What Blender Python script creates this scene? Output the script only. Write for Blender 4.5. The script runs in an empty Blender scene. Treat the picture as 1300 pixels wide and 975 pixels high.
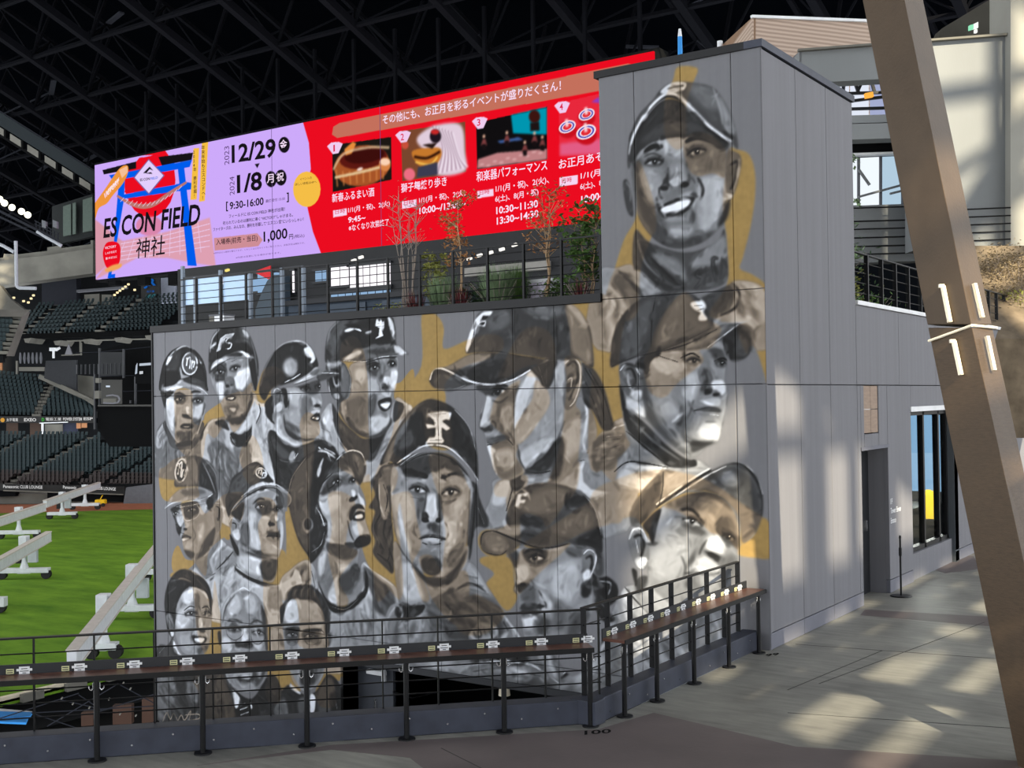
import bpy, bmesh, math, random
import numpy as np
from mathutils import Vector, Matrix

# ================================================================ camera, sky, sun, exposure
SC = bpy.context.scene
COL = SC.collection
FPX, CX, CY, EYE = 1480.0, 650.0, 487.5, 3.0
RM = np.array([[0.8217047, -0.0194301, -0.5695822], [0.5697278, 0.0024988, 0.8218296], [-0.0145450, -0.9998081, 0.0131232]])
cd = bpy.data.cameras.new('camera'); cam = bpy.data.objects.new('camera', cd); COL.objects.link(cam)
cd.sensor_fit = 'HORIZONTAL'; cd.sensor_width = 36; cd.lens = FPX / 1300 * 36; cd.clip_end = 800
X, Y, Z = RM @ (1, 0, 0), RM @ (0, -1, 0), RM @ (0, 0, -1)
cam.matrix_world = Matrix(((X[0], Y[0], Z[0], 0), (X[1], Y[1], Z[1], 0), (X[2], Y[2], Z[2], EYE), (0, 0, 0, 1)))
SC.camera = cam
SC.view_settings.view_transform = 'Standard'; SC.view_settings.look = 'None'
SC.view_settings.gamma = 1; SC.view_settings.use_curve_mapping = False
EXPO = 0.88
SC.view_settings.exposure = EXPO
w = bpy.data.worlds.new('sky'); SC.world = w; w.use_nodes = True
w.node_tree.nodes['Background'].inputs[0].default_value = (.95, .97, 1.0, 1)
w.node_tree.nodes['Background'].inputs[1].default_value = 1.6
sd = bpy.data.lights.new('sun', 'SUN'); sun = bpy.data.objects.new('sun', sd); COL.objects.link(sun)
sd.energy = 6.3; sd.color = (1.0, .86, .62); sd.angle = math.radians(.53)
SUN_EL, SUN_AZ = 28.0, 48.0           # light comes over the right shoulder of the photographer, through the glazed front
sv = Vector((-math.sin(math.radians(SUN_AZ)) * math.cos(math.radians(SUN_EL)), math.cos(math.radians(SUN_AZ)) * math.cos(math.radians(SUN_EL)), -math.sin(math.radians(SUN_EL))))
sun.rotation_euler = sv.to_track_quat('-Z', 'Y').to_euler(); sun.location = (10, -60, 60)
def area(name, loc, to, sx, sy, e, col):
    d = bpy.data.lights.new(name, 'AREA'); d.shape = 'RECTANGLE'; d.size = sx; d.size_y = sy; d.energy = e; d.color = col
    o = bpy.data.objects.new(name, d); COL.objects.link(o); o.location = loc
    o.rotation_euler = (Vector(to) - Vector(loc)).to_track_quat('-Z', 'Y').to_euler(); return o
area('stadium_floodlight', (-75, 45, 45), (-75, 55, -8), 60, 40, 9000, (1, .98, .9))

# ================================================================ geometry helpers
def ray(x, y): return RM @ np.array([x - CX, y - CY, FPX])
O3 = np.array([0, 0, EYE])
def onz(x, y, z=0.0): r = ray(x, y); return Vector(r * ((z - EYE) / r[2]) + O3)
def ony(x, y, Y): r = ray(x, y); return Vector(r * (Y / r[1]) + O3)
def onx(x, y, X): r = ray(x, y); return Vector(r * (X / r[0]) + O3)
def at(x, y, d): return Vector(RM @ (np.array([(x - CX) / FPX, (y - CY) / FPX, 1.0]) * d) + O3)
def lin(c): return tuple(((v / 255) / 12.92 if v / 255 <= .04045 else ((v / 255 + .055) / 1.055) ** 2.4) for v in c)
FWD = Vector(RM @ (0, 0, 1)); FWD.z = 0; FWD.normalize()
RGT = Vector((FWD.y, -FWD.x, 0))

class MB:
    def __init__(s): s.v = []; s.f = []
    def add(s, vs, fs):
        n = len(s.v); s.v += [tuple(v) for v in vs]; s.f += [tuple(i + n for i in f) for f in fs]; return s
    def box(s, x0, x1, y0, y1, z0, z1):
        return s.add([(x0, y0, z0), (x1, y0, z0), (x1, y1, z0), (x0, y1, z0), (x0, y0, z1), (x1, y0, z1), (x1, y1, z1), (x0, y1, z1)],
                     [(3, 2, 1, 0), (4, 5, 6, 7), (0, 1, 5, 4), (1, 2, 6, 5), (2, 3, 7, 6), (3, 0, 4, 7)])
    def obox(s, c, ax, ay, sx, sy, sz):       # oriented box on axes ax, ay (unit), z up
        c, ax, ay = Vector(c), Vector(ax), Vector(ay); az = ax.cross(ay)
        vs = [c + ax * sx * i + ay * sy * j + az * sz * k for k in (-.5, .5) for i, j in ((-.5, -.5), (.5, -.5), (.5, .5), (-.5, .5))]
        return s.add(vs, [(3, 2, 1, 0), (4, 5, 6, 7), (0, 1, 5, 4), (1, 2, 6, 5), (2, 3, 7, 6), (3, 0, 4, 7)])
    def beam(s, p, q, w, h, up=(0, 0, 1)):
        p, q = Vector(p), Vector(q); d = (q - p)
        if d.length < 1e-6: return s
        d.normalize(); u = Vector(up)
        if abs(d.dot(u)) > .98: u = Vector((1, 0, 0))
        a = d.cross(u).normalized(); b = a.cross(d).normalized()
        vs = [r + a * w * i + b * h * j for r in (p, q) for i, j in ((-.5, -.5), (.5, -.5), (.5, .5), (-.5, .5))]
        return s.add(vs, [(3, 2, 1, 0), (4, 5, 6, 7), (0, 1, 5, 4), (1, 2, 6, 5), (2, 3, 7, 6), (3, 0, 4, 7)])
    def tube(s, p, q, r, r2=None, n=8):
        p, q = Vector(p), Vector(q); d = (q - p).normalized(); r2 = r if r2 is None else r2
        u = Vector((0, 0, 1)) if abs(d.z) < .95 else Vector((1, 0, 0))
        a = d.cross(u).normalized(); b = a.cross(d)
        vs = [c + a * rr * math.cos(2 * math.pi * i / n) + b * rr * math.sin(2 * math.pi * i / n) for c, rr in ((p, r), (q, r2)) for i in range(n)]
        return s.add(vs, [(i, (i + 1) % n, n + (i + 1) % n, n + i) for i in range(n)] + [tuple(range(n))[::-1], tuple(range(n, 2 * n))])
    def path(s, pts, r, n=6):
        for a, b in zip(pts[:-1], pts[1:]): s.tube(a, b, r, None, n)
        return s
    def prism(s, poly, d):                    # polygon (list of points) pushed along vector d
        n = len(poly); d = Vector(d)
        vs = [Vector(p) for p in poly] + [Vector(p) + d for p in poly]
        return s.add(vs, [tuple(range(n))[::-1], tuple(range(n, 2 * n))] + [(i, (i + 1) % n, n + (i + 1) % n, n + i) for i in range(n)])
    def mesh(s, name='part'):
        m = bpy.data.meshes.new(name); m.from_pydata(s.v, [], s.f); m.update()
        bm = bmesh.new(); bm.from_mesh(m); bmesh.ops.recalc_face_normals(bm, faces=bm.faces); bm.to_mesh(m); bm.free(); return m
    def obj(s, name, mat, parent=None, bevel=0):
        me = s.mesh(name); me.materials.append(mat); return link(name, me, parent, bevel)
def link(name, me, parent=None, bevel=0):
    o = bpy.data.objects.new(name, me); COL.objects.link(o)
    if parent is not None: o.parent = parent; o.matrix_parent_inverse = Matrix.Translation(parent.location).inverted()
    if bevel:
        b = o.modifiers.new('bevel', 'BEVEL'); b.width = bevel; b.segments = 2; b.limit_method = 'ANGLE'
    return o
def empty(name, loc=(0, 0, 0)):
    o = bpy.data.objects.new(name, None); COL.objects.link(o); o.location = loc; o.empty_display_size = .1; return o
def tag(o, label, cat, group=None):
    o['label'] = label; o['category'] = cat
    if group: o['group'] = group
    return o
def struct(o, label=None):
    o['kind'] = 'structure'
    if label: o['label'] = label
    return o

# ================================================================ materials
def mat(name, c, rough=.7, metal=0, var=.08, scale=3, bump=0, bscale=60, stretch=None, spec=.3):
    m = bpy.data.materials.new(name); m.use_nodes = True; nt = m.node_tree; b = nt.nodes['Principled BSDF']
    b.inputs['Roughness'].default_value = rough; b.inputs['Metallic'].default_value = metal; b.inputs['Specular IOR Level'].default_value = spec
    c = lin(c)
    tc = nt.nodes.new('ShaderNodeTexCoord'); mp = nt.nodes.new('ShaderNodeMapping'); nt.links.new(tc.outputs['Object'], mp.inputs[0])
    if stretch: mp.inputs['Scale'].default_value = stretch
    n = nt.nodes.new('ShaderNodeTexNoise'); n.inputs['Scale'].default_value = scale; n.inputs['Detail'].default_value = 6
    nt.links.new(mp.outputs[0], n.inputs['Vector'])
    r = nt.nodes.new('ShaderNodeValToRGB'); r.color_ramp.elements[0].position = .3; r.color_ramp.elements[1].position = .7
    r.color_ramp.elements[0].color = tuple(v * (1 - var) for v in c) + (1,); r.color_ramp.elements[1].color = tuple(min(v * (1 + var), 1) for v in c) + (1,)
    nt.links.new(n.outputs[0], r.inputs[0]); nt.links.new(r.outputs[0], b.inputs['Base Color'])
    if bump:
        n2 = nt.nodes.new('ShaderNodeTexNoise'); n2.inputs['Scale'].default_value = bscale; nt.links.new(mp.outputs[0], n2.inputs['Vector'])
        bp = nt.nodes.new('ShaderNodeBump'); bp.inputs['Strength'].default_value = bump; bp.inputs['Distance'].default_value = .01
        nt.links.new(n2.outputs[0], bp.inputs['Height']); nt.links.new(bp.outputs[0], b.inputs['Normal'])
    return m
def emit(name, c, k=1.0):
    m = bpy.data.materials.new(name); m.use_nodes = True; nt = m.node_tree; nt.nodes.remove(nt.nodes['Principled BSDF'])
    e = nt.nodes.new('ShaderNodeEmission'); e.inputs[0].default_value = lin(c) + (1,); e.inputs[1].default_value = k / 2 ** EXPO
    nt.links.new(e.outputs[0], nt.nodes['Material Output'].inputs[0]); return m
def vcol(name, emission=False, rough=.75):
    m = bpy.data.materials.new(name); m.use_nodes = True; nt = m.node_tree; b = nt.nodes['Principled BSDF']
    a = nt.nodes.new('ShaderNodeAttribute'); a.attribute_name = 'paint'
    if emission:
        nt.nodes.remove(b); e = nt.nodes.new('ShaderNodeEmission'); e.inputs[1].default_value = 1 / 2 ** EXPO
        nt.links.new(a.outputs[0], e.inputs[0]); nt.links.new(e.outputs[0], nt.nodes['Material Output'].inputs[0])
    else:
        b.inputs['Roughness'].default_value = rough; b.inputs['Specular IOR Level'].default_value = .3; nt.links.new(a.outputs[0], b.inputs['Base Color'])
    return m
M = {}
M['wall'] = mat('grey_panel', (110, 111, 117), .75, var=.07, scale=1.2, bump=.25, bscale=90, stretch=(8, 8, .25))
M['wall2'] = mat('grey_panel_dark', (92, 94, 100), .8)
M['skirt'] = mat('grey_skirting', (102, 104, 114), .7)
M['black'] = mat('black_metal', (24, 25, 27), .45, .4)
M['blackmatt'] = mat('black_matt', (11, 12, 13), .95, spec=.1)
M['dark'] = mat('dark_metal', (42, 44, 48), .5, .3)
M['kerb'] = mat('kerb_steel', (58, 62, 74), .55, .2, var=.15, scale=6)
M['wood'] = mat('counter_wood', (92, 62, 52), .32, var=.2, scale=8, stretch=(1, 1, 8))
M['white'] = mat('white_paint', (215, 218, 222), .4)
M['steel'] = mat('bright_steel', (190, 192, 196), .25, .9)
M['bronze'] = mat('bronze_steel', (74, 61, 47), .5, .25, var=.1, scale=4, bump=.15, bscale=40)
M['weld'] = mat('weld_white', (225, 218, 200), .6, bump=.5, bscale=80)
M['teal'] = mat('seat_green', (30, 46, 50), .6)
M['brownseat'] = mat('seat_brown', (46, 38, 37), .6)
M['conc'] = mat('concrete', (104, 103, 97), .85, var=.18, scale=.4)
M['concd'] = mat('concrete_dark', (70, 70, 68), .9, var=.15, scale=.3)
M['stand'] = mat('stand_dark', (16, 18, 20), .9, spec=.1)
M['roof'] = mat('roof_dark', (3, 4, 6), 1, spec=0)
M['truss'] = mat('roof_truss', (9, 10, 14), .9, 0, spec=.05)
M['trussl'] = mat('roof_truss_light', (34, 36, 42), .8, 0, spec=.1)
M['grass'] = None
M['track'] = mat('warning_track', (150, 92, 66), .95, var=.1, scale=1)
M['glass'] = mat('dark_glass', (30, 40, 46), .08, 0, spec=.8)
M['sign'] = mat('sign_black', (18, 18, 19), .5)
M['tan'] = mat('tan_board', (168, 118, 82), .8)
M['yellow'] = mat('yellow_plastic', (235, 190, 20), .5)
M['bluefab'] = mat('blue_fabric', (50, 140, 215), .7)
# ------------------------------------------------------------------ painter
# a small brush engine: it lays polygons and strokes on a raster in wall metres,
# the result colours the vertices of the painted wall panels
class Painter:
    def __init__(s, u0, u1, v0, v1, res, conv, ppm):
        s.u0, s.v0, s.res, s.conv, s.ppm = u0, v0, res, conv, ppm
        s.w = int((u1 - u0) / res) + 1; s.h = int((v1 - v0) / res) + 1
        s.G = np.full((s.h, s.w), 110.0, np.float32)
        s.A = np.zeros((s.h, s.w), np.float32)
        s.M = np.zeros((s.h, s.w), np.float32)
        s.C = np.zeros((s.h, s.w, 3), np.float32)
        s.fr = (0, 0, 1)
    def frame(s, x, y, k): s.fr = (x, y, k)
    def pts(s, t):
        if isinstance(t, str):
            t = [tuple(float(c) for c in q.split(',')) for q in t.split()]
        x, y, k = s.fr
        r = [s.conv(x + a / k, y + b / k) for a, b in t]
        return np.array([((a - s.u0) / s.res, (b - s.v0) / s.res) for a, b in r])
    def unit(s):                      # one frame pixel in raster cells
        return 1.0 / (s.fr[2] * s.ppm * s.res)
    @staticmethod
    def smooth(p, closed, n=5):
        q = []
        m = len(p)
        for i in range(m if closed else m - 1):
            if closed: a, b, c, d = p[i - 1], p[i], p[(i + 1) % m], p[(i + 2) % m]
            else: a, b, c, d = p[max(i - 1, 0)], p[i], p[i + 1], p[min(i + 2, m - 1)]
            for j in range(n):
                t = j / n
                q.append(.5 * (2 * b + (c - a) * t + (2 * a - 5 * b + 4 * c - d) * t * t + (3 * b - a - 3 * c + d) * t ** 3))
        if not closed: q.append(p[-1])
        return np.array(q)
    def mask(s, p, f):
        pad = int(f * 2.2) + 2
        x0 = max(int(p[:, 0].min()) - pad, 0); x1 = min(int(p[:, 0].max()) + pad + 2, s.w)
        y0 = max(int(p[:, 1].min()) - pad, 0); y1 = min(int(p[:, 1].max()) + pad + 2, s.h)
        if x1 <= x0 or y1 <= y0: return None
        W, H = x1 - x0, y1 - y0
        m = np.zeros((H, W), np.float32)
        SS = 2
        xa, ya = p[:, 0] - x0, p[:, 1] - y0
        xb, yb = np.roll(xa, -1), np.roll(ya, -1)
        for j in range(H):
            row = np.zeros(W + 1, np.float32)
            for k in range(SS):
                y = j + (k + .5) / SS - .5
                c = (ya > y) != (yb > y)
                if not c.any(): continue
                xs = np.sort(xa[c] + (y - ya[c]) * (xb[c] - xa[c]) / (yb[c] - ya[c]))
                for i in range(0, len(xs) - 1, 2):
                    a = min(max(xs[i] + .5, 0), W); b = min(max(xs[i + 1] + .5, 0), W)
                    ia, ib = int(a), int(b)
                    if ia == ib: row[ia] += b - a
                    else:
                        row[ia] += ia + 1 - a
                        row[ia + 1:ib] += 1
                        if ib < W: row[ib] += b - ib
            m[j] = np.minimum(row[:W] / SS, 1)
        if f > .4: m = s.blur(m, f)
        return m, slice(y0, y1), slice(x0, x1)
    @staticmethod
    def blur(m, f):
        r = max(int(round(f)), 1)
        for _ in range(2):
            for ax in (0, 1):
                c = np.cumsum(np.pad(m, [(r + 1, r) if a == ax else (0, 0) for a in (0, 1)], mode='edge'), axis=ax)
                n = m.shape[ax]
                hi = np.take(c, range(2 * r + 1, 2 * r + 1 + n), axis=ax); lo = np.take(c, range(0, n), axis=ax)
                m = (hi - lo) / (2 * r + 1)
        return m.astype(np.float32)
    def put(s, mk, g, op, mode):
        if mk is None: return
        m, sy, sx = mk
        m = m * op
        if mode == 'gold': s.M[sy, sx] = np.maximum(s.M[sy, sx], m); return
        if mode == 'ungold': s.M[sy, sx] *= 1 - m; return
        if isinstance(g, tuple) and mode == 'rgb':
            s.C[sy, sx] += (np.array(g, np.float32) - s.C[sy, sx]) * m[..., None]; return
        s.G[sy, sx] += (g - s.G[sy, sx]) * m
        if mode == 'sil': s.A[sy, sx] = np.maximum(s.A[sy, sx], m)
    def P(s, g, t, f=6, op=1, sm=1, mode=''):
        p = s.pts(t)
        if sm: p = s.smooth(p, True)
        s.put(s.mask(p, f * s.unit() * .5), g, op, mode)
    def S(s, g, t, f=3, sm=1): s.P(g, t, f, 1, sm, 'sil')
    def L(s, g, t, w=4, f=2, op=1, taper=1, sm=1, mode=''):
        p = s.pts(t)
        if sm and len(p) > 2: p = s.smooth(p, False, 6)
        d = np.gradient(p, axis=0) if len(p) > 2 else np.array([p[1] - p[0]] * 2)
        n = np.stack([-d[:, 1], d[:, 0]], 1); n /= np.maximum(np.linalg.norm(n, axis=1, keepdims=True), 1e-6)
        k = np.linspace(0, 1, len(p))
        ww = w * s.unit() * .5 * ((1 - taper) + taper * (.25 + .75 * np.sin(np.pi * (.08 + .84 * k)))) if taper else np.full(len(p), w * s.unit() * .5)
        q = np.concatenate([p + n * ww[:, None], (p - n * ww[:, None])[::-1]])
        s.put(s.mask(q, f * s.unit() * .5), g, op, mode)
    def E(s, g, x, y, rx, ry, a=0, f=4, op=1, mode=''):
        ca, sa = math.cos(math.radians(a)), math.sin(math.radians(a))
        t = [(x + rx * math.cos(k) * ca - ry * math.sin(k) * sa, y + rx * math.cos(k) * sa + ry * math.sin(k) * ca)
             for k in np.linspace(0, 2 * math.pi, 20, endpoint=False)]
        s.P(g, t, f, op, 0, mode)
    def eye(s, x, y, w, h, a=0, look=0, hi=215, d=1.0, white=165):
        """almond, iris, highlight, lids: a in degrees, look -1..1"""
        ca, sa = math.cos(math.radians(a)), math.sin(math.radians(a))
        T = lambda l: [(x + u * w * ca - v * h * sa, y + u * w * sa + v * h * ca) for u, v in l]
        s.P(60, T([(-1.25, .1), (-.5, -1.2), (.4, -1.3), (1.3, 0), (.5, 1.1), (-.5, 1.1)]), h * .9, .75)
        s.P(white, T([(-1, .15), (-.4, -.6), (.35, -.65), (1, .05), (.4, .55), (-.4, .6)]), h * .25)
        i = T([(look * .5, -.05)])[0]
        s.E(25, i[0], i[1], h * .78, h * .8, 0, h * .25)
        s.E(hi, i[0] + h * .2, i[1] - h * .25, h * .2, h * .2, 0, h * .1)
        s.L(22, T([(-1.15, .25), (-.45, -.7), (.35, -.78), (1.15, .05)]), h * .5, h * .2)
        s.L(120, T([(-.7, .75), (0, 1.0), (.8, .6)]), h * .25, h * .3, .7)
        s.L(55, T([(-1.0, -.9), (-.2, -1.6), (.6, -1.5), (1.2, -.6)]), h * .3, h * .3, .6)

    def folds(s, cx, cy, rx, ry, ang, n=10, w=9, ln=.7, seed=0, dark=75, light=195):
        """cloth creases: paired dark and light strokes scattered over an ellipse"""
        rg = random.Random(seed + int(cx) + int(cy))
        for _ in range(n + 2):
            a, r = rg.uniform(0, 2 * math.pi), rg.random() ** .5
            x, y = cx + rx * r * math.cos(a), cy + ry * r * math.sin(a); t = math.radians(ang + rg.uniform(-22, 22)); l = max(rx, ry) * ln * 1.9 * rg.uniform(.5, 1)
            dx, dy = math.cos(t) * l / 2, math.sin(t) * l / 2; b = rg.uniform(-.15, .15) * l
            q = [(x - dx, y - dy), (x - dy / l * b * 2, y + dx / l * b * 2), (x + dx, y + dy)]
            ww = w * 2.0 * rg.uniform(.5, 1.3)
            s.L(dark + rg.uniform(-20, 30), q, ww, ww * 1.1, .5)
            s.L(light + rg.uniform(-30, 15), [(u + ww * .9 * math.sin(t), v - ww * .9 * math.cos(t)) for u, v in q], ww * .9, ww * 1.1, .45)
    def finish(s, n, seed=3):
        """local contrast, then short brush marks along the contours"""
        s.G += .3 * (s.G - s.blur(s.G, 5)) * s.A
        s.G += .22 * (s.G - s.blur(s.G, 20)) * s.A
        rg = np.random.default_rng(seed)
        B = s.blur(s.G, 4); gy, gx = np.gradient(B); ys, xs = np.nonzero(s.A > .7)
        pick = rg.integers(0, len(ys), n)
        for i in pick:
            y, x = ys[i], xs[i]; g = math.hypot(gx[y, x], gy[y, x])
            th = math.atan2(gx[y, x], -gy[y, x]) if g > .5 else rg.normal(1.4, .5)
            l = rg.uniform(8, 26); ww = rg.uniform(1.0, 3.2); c = s.G[y, x] + rg.normal(0, 20 + min(g, 6) * 2)
            d = np.array((math.cos(th), math.sin(th))); nn = np.array((-d[1], d[0])); o = np.array((x, y), float); bend = rg.normal(0, .12) * l
            p = np.array([o - d * l / 2, o - d * l * .2 + nn * (ww + bend * .6), o + d * l * .2 + nn * (ww + bend * .6), o + d * l / 2, o + d * l * .2 - nn * (ww - bend * .6), o - d * l * .2 - nn * (ww - bend * .6)])
            s.put(s.mask(p, .9), c, .6, '')
        s.G = np.clip(s.G, 8, 245)
def paint_mural(p):
    F, P, S, L, E, eye = p.frame, p.P, p.S, p.L, p.E, p.eye
    fA, fB, fC, fD = (765, 85, 3.144), (765, 360, 4.06), (540, 380, 3.9), (195, 425, 6.964)
    fE, fF, fG, fH = (255, 405, 6.09), (325, 420, 5.417), (400, 395, 5.13), (200, 565, 5.417)
    fI, fJ, fK, fK2 = (275, 580, 5.735), (360, 550, 4.239), (460, 500, 3.75), (450, 490, 2.868)
    fL, fM, fN, fO, fP = (600, 600, 3.482), (770, 570, 3.482), (200, 715, 4.643), (265, 735, 5.417), (345, 730, 5.417)
    # ---- gold leaf shapes: they show gold on bare wall and tint the figures they cross
    gold = {
        fA: ["300,0 378,5 362,62 335,150 333,290 300,330 262,300 245,250 250,130 282,50",
             "325,285 420,265 490,330 492,440 440,425 380,435 340,400",
             "540,330 585,350 608,420 608,520 590,640 560,760 548,805 600,830 655,880 655,1000 430,1000 480,900 500,850 497,700 480,560 488,440 500,330",
             "135,590 85,690 45,815 30,850 0,960 0,1000 130,1000 150,820 190,690 215,640 200,520 150,380 130,420"],
        fB: ["-20,70 60,75 130,110 100,260 85,410 90,500 100,650 120,780 130,850 -60,960 -60,500 -20,300",
             "400,55 450,60 540,180 600,215 610,250 560,330 500,345 520,400 440,470 380,520 330,580 280,585 235,545 215,470 215,390 240,340 275,230 330,130",
             "700,215 770,180 850,130 850,500 835,470 800,360 770,320 755,330 740,360 700,260",
             "600,190 700,90 700,0 850,20 850,220 760,200"],
        fC: ["-20,90 10,70 40,68 75,100 92,150 92,245 200,205 290,175 350,175 385,200 380,250 300,300 200,330 110,400 95,440 100,500 60,560 -60,560 -130,600 -120,470 -20,330",
             "360,390 400,290 440,210 490,150 550,135 610,160 640,220 645,290 640,330 610,440 575,430 560,390 500,380 520,350 560,320 480,340 420,380",
             "690,30 720,10 870,-5 940,0 940,220 915,300 920,430 880,400 850,350 800,340 760,290 720,280 715,170",
             "345,500 400,440 470,400 445,480 440,640 460,720 450,780 490,860 400,900 350,860 330,800 330,720 400,690 350,640 320,600 330,540",
             "545,400 600,440 615,520 560,610 500,690 455,715 440,640 480,570 530,490",
             "690,290 760,290 775,400 745,520 770,570 760,760 740,830 640,920 600,920 640,830 660,740 680,640 690,530 700,400",
             "800,750 860,680 940,610 940,900 840,800", "560,960 650,880 760,800 740,960 650,1010", "360,900 500,870 480,960 350,975"],
        fK: ["100,330 160,180 230,70 290,15 350,10 400,50 430,250 310,240 280,70 230,110 170,180 150,280 190,310 160,350",
             "320,290 430,300 500,430 515,480 505,640 495,800 420,880 380,880 390,730 395,640 360,480 335,400",
             "85,330 165,360 160,440 140,480 230,470 260,600 280,720 240,810 290,880 320,975 280,975 230,790 200,640 178,520 168,600 180,700 185,975 40,760 60,640 40,500",
             "270,780 330,770 390,850 500,850 500,1050 440,1100 330,975 290,850", "-30,560 50,540 60,640 160,860 180,980 100,900 20,800"],
        fL: ["40,375 100,365 150,370 175,400 185,480 195,560 150,610 90,540 60,490 95,445 35,400",
             "150,100 230,60 330,45 420,80 400,150 330,240 300,200 215,190 205,330 100,380 30,330 40,260 150,230",
             "560,100 480,150 400,200 310,260 230,310 250,335 310,335 400,310 480,270 550,245 600,225 662,210 662,60",
             "150,340 190,390 220,340 330,340 430,310 400,350 300,440 240,500 200,540 190,480 175,420",
             "0,540 60,560 140,620 80,700 0,720 -60,700 -90,600"],
        fM: ["-60,190 110,110 160,100 250,90 400,120 500,170 600,240 690,300 680,340 620,410 590,415 585,300 500,210 400,185 330,190 250,250 200,320 195,410 150,330 100,300 -60,345",
             "250,250 330,200 400,190 480,200 560,270 590,380 585,450 540,400 500,380 460,370 420,330 360,300 300,270",
             "690,305 725,345 727,475 660,482 580,465 600,415 650,385"],
        fD: ["190,500 330,490 345,600 350,760 400,800 420,760 520,740 560,640 700,560 560,900 470,880 430,1100 330,1100 200,975 190,780"],
        fE: ["30,740 130,660 150,650 190,600 290,560 330,560 390,490 410,560 450,520 480,600 470,660 430,620 380,700 330,790 270,870 240,860 200,780 100,800 40,830",
             "300,1100 330,960 400,900 460,1000 480,1150 400,1250"],
        fH: ["10,180 50,150 130,90 290,80 280,280 280,360 150,390 60,385 20,330", "100,770 140,690 190,780 260,800 200,860 110,870",
             "160,400 270,390 330,470 400,390 480,340 495,500 495,610 450,640 420,660 350,740 330,900 250,800 190,740 170,640 190,560"],
        fI: ["20,330 65,270 180,255 190,300 110,380 200,330 180,460 120,440 95,600 40,560 30,420", "190,110 270,40 340,70 310,180 240,200 210,160",
             "290,310 390,300 440,370 440,500 460,580 450,740 420,800 430,900 460,1000 480,1100 350,1100 340,920 330,780 320,640 300,500 330,420",
             "500,400 540,430 574,560 600,800 520,860 480,880 440,870 440,750 470,800 510,700 505,520"],
        fJ: ["30,280 70,190 140,110 165,100 150,330 140,560 150,800 110,830 20,820 20,420",
             "240,330 330,320 390,390 350,500 340,600 400,640 340,720 300,800 350,900 300,960 270,800 240,650 260,500",
             "290,170 320,120 380,90 440,140 440,220 400,280 370,230 320,200", "410,270 460,220 470,300 490,400 480,480 500,560 540,650 593,750 560,860 500,900 480,730 470,600 440,360",
             "-60,640 10,640 20,760 40,820 10,900 -60,840"],
        fG: ["165,240 185,185 230,160 280,180 310,240 330,320 345,500 345,700 355,900 330,975 210,930 160,800 150,700 170,590 220,560 235,450 200,350 165,320",
             "520,480 560,460 641,380 641,600 600,600 520,575", "500,800 520,720 560,670 480,980 440,975"],
        fF: ["20,350 60,260 150,250 200,330 110,400 100,470 60,520 0,500 0,420", "300,650 350,560 420,600 440,700 400,750 400,860 330,975 260,975 330,880"],
        fN: ["75,80 110,40 160,30 250,70 290,120 320,210 370,290 370,560 300,560 260,500 230,380 215,200 190,120", "180,640 280,620 370,620 370,975 240,975 260,800"],
        fO: ["20,240 40,10 75,260 85,500 100,640 130,740 180,975 -20,975 -30,500", "385,120 488,200 488,700 420,660 400,400", "400,700 488,700 488,850 400,830"],
        fP: ["-20,480 50,400 70,500 110,600 130,740 60,800 -20,860", "380,600 480,590 470,720 430,730 440,900 330,900 300,800 350,700",
             "120,150 230,60 330,180 380,400 380,500 190,490 190,350 170,180", "70,330 100,590 150,700 200,790 150,790 120,700 60,560"],
    }
    for fr, l in gold.items():
        F(*fr)
        for t in l: P(0, t, 3, 1, 1, 'gold')
    # ================= A: smiling man in cap and turtleneck, top of the tower
    F(*fA)
    S(150, "-20,830 60,800 120,790 200,860 330,930 480,880 540,850 640,880 660,1000 660,1130 -20,1130", 6)
    P(100, "40,850 100,830 210,960 180,1050 90,1000", 14); P(175, "0,900 50,880 110,1000 40,1080", 16); P(178, "545,870 650,890 655,1010 520,1060", 16)
    L(50, "500,850 545,900 530,960 450,1000", 9); P(85, "380,930 500,860 530,900 500,970 400,1010", 12); L(70, "60,810 130,880 200,980", 6); p.folds(590, 960, 45, 50, 60, 8, 8); p.folds(50, 960, 50, 60, 70, 8, 8)
    S(88, "130,650 190,700 330,740 450,700 485,645 495,720 498,850 420,890 350,895 250,900 160,820 120,795", 5)
    P(140, "420,720 485,670 492,760 400,800 350,790", 16); P(60, "150,700 260,790 330,880 250,895 165,820", 16); P(125, "200,740 300,770 340,850 300,840 220,780", 14)
    L(40, "190,760 260,830 330,890", 7); L(150, "140,690 170,780 240,850", 8, 6, .6)
    for t in ("395,800 375,830 400,845 368,885", "412,795 405,870", "440,780 428,860", "412,835 437,820", "462,765 440,770 452,855", "478,760 470,845", "480,765 498,800"):
        L(40, t, 12, 2); L(120, t, 6, 2)
    # head
    S(128, "105,330 120,250 230,190 400,210 500,290 520,400 500,520 490,600 460,650 400,700 310,725 240,710 180,660 140,590 120,470", 4)
    P(80, "80,460 100,450 115,500 125,590 105,590 88,540", 4, mode='sil'); L(150, "92,465 108,480 112,540", 5)
    S(105, "495,350 535,340 555,370 545,440 520,520 495,530", 4); L(45, "510,390 540,380 530,450 510,490", 9); L(165, "545,365 540,430 520,500", 6); P(190, "485,505 520,510 510,530 480,530", 5)
    P(50, "470,560 510,530 500,600 465,640 460,600", 8, mode='sil')
    P(165, "230,290 330,275 340,330 300,370 240,340", 22); P(175, "390,440 470,430 490,520 450,640 400,690 380,600", 26); P(198, "450,430 485,470 470,560 440,600", 18, .7)
    P(85, "120,380 150,360 170,470 200,560 260,660 210,680 150,590 130,490", 20); P(155, "150,410 220,410 240,500 190,540 160,480", 18)
    P(110, "330,290 470,280 490,400 430,430 360,420 330,370", 20, .6); P(60, "290,400 340,400 350,450 330,470 260,480 250,450", 12, .7)
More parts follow.
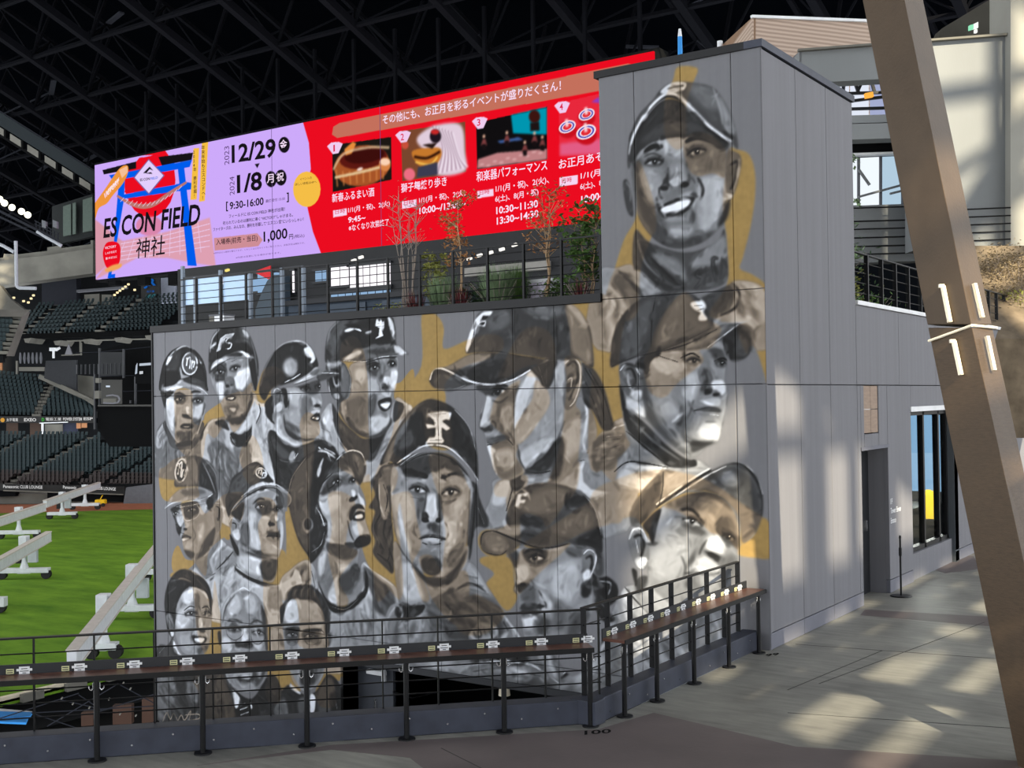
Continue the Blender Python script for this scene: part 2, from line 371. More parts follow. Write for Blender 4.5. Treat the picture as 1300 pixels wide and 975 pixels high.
    P(80, "200,660 320,690 450,650 400,710 300,730 220,710", 18); P(170, "270,640 360,635 340,670 280,670", 14)
    # nose, mouth
    P(150, "270,390 320,385 340,450 300,465 270,450", 10); E(55, 245, 484, 18, 10, 0, 5); E(45, 325, 470, 20, 11, -10, 5); P(175, "265,455 300,440 315,465 285,480", 7)
    L(60, "225,480 228,510 240,530", 6); L(50, "380,440 400,490 390,530", 10, 6); L(70, "215,520 225,570 245,600", 9, 6)
    P(70, "222,570 255,545 320,525 370,525 350,555 300,590 250,605", 6); P(225, "236,565 290,540 345,530 340,555 290,575 245,580", 3); L(40, "222,568 270,540 330,520 375,525", 6); L(45, "240,590 300,590 350,560", 7)
    P(150, "255,600 320,595 330,615 270,620", 8); P(185, "330,500 360,500 350,520 300,525", 8, .6)
    eye(205, 380, 32, 13, -5, .1); eye(375, 340, 34, 15, -12, .1)
    L(30, "165,340 200,318 240,318", 17, 4); L(28, "330,300 380,278 440,300", 18, 4)
    L(55, "165,360 200,345 240,360", 4); 
    # cap
    S(66, "118,380 135,280 180,195 240,135 300,132 360,172 430,245 500,300 470,330 400,290 300,280 200,300 140,350", 4)
    S(92, "100,400 105,300 140,200 200,130 230,90 280,60 350,60 430,75 470,110 510,180 535,260 540,330 500,290 430,240 350,170 290,130 240,130 180,190 140,280 115,390", 4)
    P(60, "120,380 135,280 180,195 240,140 300,140 360,180 430,250 300,240 200,270 150,330", 8); P(80, "150,300 230,230 330,215 420,250 320,265 220,285", 14)
    P(120, "340,70 430,80 480,150 430,170 360,110", 18); P(150, "460,110 510,190 530,270 490,240", 14); L(160, "440,80 470,170 480,230", 5, 4)
    L(200, "105,350 125,270 175,180 240,115 290,110 350,160 430,240 515,300", 10, 2, 1, .3); L(35, "112,380 130,285 182,195 245,128 290,128 345,175 425,255 505,305", 7, 2); L(30, "98,400 104,300 140,195 195,135", 5, 2)
    P(190, "232,95 275,62 330,62 325,90 280,105 245,110", 4); P(95, "262,85 320,70 318,82 272,95", 3); L(225, "255,95 300,85 325,86", 6)
    # ================= C: large profile with long cap brim looking left
    F(*fC)
    S(150, "345,890 500,860 620,840 700,780 760,770 850,680 940,600 1000,640 1000,1150 330,1150 330,960", 6)
    P(120, "800,760 860,690 930,620 1000,650 1000,820 930,830 850,800", 10); L(70, "800,760 880,740 940,690", 6); L(70, "830,800 900,790 960,740", 6); L(185, "850,700 930,640 990,620", 8); L(60, "750,800 830,800 900,840 960,830", 6); L(55, "860,690 880,740 870,790", 4); p.folds(890, 740, 55, 60, -30, 9, 8); p.folds(840, 880, 60, 40, 20, 6, 7, dark=130)
    P(200, "770,810 850,800 940,850 940,930 820,980 740,950", 10); P(160, "640,920 740,850 740,960 640,980", 12); P(190, "350,930 420,900 390,1010 330,1010", 10); L(60, "440,900 420,980 400,1050", 7); P(80, "420,880 500,870 480,930 440,950", 8)
    # neck and back hair
    S(140, "600,600 690,520 780,480 830,560 850,680 790,760 740,830 640,920 500,900 480,860", 5)
    P(90, "560,700 650,690 620,800 540,860 480,860 500,800", 20); P(175, "680,640 780,590 790,700 720,780 680,760", 26); L(200, "790,490 800,580 785,700 790,750", 16, 6); P(75, "650,690 690,700 670,860 620,900 630,800", 16); L(40, "500,850 560,860 620,850", 8)
    S(80, "770,320 830,340 880,420 920,560 930,640 880,650 830,560 780,490", 5)
    for t in ("790,340 850,450 890,600", "810,350 880,470 920,600", "780,380 830,500 870,620"): L(45, t, 8); L(120, t.replace('790', '800'), 4, 3, .5)
    # face
    S(150, "250,430 300,480 275,560 265,630 290,660 300,720 320,780 340,850 370,890 430,890 500,850 600,760 680,640 700,520 700,300 560,300 400,400", 4)
    P(75, "245,420 330,410 340,470 300,490 265,540 250,480", 8); P(50, "235,440 275,470 280,530 262,540", 6)
    P(190, "290,490 325,485 320,570 300,620 275,630 270,590", 10); P(70, "270,635 340,620 330,650 300,660", 5); P(115, "320,580 350,580 350,640 325,640", 9)
    P(110, "360,500 420,450 470,420 450,520 440,640 400,690 350,640 345,570", 20); P(160, "370,560 430,520 430,620 400,660", 18)
    P(200, "450,480 490,400 520,360 548,400 530,480 480,570 440,640", 8); P(165, "548,410 600,440 615,520 560,610 500,690 455,715 450,660 490,570", 10); P(160, "615,520 660,440 690,400 685,530 660,650 600,720 500,830 470,820 455,740 500,700 560,620", 10); P(185, "470,760 600,690 640,700 540,790 490,830", 14)
    P(120, "300,680 400,690 430,720 450,780 480,850 400,890 350,860 330,780 310,720", 14); P(165, "345,750 430,740 440,820 380,850 350,820", 20); P(200, "305,730 325,725 340,800 355,870 335,830", 5); L(40, "305,722 350,712 400,690 435,722", 7); P(90, "320,690 390,670 420,690 370,705 310,715", 7); P(190, "325,735 345,740 345,760 328,755", 4)
    P(60, "500,840 600,770 640,700 640,790 600,850 520,860", 12); L(60, "455,720 470,800 500,850", 6, 6)
    eye(365, 458, 34, 20, -15, -.5, white=190); L(35, "330,445 370,425 410,430", 12, 4); L(80, "330,500 370,510 410,480", 8, 6); L(60, "400,440 450,430", 6)
    P(70, "520,340 560,320 650,300 640,380 610,440 580,430 560,390", 8); L(110, "560,330 590,430", 5); L(110, "600,320 600,420", 5)
    # ear
    S(120, "670,330 700,290 740,285 772,330 772,420 745,510 715,545 690,540 680,480 690,400", 4); P(170, "640,350 690,300 720,290 690,330 690,400 680,480 660,440", 8); L(60, "700,330 740,310 755,380 735,450 710,500", 12, 5); L(185, "690,320 730,290 765,330 765,420 740,500 715,530", 7); P(85, "705,380 735,370 735,430 700,460", 8); L(170, "705,400 725,390 720,440", 6)
    # cap
    S(85, "200,265 215,180 245,100 290,50 420,30 570,15 700,15 760,50 810,130 830,240 830,340 760,300 650,300 560,290 420,270 260,265", 4)
    P(70, "380,60 560,40 690,80 710,260 560,280 480,160 400,240 330,240", 30); P(105, "300,90 400,50 420,120 330,160", 25); P(115, "480,40 640,30 700,60 600,90", 25); P(125, "700,30 760,60 815,170 820,320 760,290 725,250 715,150", 14); P(165, "700,22 760,50 800,120 790,140 740,80", 10); L(50, "640,60 655,200 650,300", 4); L(50, "445,40 440,150 450,260", 4)
    for a, b in ((225, "245,100 290,55 335,60 320,80 285,80 270,110 300,105 295,135 260,130 235,200 205,265 198,240 215,170"),): P(a, b, 3, sm=0)
    P(60, "285,85 310,82 300,98 280,98", 2); P(60, "275,115 295,112 288,128 268,125", 2); L(70, "250,110 240,170 225,220", 4)
    S(72, "20,390 45,345 110,330 200,280 260,262 360,262 420,268 560,290 600,300 520,350 440,400 330,425 260,418 200,432 130,456 90,453 45,440 22,415", 3)
    P(130, "45,345 110,330 200,280 260,265 330,275 230,330 130,350", 12); P(52, "200,370 280,320 400,300 380,380 330,410 240,405", 12); L(200, "22,400 40,350 80,342 140,368 200,398 270,418 340,420 430,400 520,350", 8, 2, 1, .3); P(85, "40,390 75,355 130,380 200,415 150,445 60,445", 8); L(120, "45,440 120,450 200,425", 6); L(40, "255,265 360,258 460,280 560,290 650,300", 4)
    # ================= B: man in cap, three-quarter, looking right
    F(*fB)
    S(150, "-40,800 120,760 250,850 340,930 480,905 560,960 600,1060 -60,1060", 6); P(105, "-40,800 110,765 130,840 60,930 -40,960", 10); P(190, "130,930 320,940 480,950 480,1050 100,1050", 14); P(125, "130,780 250,860 320,930 150,920", 12)
    L(40, "60,970 130,920 240,930 340,950", 7); L(60, "0,810 90,800", 6); L(60, "0,860 100,830", 6); L(170, "20,790 100,780", 6); p.folds(30, 880, 70, 60, -20, 9, 7); p.folds(250, 990, 120, 30, 10, 8, 7, dark=110)
    S(55, "110,640 200,700 330,830 430,900 478,905 475,945 350,950 250,860 130,760", 4); L(110, "140,690 260,810 400,910", 10, 6); L(30, "120,760 250,870 350,945", 8)
    S(148, "205,370 380,340 520,330 640,300 640,400 632,500 645,560 640,620 625,700 605,790 590,820 530,850 470,900 420,880 330,810 210,690 120,640 120,520", 4)
    P(90, "200,400 240,480 240,580 290,700 400,830 460,880 440,905 330,820 215,690", 24); P(190, "120,600 200,600 215,690 150,650", 10); P(75, "470,820 590,810 520,850 460,870", 12)
    P(180, "250,390 340,390 420,420 360,470 280,450", 18); P(150, "230,470 400,480 340,570 270,570", 20); P(195, "420,480 490,460 500,500 470,600 430,600", 18, .8); P(110, "340,600 420,640 450,760 380,740", 24); P(190, "500,730 600,720 590,800 500,790", 20); P(170, "300,600 380,610 400,690 330,680", 22); P(85, "400,760 470,810 520,830 450,850", 16)
    P(118, "500,440 560,440 590,500 530,540 510,520", 12); P(205, "560,510 620,500 632,560 590,575", 8); P(60, "520,545 560,540 560,565 525,572", 5); E(40, 585, 572, 18, 8, -8, 5); L(80, "515,530 525,560", 8); P(180, "520,600 600,590 600,630 540,625", 9)
    L(40, "470,655 530,645 570,650 605,655", 9); P(95, "480,650 550,632 605,645 605,665 540,660", 5); P(140, "490,665 560,668 605,672 590,700 540,695", 6); L(80, "530,712 590,712", 8, 6); L(190, "550,675 600,680", 5)
    L(100, "470,600 460,640 480,670", 8, 6)
    eye(470, 400, 34, 15, 4, .1, white=170); eye(612, 412, 26, 16, 10, .2, white=150)
    L(45, "400,385 460,360 500,380", 9); P(60, "540,340 610,330 640,390 600,390 560,380", 12, .7); L(30, "575,400 620,385 645,400", 10); P(130, "520,350 560,360 550,440 510,420", 12)
    P(60, "205,370 260,350 300,360 250,400 230,470 205,430", 8); L(50, "280,370 390,405", 8)
    S(105, "85,440 110,410 160,415 195,460 205,520 200,600 170,600 120,570 95,520", 4); L(185, "90,450 120,415 165,425 190,470", 8); L(45, "110,450 150,440 170,500 150,540", 12, 5); L(180, "130,460 135,520 160,560", 8, 5); P(190, "150,560 200,550 195,600 165,600", 6); P(50, "85,520 110,560 120,650 100,650", 5, mode='sil')
    S(72, "40,430 45,330 70,220 130,130 200,80 270,55 350,40 430,40 490,70 530,120 580,210 560,240 440,300 330,340 215,365 100,410", 4)
    P(95, "110,230 190,110 260,70 250,180 200,330 110,390", 26); P(110, "380,60 450,55 540,180 560,230 440,280 330,320 270,330 300,200", 26); L(40, "275,60 255,180 250,330", 5); L(40, "300,50 340,90 300,170", 5, 4, .6); L(45, "45,430 150,385 300,345 440,290 570,225", 6); P(55, "90,420 200,370 215,440 120,420", 8)
    P(215, "455,100 510,90 530,120 520,150 540,185 500,190 495,170 505,150 470,130", 3); L(90, "470,115 515,110", 5); L(90, "490,135 525,130", 5)
    S(100, "290,350 440,290 580,220 700,205 760,230 772,300 760,360 720,395 660,400 640,330 620,290 540,330 430,345", 3)
    P(60, "620,280 700,225 760,280 765,350 710,395 660,395 640,330", 10); P(45, "620,290 660,300 670,390 640,370", 8); P(90, "690,260 750,290 750,350 700,370", 14); P(130, "430,310 560,250 640,215 600,260 480,330", 14); L(175, "540,330 620,270 700,210", 5); L(50, "300,350 440,310 590,235", 6)
    # ================= D: man in helmet with oval badge, far left
    F(*fD)
    S(120, "10,975 30,850 90,760 130,760 160,900 330,980 470,780 560,740 700,760 700,1250 0,1250", 6); P(165, "20,900 90,780 120,830 80,975 30,1000", 14); L(80, "40,900 70,975", 6); L(80, "80,850 60,960", 6); P(60, "380,900 470,790 490,850 400,930", 12); p.folds(70, 900, 50, 90, 105, 10, 8); p.folds(560, 1000, 110, 180, 80, 14, 9); p.folds(250, 1120, 140, 90, 100, 10, 9)
    S(92, "100,760 430,760 400,930 330,1010 170,1000 120,900", 4); S(150, "60,500 110,490 420,490 465,560 455,680 420,790 380,900 320,965 230,965 170,900 110,780 90,640", 4)
    P(80, "380,780 440,700 455,560 465,520 430,700 400,820 330,960 380,910", 12); P(205, "110,580 190,570 190,700 170,850 130,760", 22); P(95, "190,530 270,530 270,600 200,600", 16); P(190, "350,640 430,600 430,680 380,760 350,740", 18); P(90, "340,560 440,540 430,600 350,600", 14, .8); P(150, "270,600 310,590 330,690 280,690", 14); P(65, "255,700 330,730 330,745 265,730", 8); P(85, "200,860 340,850 330,930 240,940", 20); P(110, "340,740 400,760 370,880 340,860", 16); P(60, "230,950 330,930 320,980 200,990", 12)
    eye(232, 570, 42, 22, 5, .2); eye(388, 585, 40, 22, 3, .1); L(40, "180,530 230,515 290,545", 14, 5); L(28, "330,510 370,500 420,505", 20, 5); E(45, 290, 715, 22, 10, 10, 6); P(200, "285,640 315,640 320,700 295,700", 9)
    P(50, "235,810 270,785 330,795 350,820 300,835 250,830", 6); P(130, "255,812 320,808 300,820", 4); L(110, "240,845 310,855 340,840", 8, 6); L(150, "255,770 300,765 330,780", 8, 6)
    P(60, "60,490 95,490 110,560 100,650 80,600", 6); L(150, "85,640 100,700 120,720", 8)
    S(45, "50,490 55,380 90,240 160,140 270,95 360,130 430,210 465,320 475,440 480,500 400,470 300,460 200,480 120,500", 4)
    P(70, "100,300 160,180 240,130 230,260 130,400", 30); L(215, "110,270 150,180 230,115 290,100 360,130", 14, 6); P(210, "105,270 130,210 175,180 140,240", 8); L(200, "400,210 425,265 430,270", 18, 5); P(28, "80,330 220,330 230,430 100,460", 26); L(130, "340,115 420,200 470,400", 6, 5)
    E(185, 320, 255, 72, 102, 0, 3); E(85, 320, 255, 58, 88, 0, 3); E(120, 320, 255, 60, 90, 0, 3, .5)
    for t in ("290,205 298,220 290,275", "298,215 325,205 318,300", "340,225 335,305", "338,245 362,240 350,290"): L(225, t, 15, 2, taper=0)
    P(150, "230,290 245,300 260,350 320,365 250,390 240,380", 6)
    S(150, "75,470 180,440 250,395 310,420 400,440 460,490 488,545 440,510 330,470 230,475 130,510", 5); P(205, "100,480 200,455 260,460 160,500", 10); L(210, "380,460 440,490 480,535", 8); P(75, "260,400 350,380 460,430 470,480 400,455 310,430", 10); P(30, "80,510 180,500 120,560 100,540", 7)
    # ================= E: man in winged-letter helmet
    F(*fE)
    S(175, "40,830 110,770 200,800 300,880 420,700 480,650 560,690 640,900 640,1150 500,1600 200,1600 60,1400 0,1000", 6)
    for x in (100, 160, 470, 520, 560): L(95, f"{x},{840} {x - 8},{980} {x + 10},{1250}", 5)
    P(140, "60,850 130,800 180,860 190,1000 100,1000", 14); P(120, "430,700 460,680 440,800 400,870", 8); P(60, "100,800 180,780 220,860 150,830", 10)
    P(120, "250,1000 350,950 430,1050 420,1250 330,1200", 20); P(110, "60,1000 200,980 330,1200 320,1500 200,1500", 30); p.folds(110, 1050, 60, 150, 85, 12, 8); p.folds(520, 950, 60, 170, 95, 10, 7, dark=110); p.folds(300, 1250, 110, 150, 80, 12, 8)
    S(150, "210,640 400,560 440,680 380,850 260,890 210,800", 4); P(195, "400,610 440,680 390,820 290,880 350,760", 14)
    S(45, "230,880 300,890 380,850 440,730 450,780 360,960 300,985 240,960", 4); L(190, "225,900 270,975", 10); L(190, "430,820 350,950", 8)
    S(145, "75,420 180,310 380,300 410,420 400,560 370,680 310,770 250,800 190,760 150,650 110,560", 4)
    P(75, "90,390 180,340 200,430 170,490 110,480", 14); P(205, "120,500 180,490 180,590 150,620", 16); P(210, "260,440 370,370 370,470 310,560 260,510", 20); P(140, "210,330 300,320 340,370 230,400", 14, .8); P(118, "190,450 250,450 255,520 190,530", 8); P(108, "180,560 270,540 300,590 190,600", 16); P(100, "180,680 290,660 270,740 210,760", 20); P(70, "200,770 330,740 370,640 390,560 400,640 330,790 250,820", 14); P(170, "220,690 270,690 255,720", 10); P(125, "320,560 380,520 370,620 330,680", 20)
    E(40, 205, 518, 16, 9, 0, 4); E(40, 240, 512, 12, 8, 0, 4); P(60, "190,610 240,590 275,605 250,630 205,630", 5); P(190, "205,612 255,605 240,622", 3); P(110, "195,650 260,645 240,665", 7)
    eye(145, 412, 40, 22, -8, .2, white=150); eye(265, 382, 38, 20, -8, .1, white=150); L(40, "110,370 150,350 185,380", 9); L(40, "235,330 280,310", 9)
    P(45, "370,310 420,310 440,460 425,560 400,500 385,420", 6, mode='sil')
    S(52, "60,400 62,240 90,130 150,70 230,55 310,65 370,110 410,200 445,330 445,450 425,400 415,310 330,300 200,300 120,360 75,420", 4)
    P(85, "300,70 360,110 400,230 330,210", 24); L(190, "70,260 90,150 150,75", 14, 6); P(190, "70,220 110,180 120,195 80,225", 7); L(150, "375,120 420,280 435,430", 8, 5); P(170, "320,80 360,100 370,140 340,130", 12); P(30, "150,240 330,180 400,270 280,260 150,310", 20)
    P(175, "120,255 150,150 190,120 262,108 235,150 190,150 180,185 165,190 150,240", 3, sm=0); L(185, "240,135 205,155 195,180 235,190 225,225 190,230", 13, 3); L(60, "170,150 230,125", 3); L(60, "160,180 145,235", 3)
    S(160, "75,400 100,330 180,295 300,245 370,280 415,300 330,300 220,300 120,355", 5); P(215, "280,255 320,250 380,285 340,290", 6); P(210, "85,380 125,330 200,305 130,350", 6); L(35, "80,410 130,365 220,310 330,305", 5); P(60, "200,275 290,255 340,285 220,292", 8)
    # ================= G: man in helmet with ear guard, open mouth
    F(*fG)
    S(165, "0,820 60,640 110,600 160,720 250,900 370,975 460,800 520,570 600,600 641,640 641,760 480,1000 440,1100 0,1100", 6); P(195, "30,700 90,640 110,760 60,850", 14); L(80, "40,760 100,790", 5); L(80, "20,830 70,860", 5); P(80, "520,590 580,610 560,680 510,720", 8); L(190, "520,575 600,605", 7); p.folds(60, 780, 40, 110, 70, 9, 7); p.folds(440, 930, 60, 80, -50, 8, 7)
    S(75, "110,600 170,700 250,780 330,830 450,770 480,740 440,850 370,975 250,940 150,830", 4); L(185, "105,640 130,780 200,900 240,930", 11, 3); P(40, "355,820 450,770 420,860 370,930", 8); L(130, "160,700 250,900", 14, 10, .5)
    S(88, "140,600 190,720 290,810 400,830 475,770 490,690 300,600 200,560", 4); S(150, "170,580 230,350 400,300 530,290 542,400 525,500 500,600 490,680 470,740 400,800 310,810 240,760 190,700", 4)
    P(110, "190,600 240,560 330,560 340,700 300,770 230,720", 30); P(70, "200,680 290,780 360,800 300,820 230,770", 14); P(190, "260,390 320,380 330,430 280,490", 22); P(175, "340,450 400,440 410,520 360,560", 18); P(100, "350,560 400,540 390,660 350,680", 16); P(205, "500,380 540,400 520,500 490,480", 10); P(190, "380,690 480,680 470,740 400,790 360,760", 18); P(70, "340,340 410,340 400,430 350,400", 14, .7); P(120, "420,340 460,350 450,430 410,470", 12)
    P(200, "450,430 490,430 500,470 460,480", 7); E(45, 455, 497, 22, 9, -5, 5); L(90, "415,470 425,520", 8); P(190, "430,535 500,530 480,560", 8)
    P(55, "410,590 450,570 495,565 495,620 450,655 420,630", 5); P(215, "425,605 490,595 470,635 445,630", 4); L(35, "412,590 460,568 497,572", 6); P(130, "420,650 470,665 450,680", 8)
    eye(385, 370, 32, 20, -5, .1); eye(500, 345, 26, 22, 15, .2); L(40, "330,350 380,335 420,345", 12, 5); L(40, "470,300 520,305", 14, 5)
    S(62, "65,330 70,200 100,110 170,50 260,30 480,28 520,90 528,190 530,300 420,300 330,330 200,330 110,330", 4)
    P(40, "160,160 320,60 480,60 500,190 380,230 300,250", 30); P(95, "80,200 140,80 220,60 150,200 120,310", 26); P(190, "475,30 510,80 522,190 500,160 480,90", 7); L(160, "75,250 95,130 160,60", 9, 6)
    P(220, "190,130 220,112 260,115 215,135", 4); P(215, "255,115 290,118 300,132", 3); P(220, "325,140 370,127 350,148", 4)
    P(205, "390,180 415,160 420,110 395,95 400,50 420,70 425,40 438,75 455,50 448,110 432,125 445,160 420,170", 3, sm=0); L(70, "405,80 450,80", 3); L(70, "400,100 450,98", 3)
    S(110, "170,320 260,260 340,235 440,220 520,215 580,250 610,285 520,285 420,300 330,325", 5); P(75, "330,260 460,235 530,260 420,285", 12); P(190, "520,225 600,275 530,270", 6); P(175, "190,310 280,255 300,275 230,315", 8); L(190, "180,322 330,328 430,298 600,288", 5); L(35, "330,335 420,310 530,295", 8)
    S(75, "70,350 120,320 180,330 225,390 235,470 215,550 170,590 120,570 80,480", 4); P(150, "75,345 140,325 170,340 110,370", 8); P(115, "175,350 225,410 225,500 180,560", 14); L(160, "200,345 232,430 220,540", 5); E(40, 130, 440, 36, 62, 10, 7); L(190, "115,420 130,480 150,480 150,440", 12, 4); L(180, "85,460 105,560 140,585", 8); P(160, "115,540 150,535 160,570 125,570", 6); L(30, "75,480 100,590", 9)
    # ================= F: man in helmet looking right
    F(*fF)
    S(190, "-20,520 40,500 110,560 120,700 200,975 250,1100 100,1300 -20,1000", 6); L(80, "35,570 30,740", 6); L(60, "0,640 30,560 20,500", 14); L(150, "70,600 80,740", 10)
    S(50, "80,760 110,680 250,790 320,780 420,750 480,760 560,830 600,1000 600,1300 200,1200 120,960", 5); P(85, "110,720 180,800 260,870 180,880 120,800", 20); P(75, "300,800 420,780 390,840 290,900", 16); L(30, "90,760 110,900 200,1020", 8); L(120, "100,760 115,880", 4); L(100, "130,860 200,900 330,890", 6); P(150, "240,835 265,830 258,890 225,890", 4); L(190, "270,840 262,880 290,840", 6)
    L(215, "430,800 520,880 540,850 470,810", 14, 3); L(200, "480,840 500,960", 8); P(28, "440,860 490,880 420,1000 400,980", 10); L(190, "520,870 490,975", 5); p.folds(40, 750, 50, 150, 80, 10, 7, dark=120); p.folds(300, 1000, 120, 90, 30, 12, 9, dark=25, light=90)
    S(150, "110,500 180,400 300,380 430,340 445,420 460,490 440,560 440,620 420,720 390,760 300,790 250,790 180,740 130,680", 4)
    P(195, "140,600 170,590 180,700 240,760 310,780 260,795 150,720", 14); P(70, "190,570 210,650 270,710 330,740 420,740 330,760 250,740 200,680", 12); P(180, "215,430 290,400 350,440 340,530 250,510", 24); P(125, "310,450 380,460 370,560 320,640", 22); P(165, "230,560 290,540 300,620 240,640", 20); P(100, "200,620 280,660 300,700 230,690", 18); P(180, "380,460 440,480 450,510 400,540", 12); P(160, "340,650 420,660 400,710 330,700", 20); P(190, "375,560 430,540 440,570", 6)
    P(60, "270,370 420,330 440,410 380,440 310,400", 18, .75); E(45, 422, 515, 24, 10, -5, 5); L(120, "385,480 395,530", 8); P(55, "372,600 410,570 440,570 435,620 390,620", 6); P(215, "385,598 432,590 425,610", 3); P(130, "380,625 430,625 420,645", 6)
    eye(340, 398, 30, 19, 5, .3); eye(430, 385, 20, 18, 10, .3); L(40, "290,385 330,365 370,370", 9)
    P(40, "60,500 110,440 190,390 215,430 215,520 195,510 180,440 130,420 120,560 110,620 80,590", 5, mode='sil'); P(45, "80,560 110,610 130,640 100,620", 4, mode='sil')
    S(110, "112,420 135,385 170,400 182,450 182,540 160,560 130,510 118,470", 4); L(180, "118,430 140,395 170,410", 6); L(45, "135,430 165,430 160,490", 10); P(190, "150,500 180,490 180,540 150,560 130,530", 6)
    S(50, "20,420 40,300 90,190 170,100 270,65 340,80 390,130 430,230 400,270 300,330 200,370 110,400 60,480", 4)
    E(150, 235, 245, 52, 65, 10, 26); E(170, 225, 265, 22, 30, 10, 16); L(215, "130,130 200,80 280,68 340,85 385,140", 16, 7); P(205, "330,120 370,110 410,180 390,220 370,220 380,190 340,160", 4); L(150, "30,380 60,260 120,150", 9, 7); P(35, "60,330 160,280 190,340 110,390", 18); L(205, "195,355 260,325 305,295", 7)
    S(175, "250,365 340,310 410,250 450,265 560,290 480,290 420,310 330,350", 5); P(85, "420,300 480,270 560,285 580,300 520,320 440,350 420,330", 5, mode='sil'); L(205, "280,360 370,310 440,290 570,292", 5); P(120, "370,290 430,255 470,280 400,310", 10); L(35, "250,375 340,345 430,320", 6)
    # ================= J: goateed man in helmet looking up
    F(*fJ)
    S(165, "-30,840 40,730 130,680 180,750 240,900 330,960 420,700 480,740 590,810 620,900 620,1250 -30,1250", 6)
    P(95, "430,720 520,790 590,860 600,1000 500,960 440,880", 12); L(185, "430,700 510,760 590,820", 9); P(195, "400,860 460,830 480,975 390,1000", 14); P(120, "40,760 120,700 140,800 60,800", 14); L(60, "150,740 170,830", 10); p.folds(90, 800, 60, 60, 110, 9, 8); p.folds(430, 1000, 120, 110, 80, 14, 9); p.folds(530, 900, 45, 80, 60, 9, 9, dark=50, light=130); p.folds(120, 1050, 120, 90, 80, 10, 9)
    S(140, "190,640 240,560 400,590 400,700 425,760 420,860 350,920 280,935 230,880 180,790", 4); P(85, "240,590 380,610 390,660 320,680 250,640", 16); P(185, "290,690 370,720 360,760 290,740", 18); P(190, "190,680 230,640 210,750 190,760", 14); P(190, "240,860 280,770 300,800 290,930 250,910", 12); P(85, "300,780 400,700 410,780 350,860 310,850", 22); P(130, "220,790 260,700 270,780 230,860", 18)
    S(35, "185,800 240,900 330,930 430,850 440,740 455,790 440,880 340,960 250,950", 4); L(110, "250,930 340,945 440,850", 4)
    S(152, "190,340 250,210 350,190 400,260 410,330 440,370 440,460 470,560 450,600 390,620 340,600 240,580 215,470", 4)
    P(195, "190,360 300,330 290,420 230,440", 14); P(170, "240,440 330,400 330,500 280,560 240,560", 24); P(75, "240,240 290,220 310,270 260,310 200,330", 14); P(110, "300,240 350,220 360,270 320,280", 10); P(150, "330,300 390,280 400,330 350,350", 10); E(40, 375, 352, 26, 12, -30, 5); P(200, "365,310 385,310 385,340 370,340", 6); P(195, "400,320 430,360 440,420 420,400", 8)
    P(45, "350,440 370,395 420,385 445,430 430,410 390,410 365,470", 6); P(50, "370,450 400,420 440,430 430,465 380,470", 5); P(225, "385,445 420,435 425,455 392,460", 3); P(195, "365,490 400,480 430,520 390,550", 12); P(35, "375,600 400,560 440,545 470,560 460,600 400,620", 7, mode='sil'); L(60, "345,470 360,540 380,580", 8, 5); P(75, "330,590 380,590 380,620 340,610", 8)
    eye(285, 262, 26, 16, -15, .3); eye(372, 255, 18, 16, -10, .2); L(35, "240,300 270,280 290,240", 8)
    S(45, "20,330 40,240 90,150 150,105 210,85 270,110 300,140 260,200 210,270 185,340 200,420 235,480 230,560 200,640 150,700 130,660 80,580 40,450", 4)
    P(85, "35,320 60,210 140,120 160,130 140,330 140,560 130,640 80,560 40,440", 10); P(25, "170,140 260,120 250,180 190,270 165,360 160,230", 12); L(220, "185,95 230,100 280,135", 10, 3); L(205, "235,100 255,150", 8); P(170, "180,200 215,130 200,210 185,240", 7); L(30, "165,360 200,280 280,200", 8); L(220, "175,400 200,440 220,500", 6); E(120, 130, 495, 30, 42, 0, 4); E(45, 130, 490, 20, 32, 0, 6); L(150, "150,640 200,600 220,530", 4); L(130, "25,330 50,230 130,120", 4)
    S(75, "270,170 300,120 360,90 410,100 440,150 440,220 410,280 385,240 350,200 290,190", 3); L(185, "280,150 320,110 370,92 420,110 443,170", 7, 2); L(35, "350,110 358,200", 5); P(100, "370,110 430,150 425,230 395,220", 12); P(85, "240,210 300,170 350,190 260,220", 8)
    # ================= K: long-haired man in cap, centre
    F(*fK2)
    S(140, "120,820 160,790 230,800 330,690 420,640 480,720 560,850 600,900 640,1000 600,1250 130,1250 110,950", 6)
    P(85, "330,830 420,760 520,810 540,910 440,930 340,920", 16); P(165, "410,650 450,680 500,770 470,760 420,700", 12); L(60, "340,760 420,720 480,750", 8); L(60, "330,850 400,790 470,790", 8); L(180, "430,670 490,760", 6); P(110, "260,800 330,740 380,770 330,870 290,900", 18); P(175, "170,900 240,830 220,930 160,930", 12); L(190, "540,830 590,900 640,990", 10); L(50, "520,820 560,890", 8)
    for t in ("410,720 470,730", "420,740 490,760", "400,690 450,700"): L(75, t, 6)
    P(170, "420,900 460,860 520,885 505,920 430,925", 4); 
    for t in ("432,895 440,912", "452,878 462,908 448,912 450,880", "470,880 478,906", "490,885 498,906", "470,893 492,893"): L(60, t, 6, 2)
    S(35, "155,800 250,790 240,830 170,860", 4); L(175, "120,890 120,850 155,800 175,830 160,880 230,840", 7, 3)
    P(160, "440,960 560,940 600,975 560,1010 470,1000", 10); L(60, "420,1000 540,985 640,1030", 8); P(175, "250,1000 330,960 420,1000 420,1060 300,1060", 14); P(70, "600,1020 700,1060 750,1180 640,1150", 20); p.folds(420, 830, 110, 80, 25, 16, 9, dark=45, light=150); p.folds(220, 930, 80, 90, 100, 12, 8); p.folds(320, 1080, 170, 90, 10, 16, 10, dark=50); p.folds(560, 1000, 50, 80, 50, 8, 8)
    F(*fK)
    S(75, "100,340 170,340 160,480 140,560 150,700 150,850 110,830 50,760 60,700 40,640 60,560 30,540 60,480 40,420 70,380", 5)
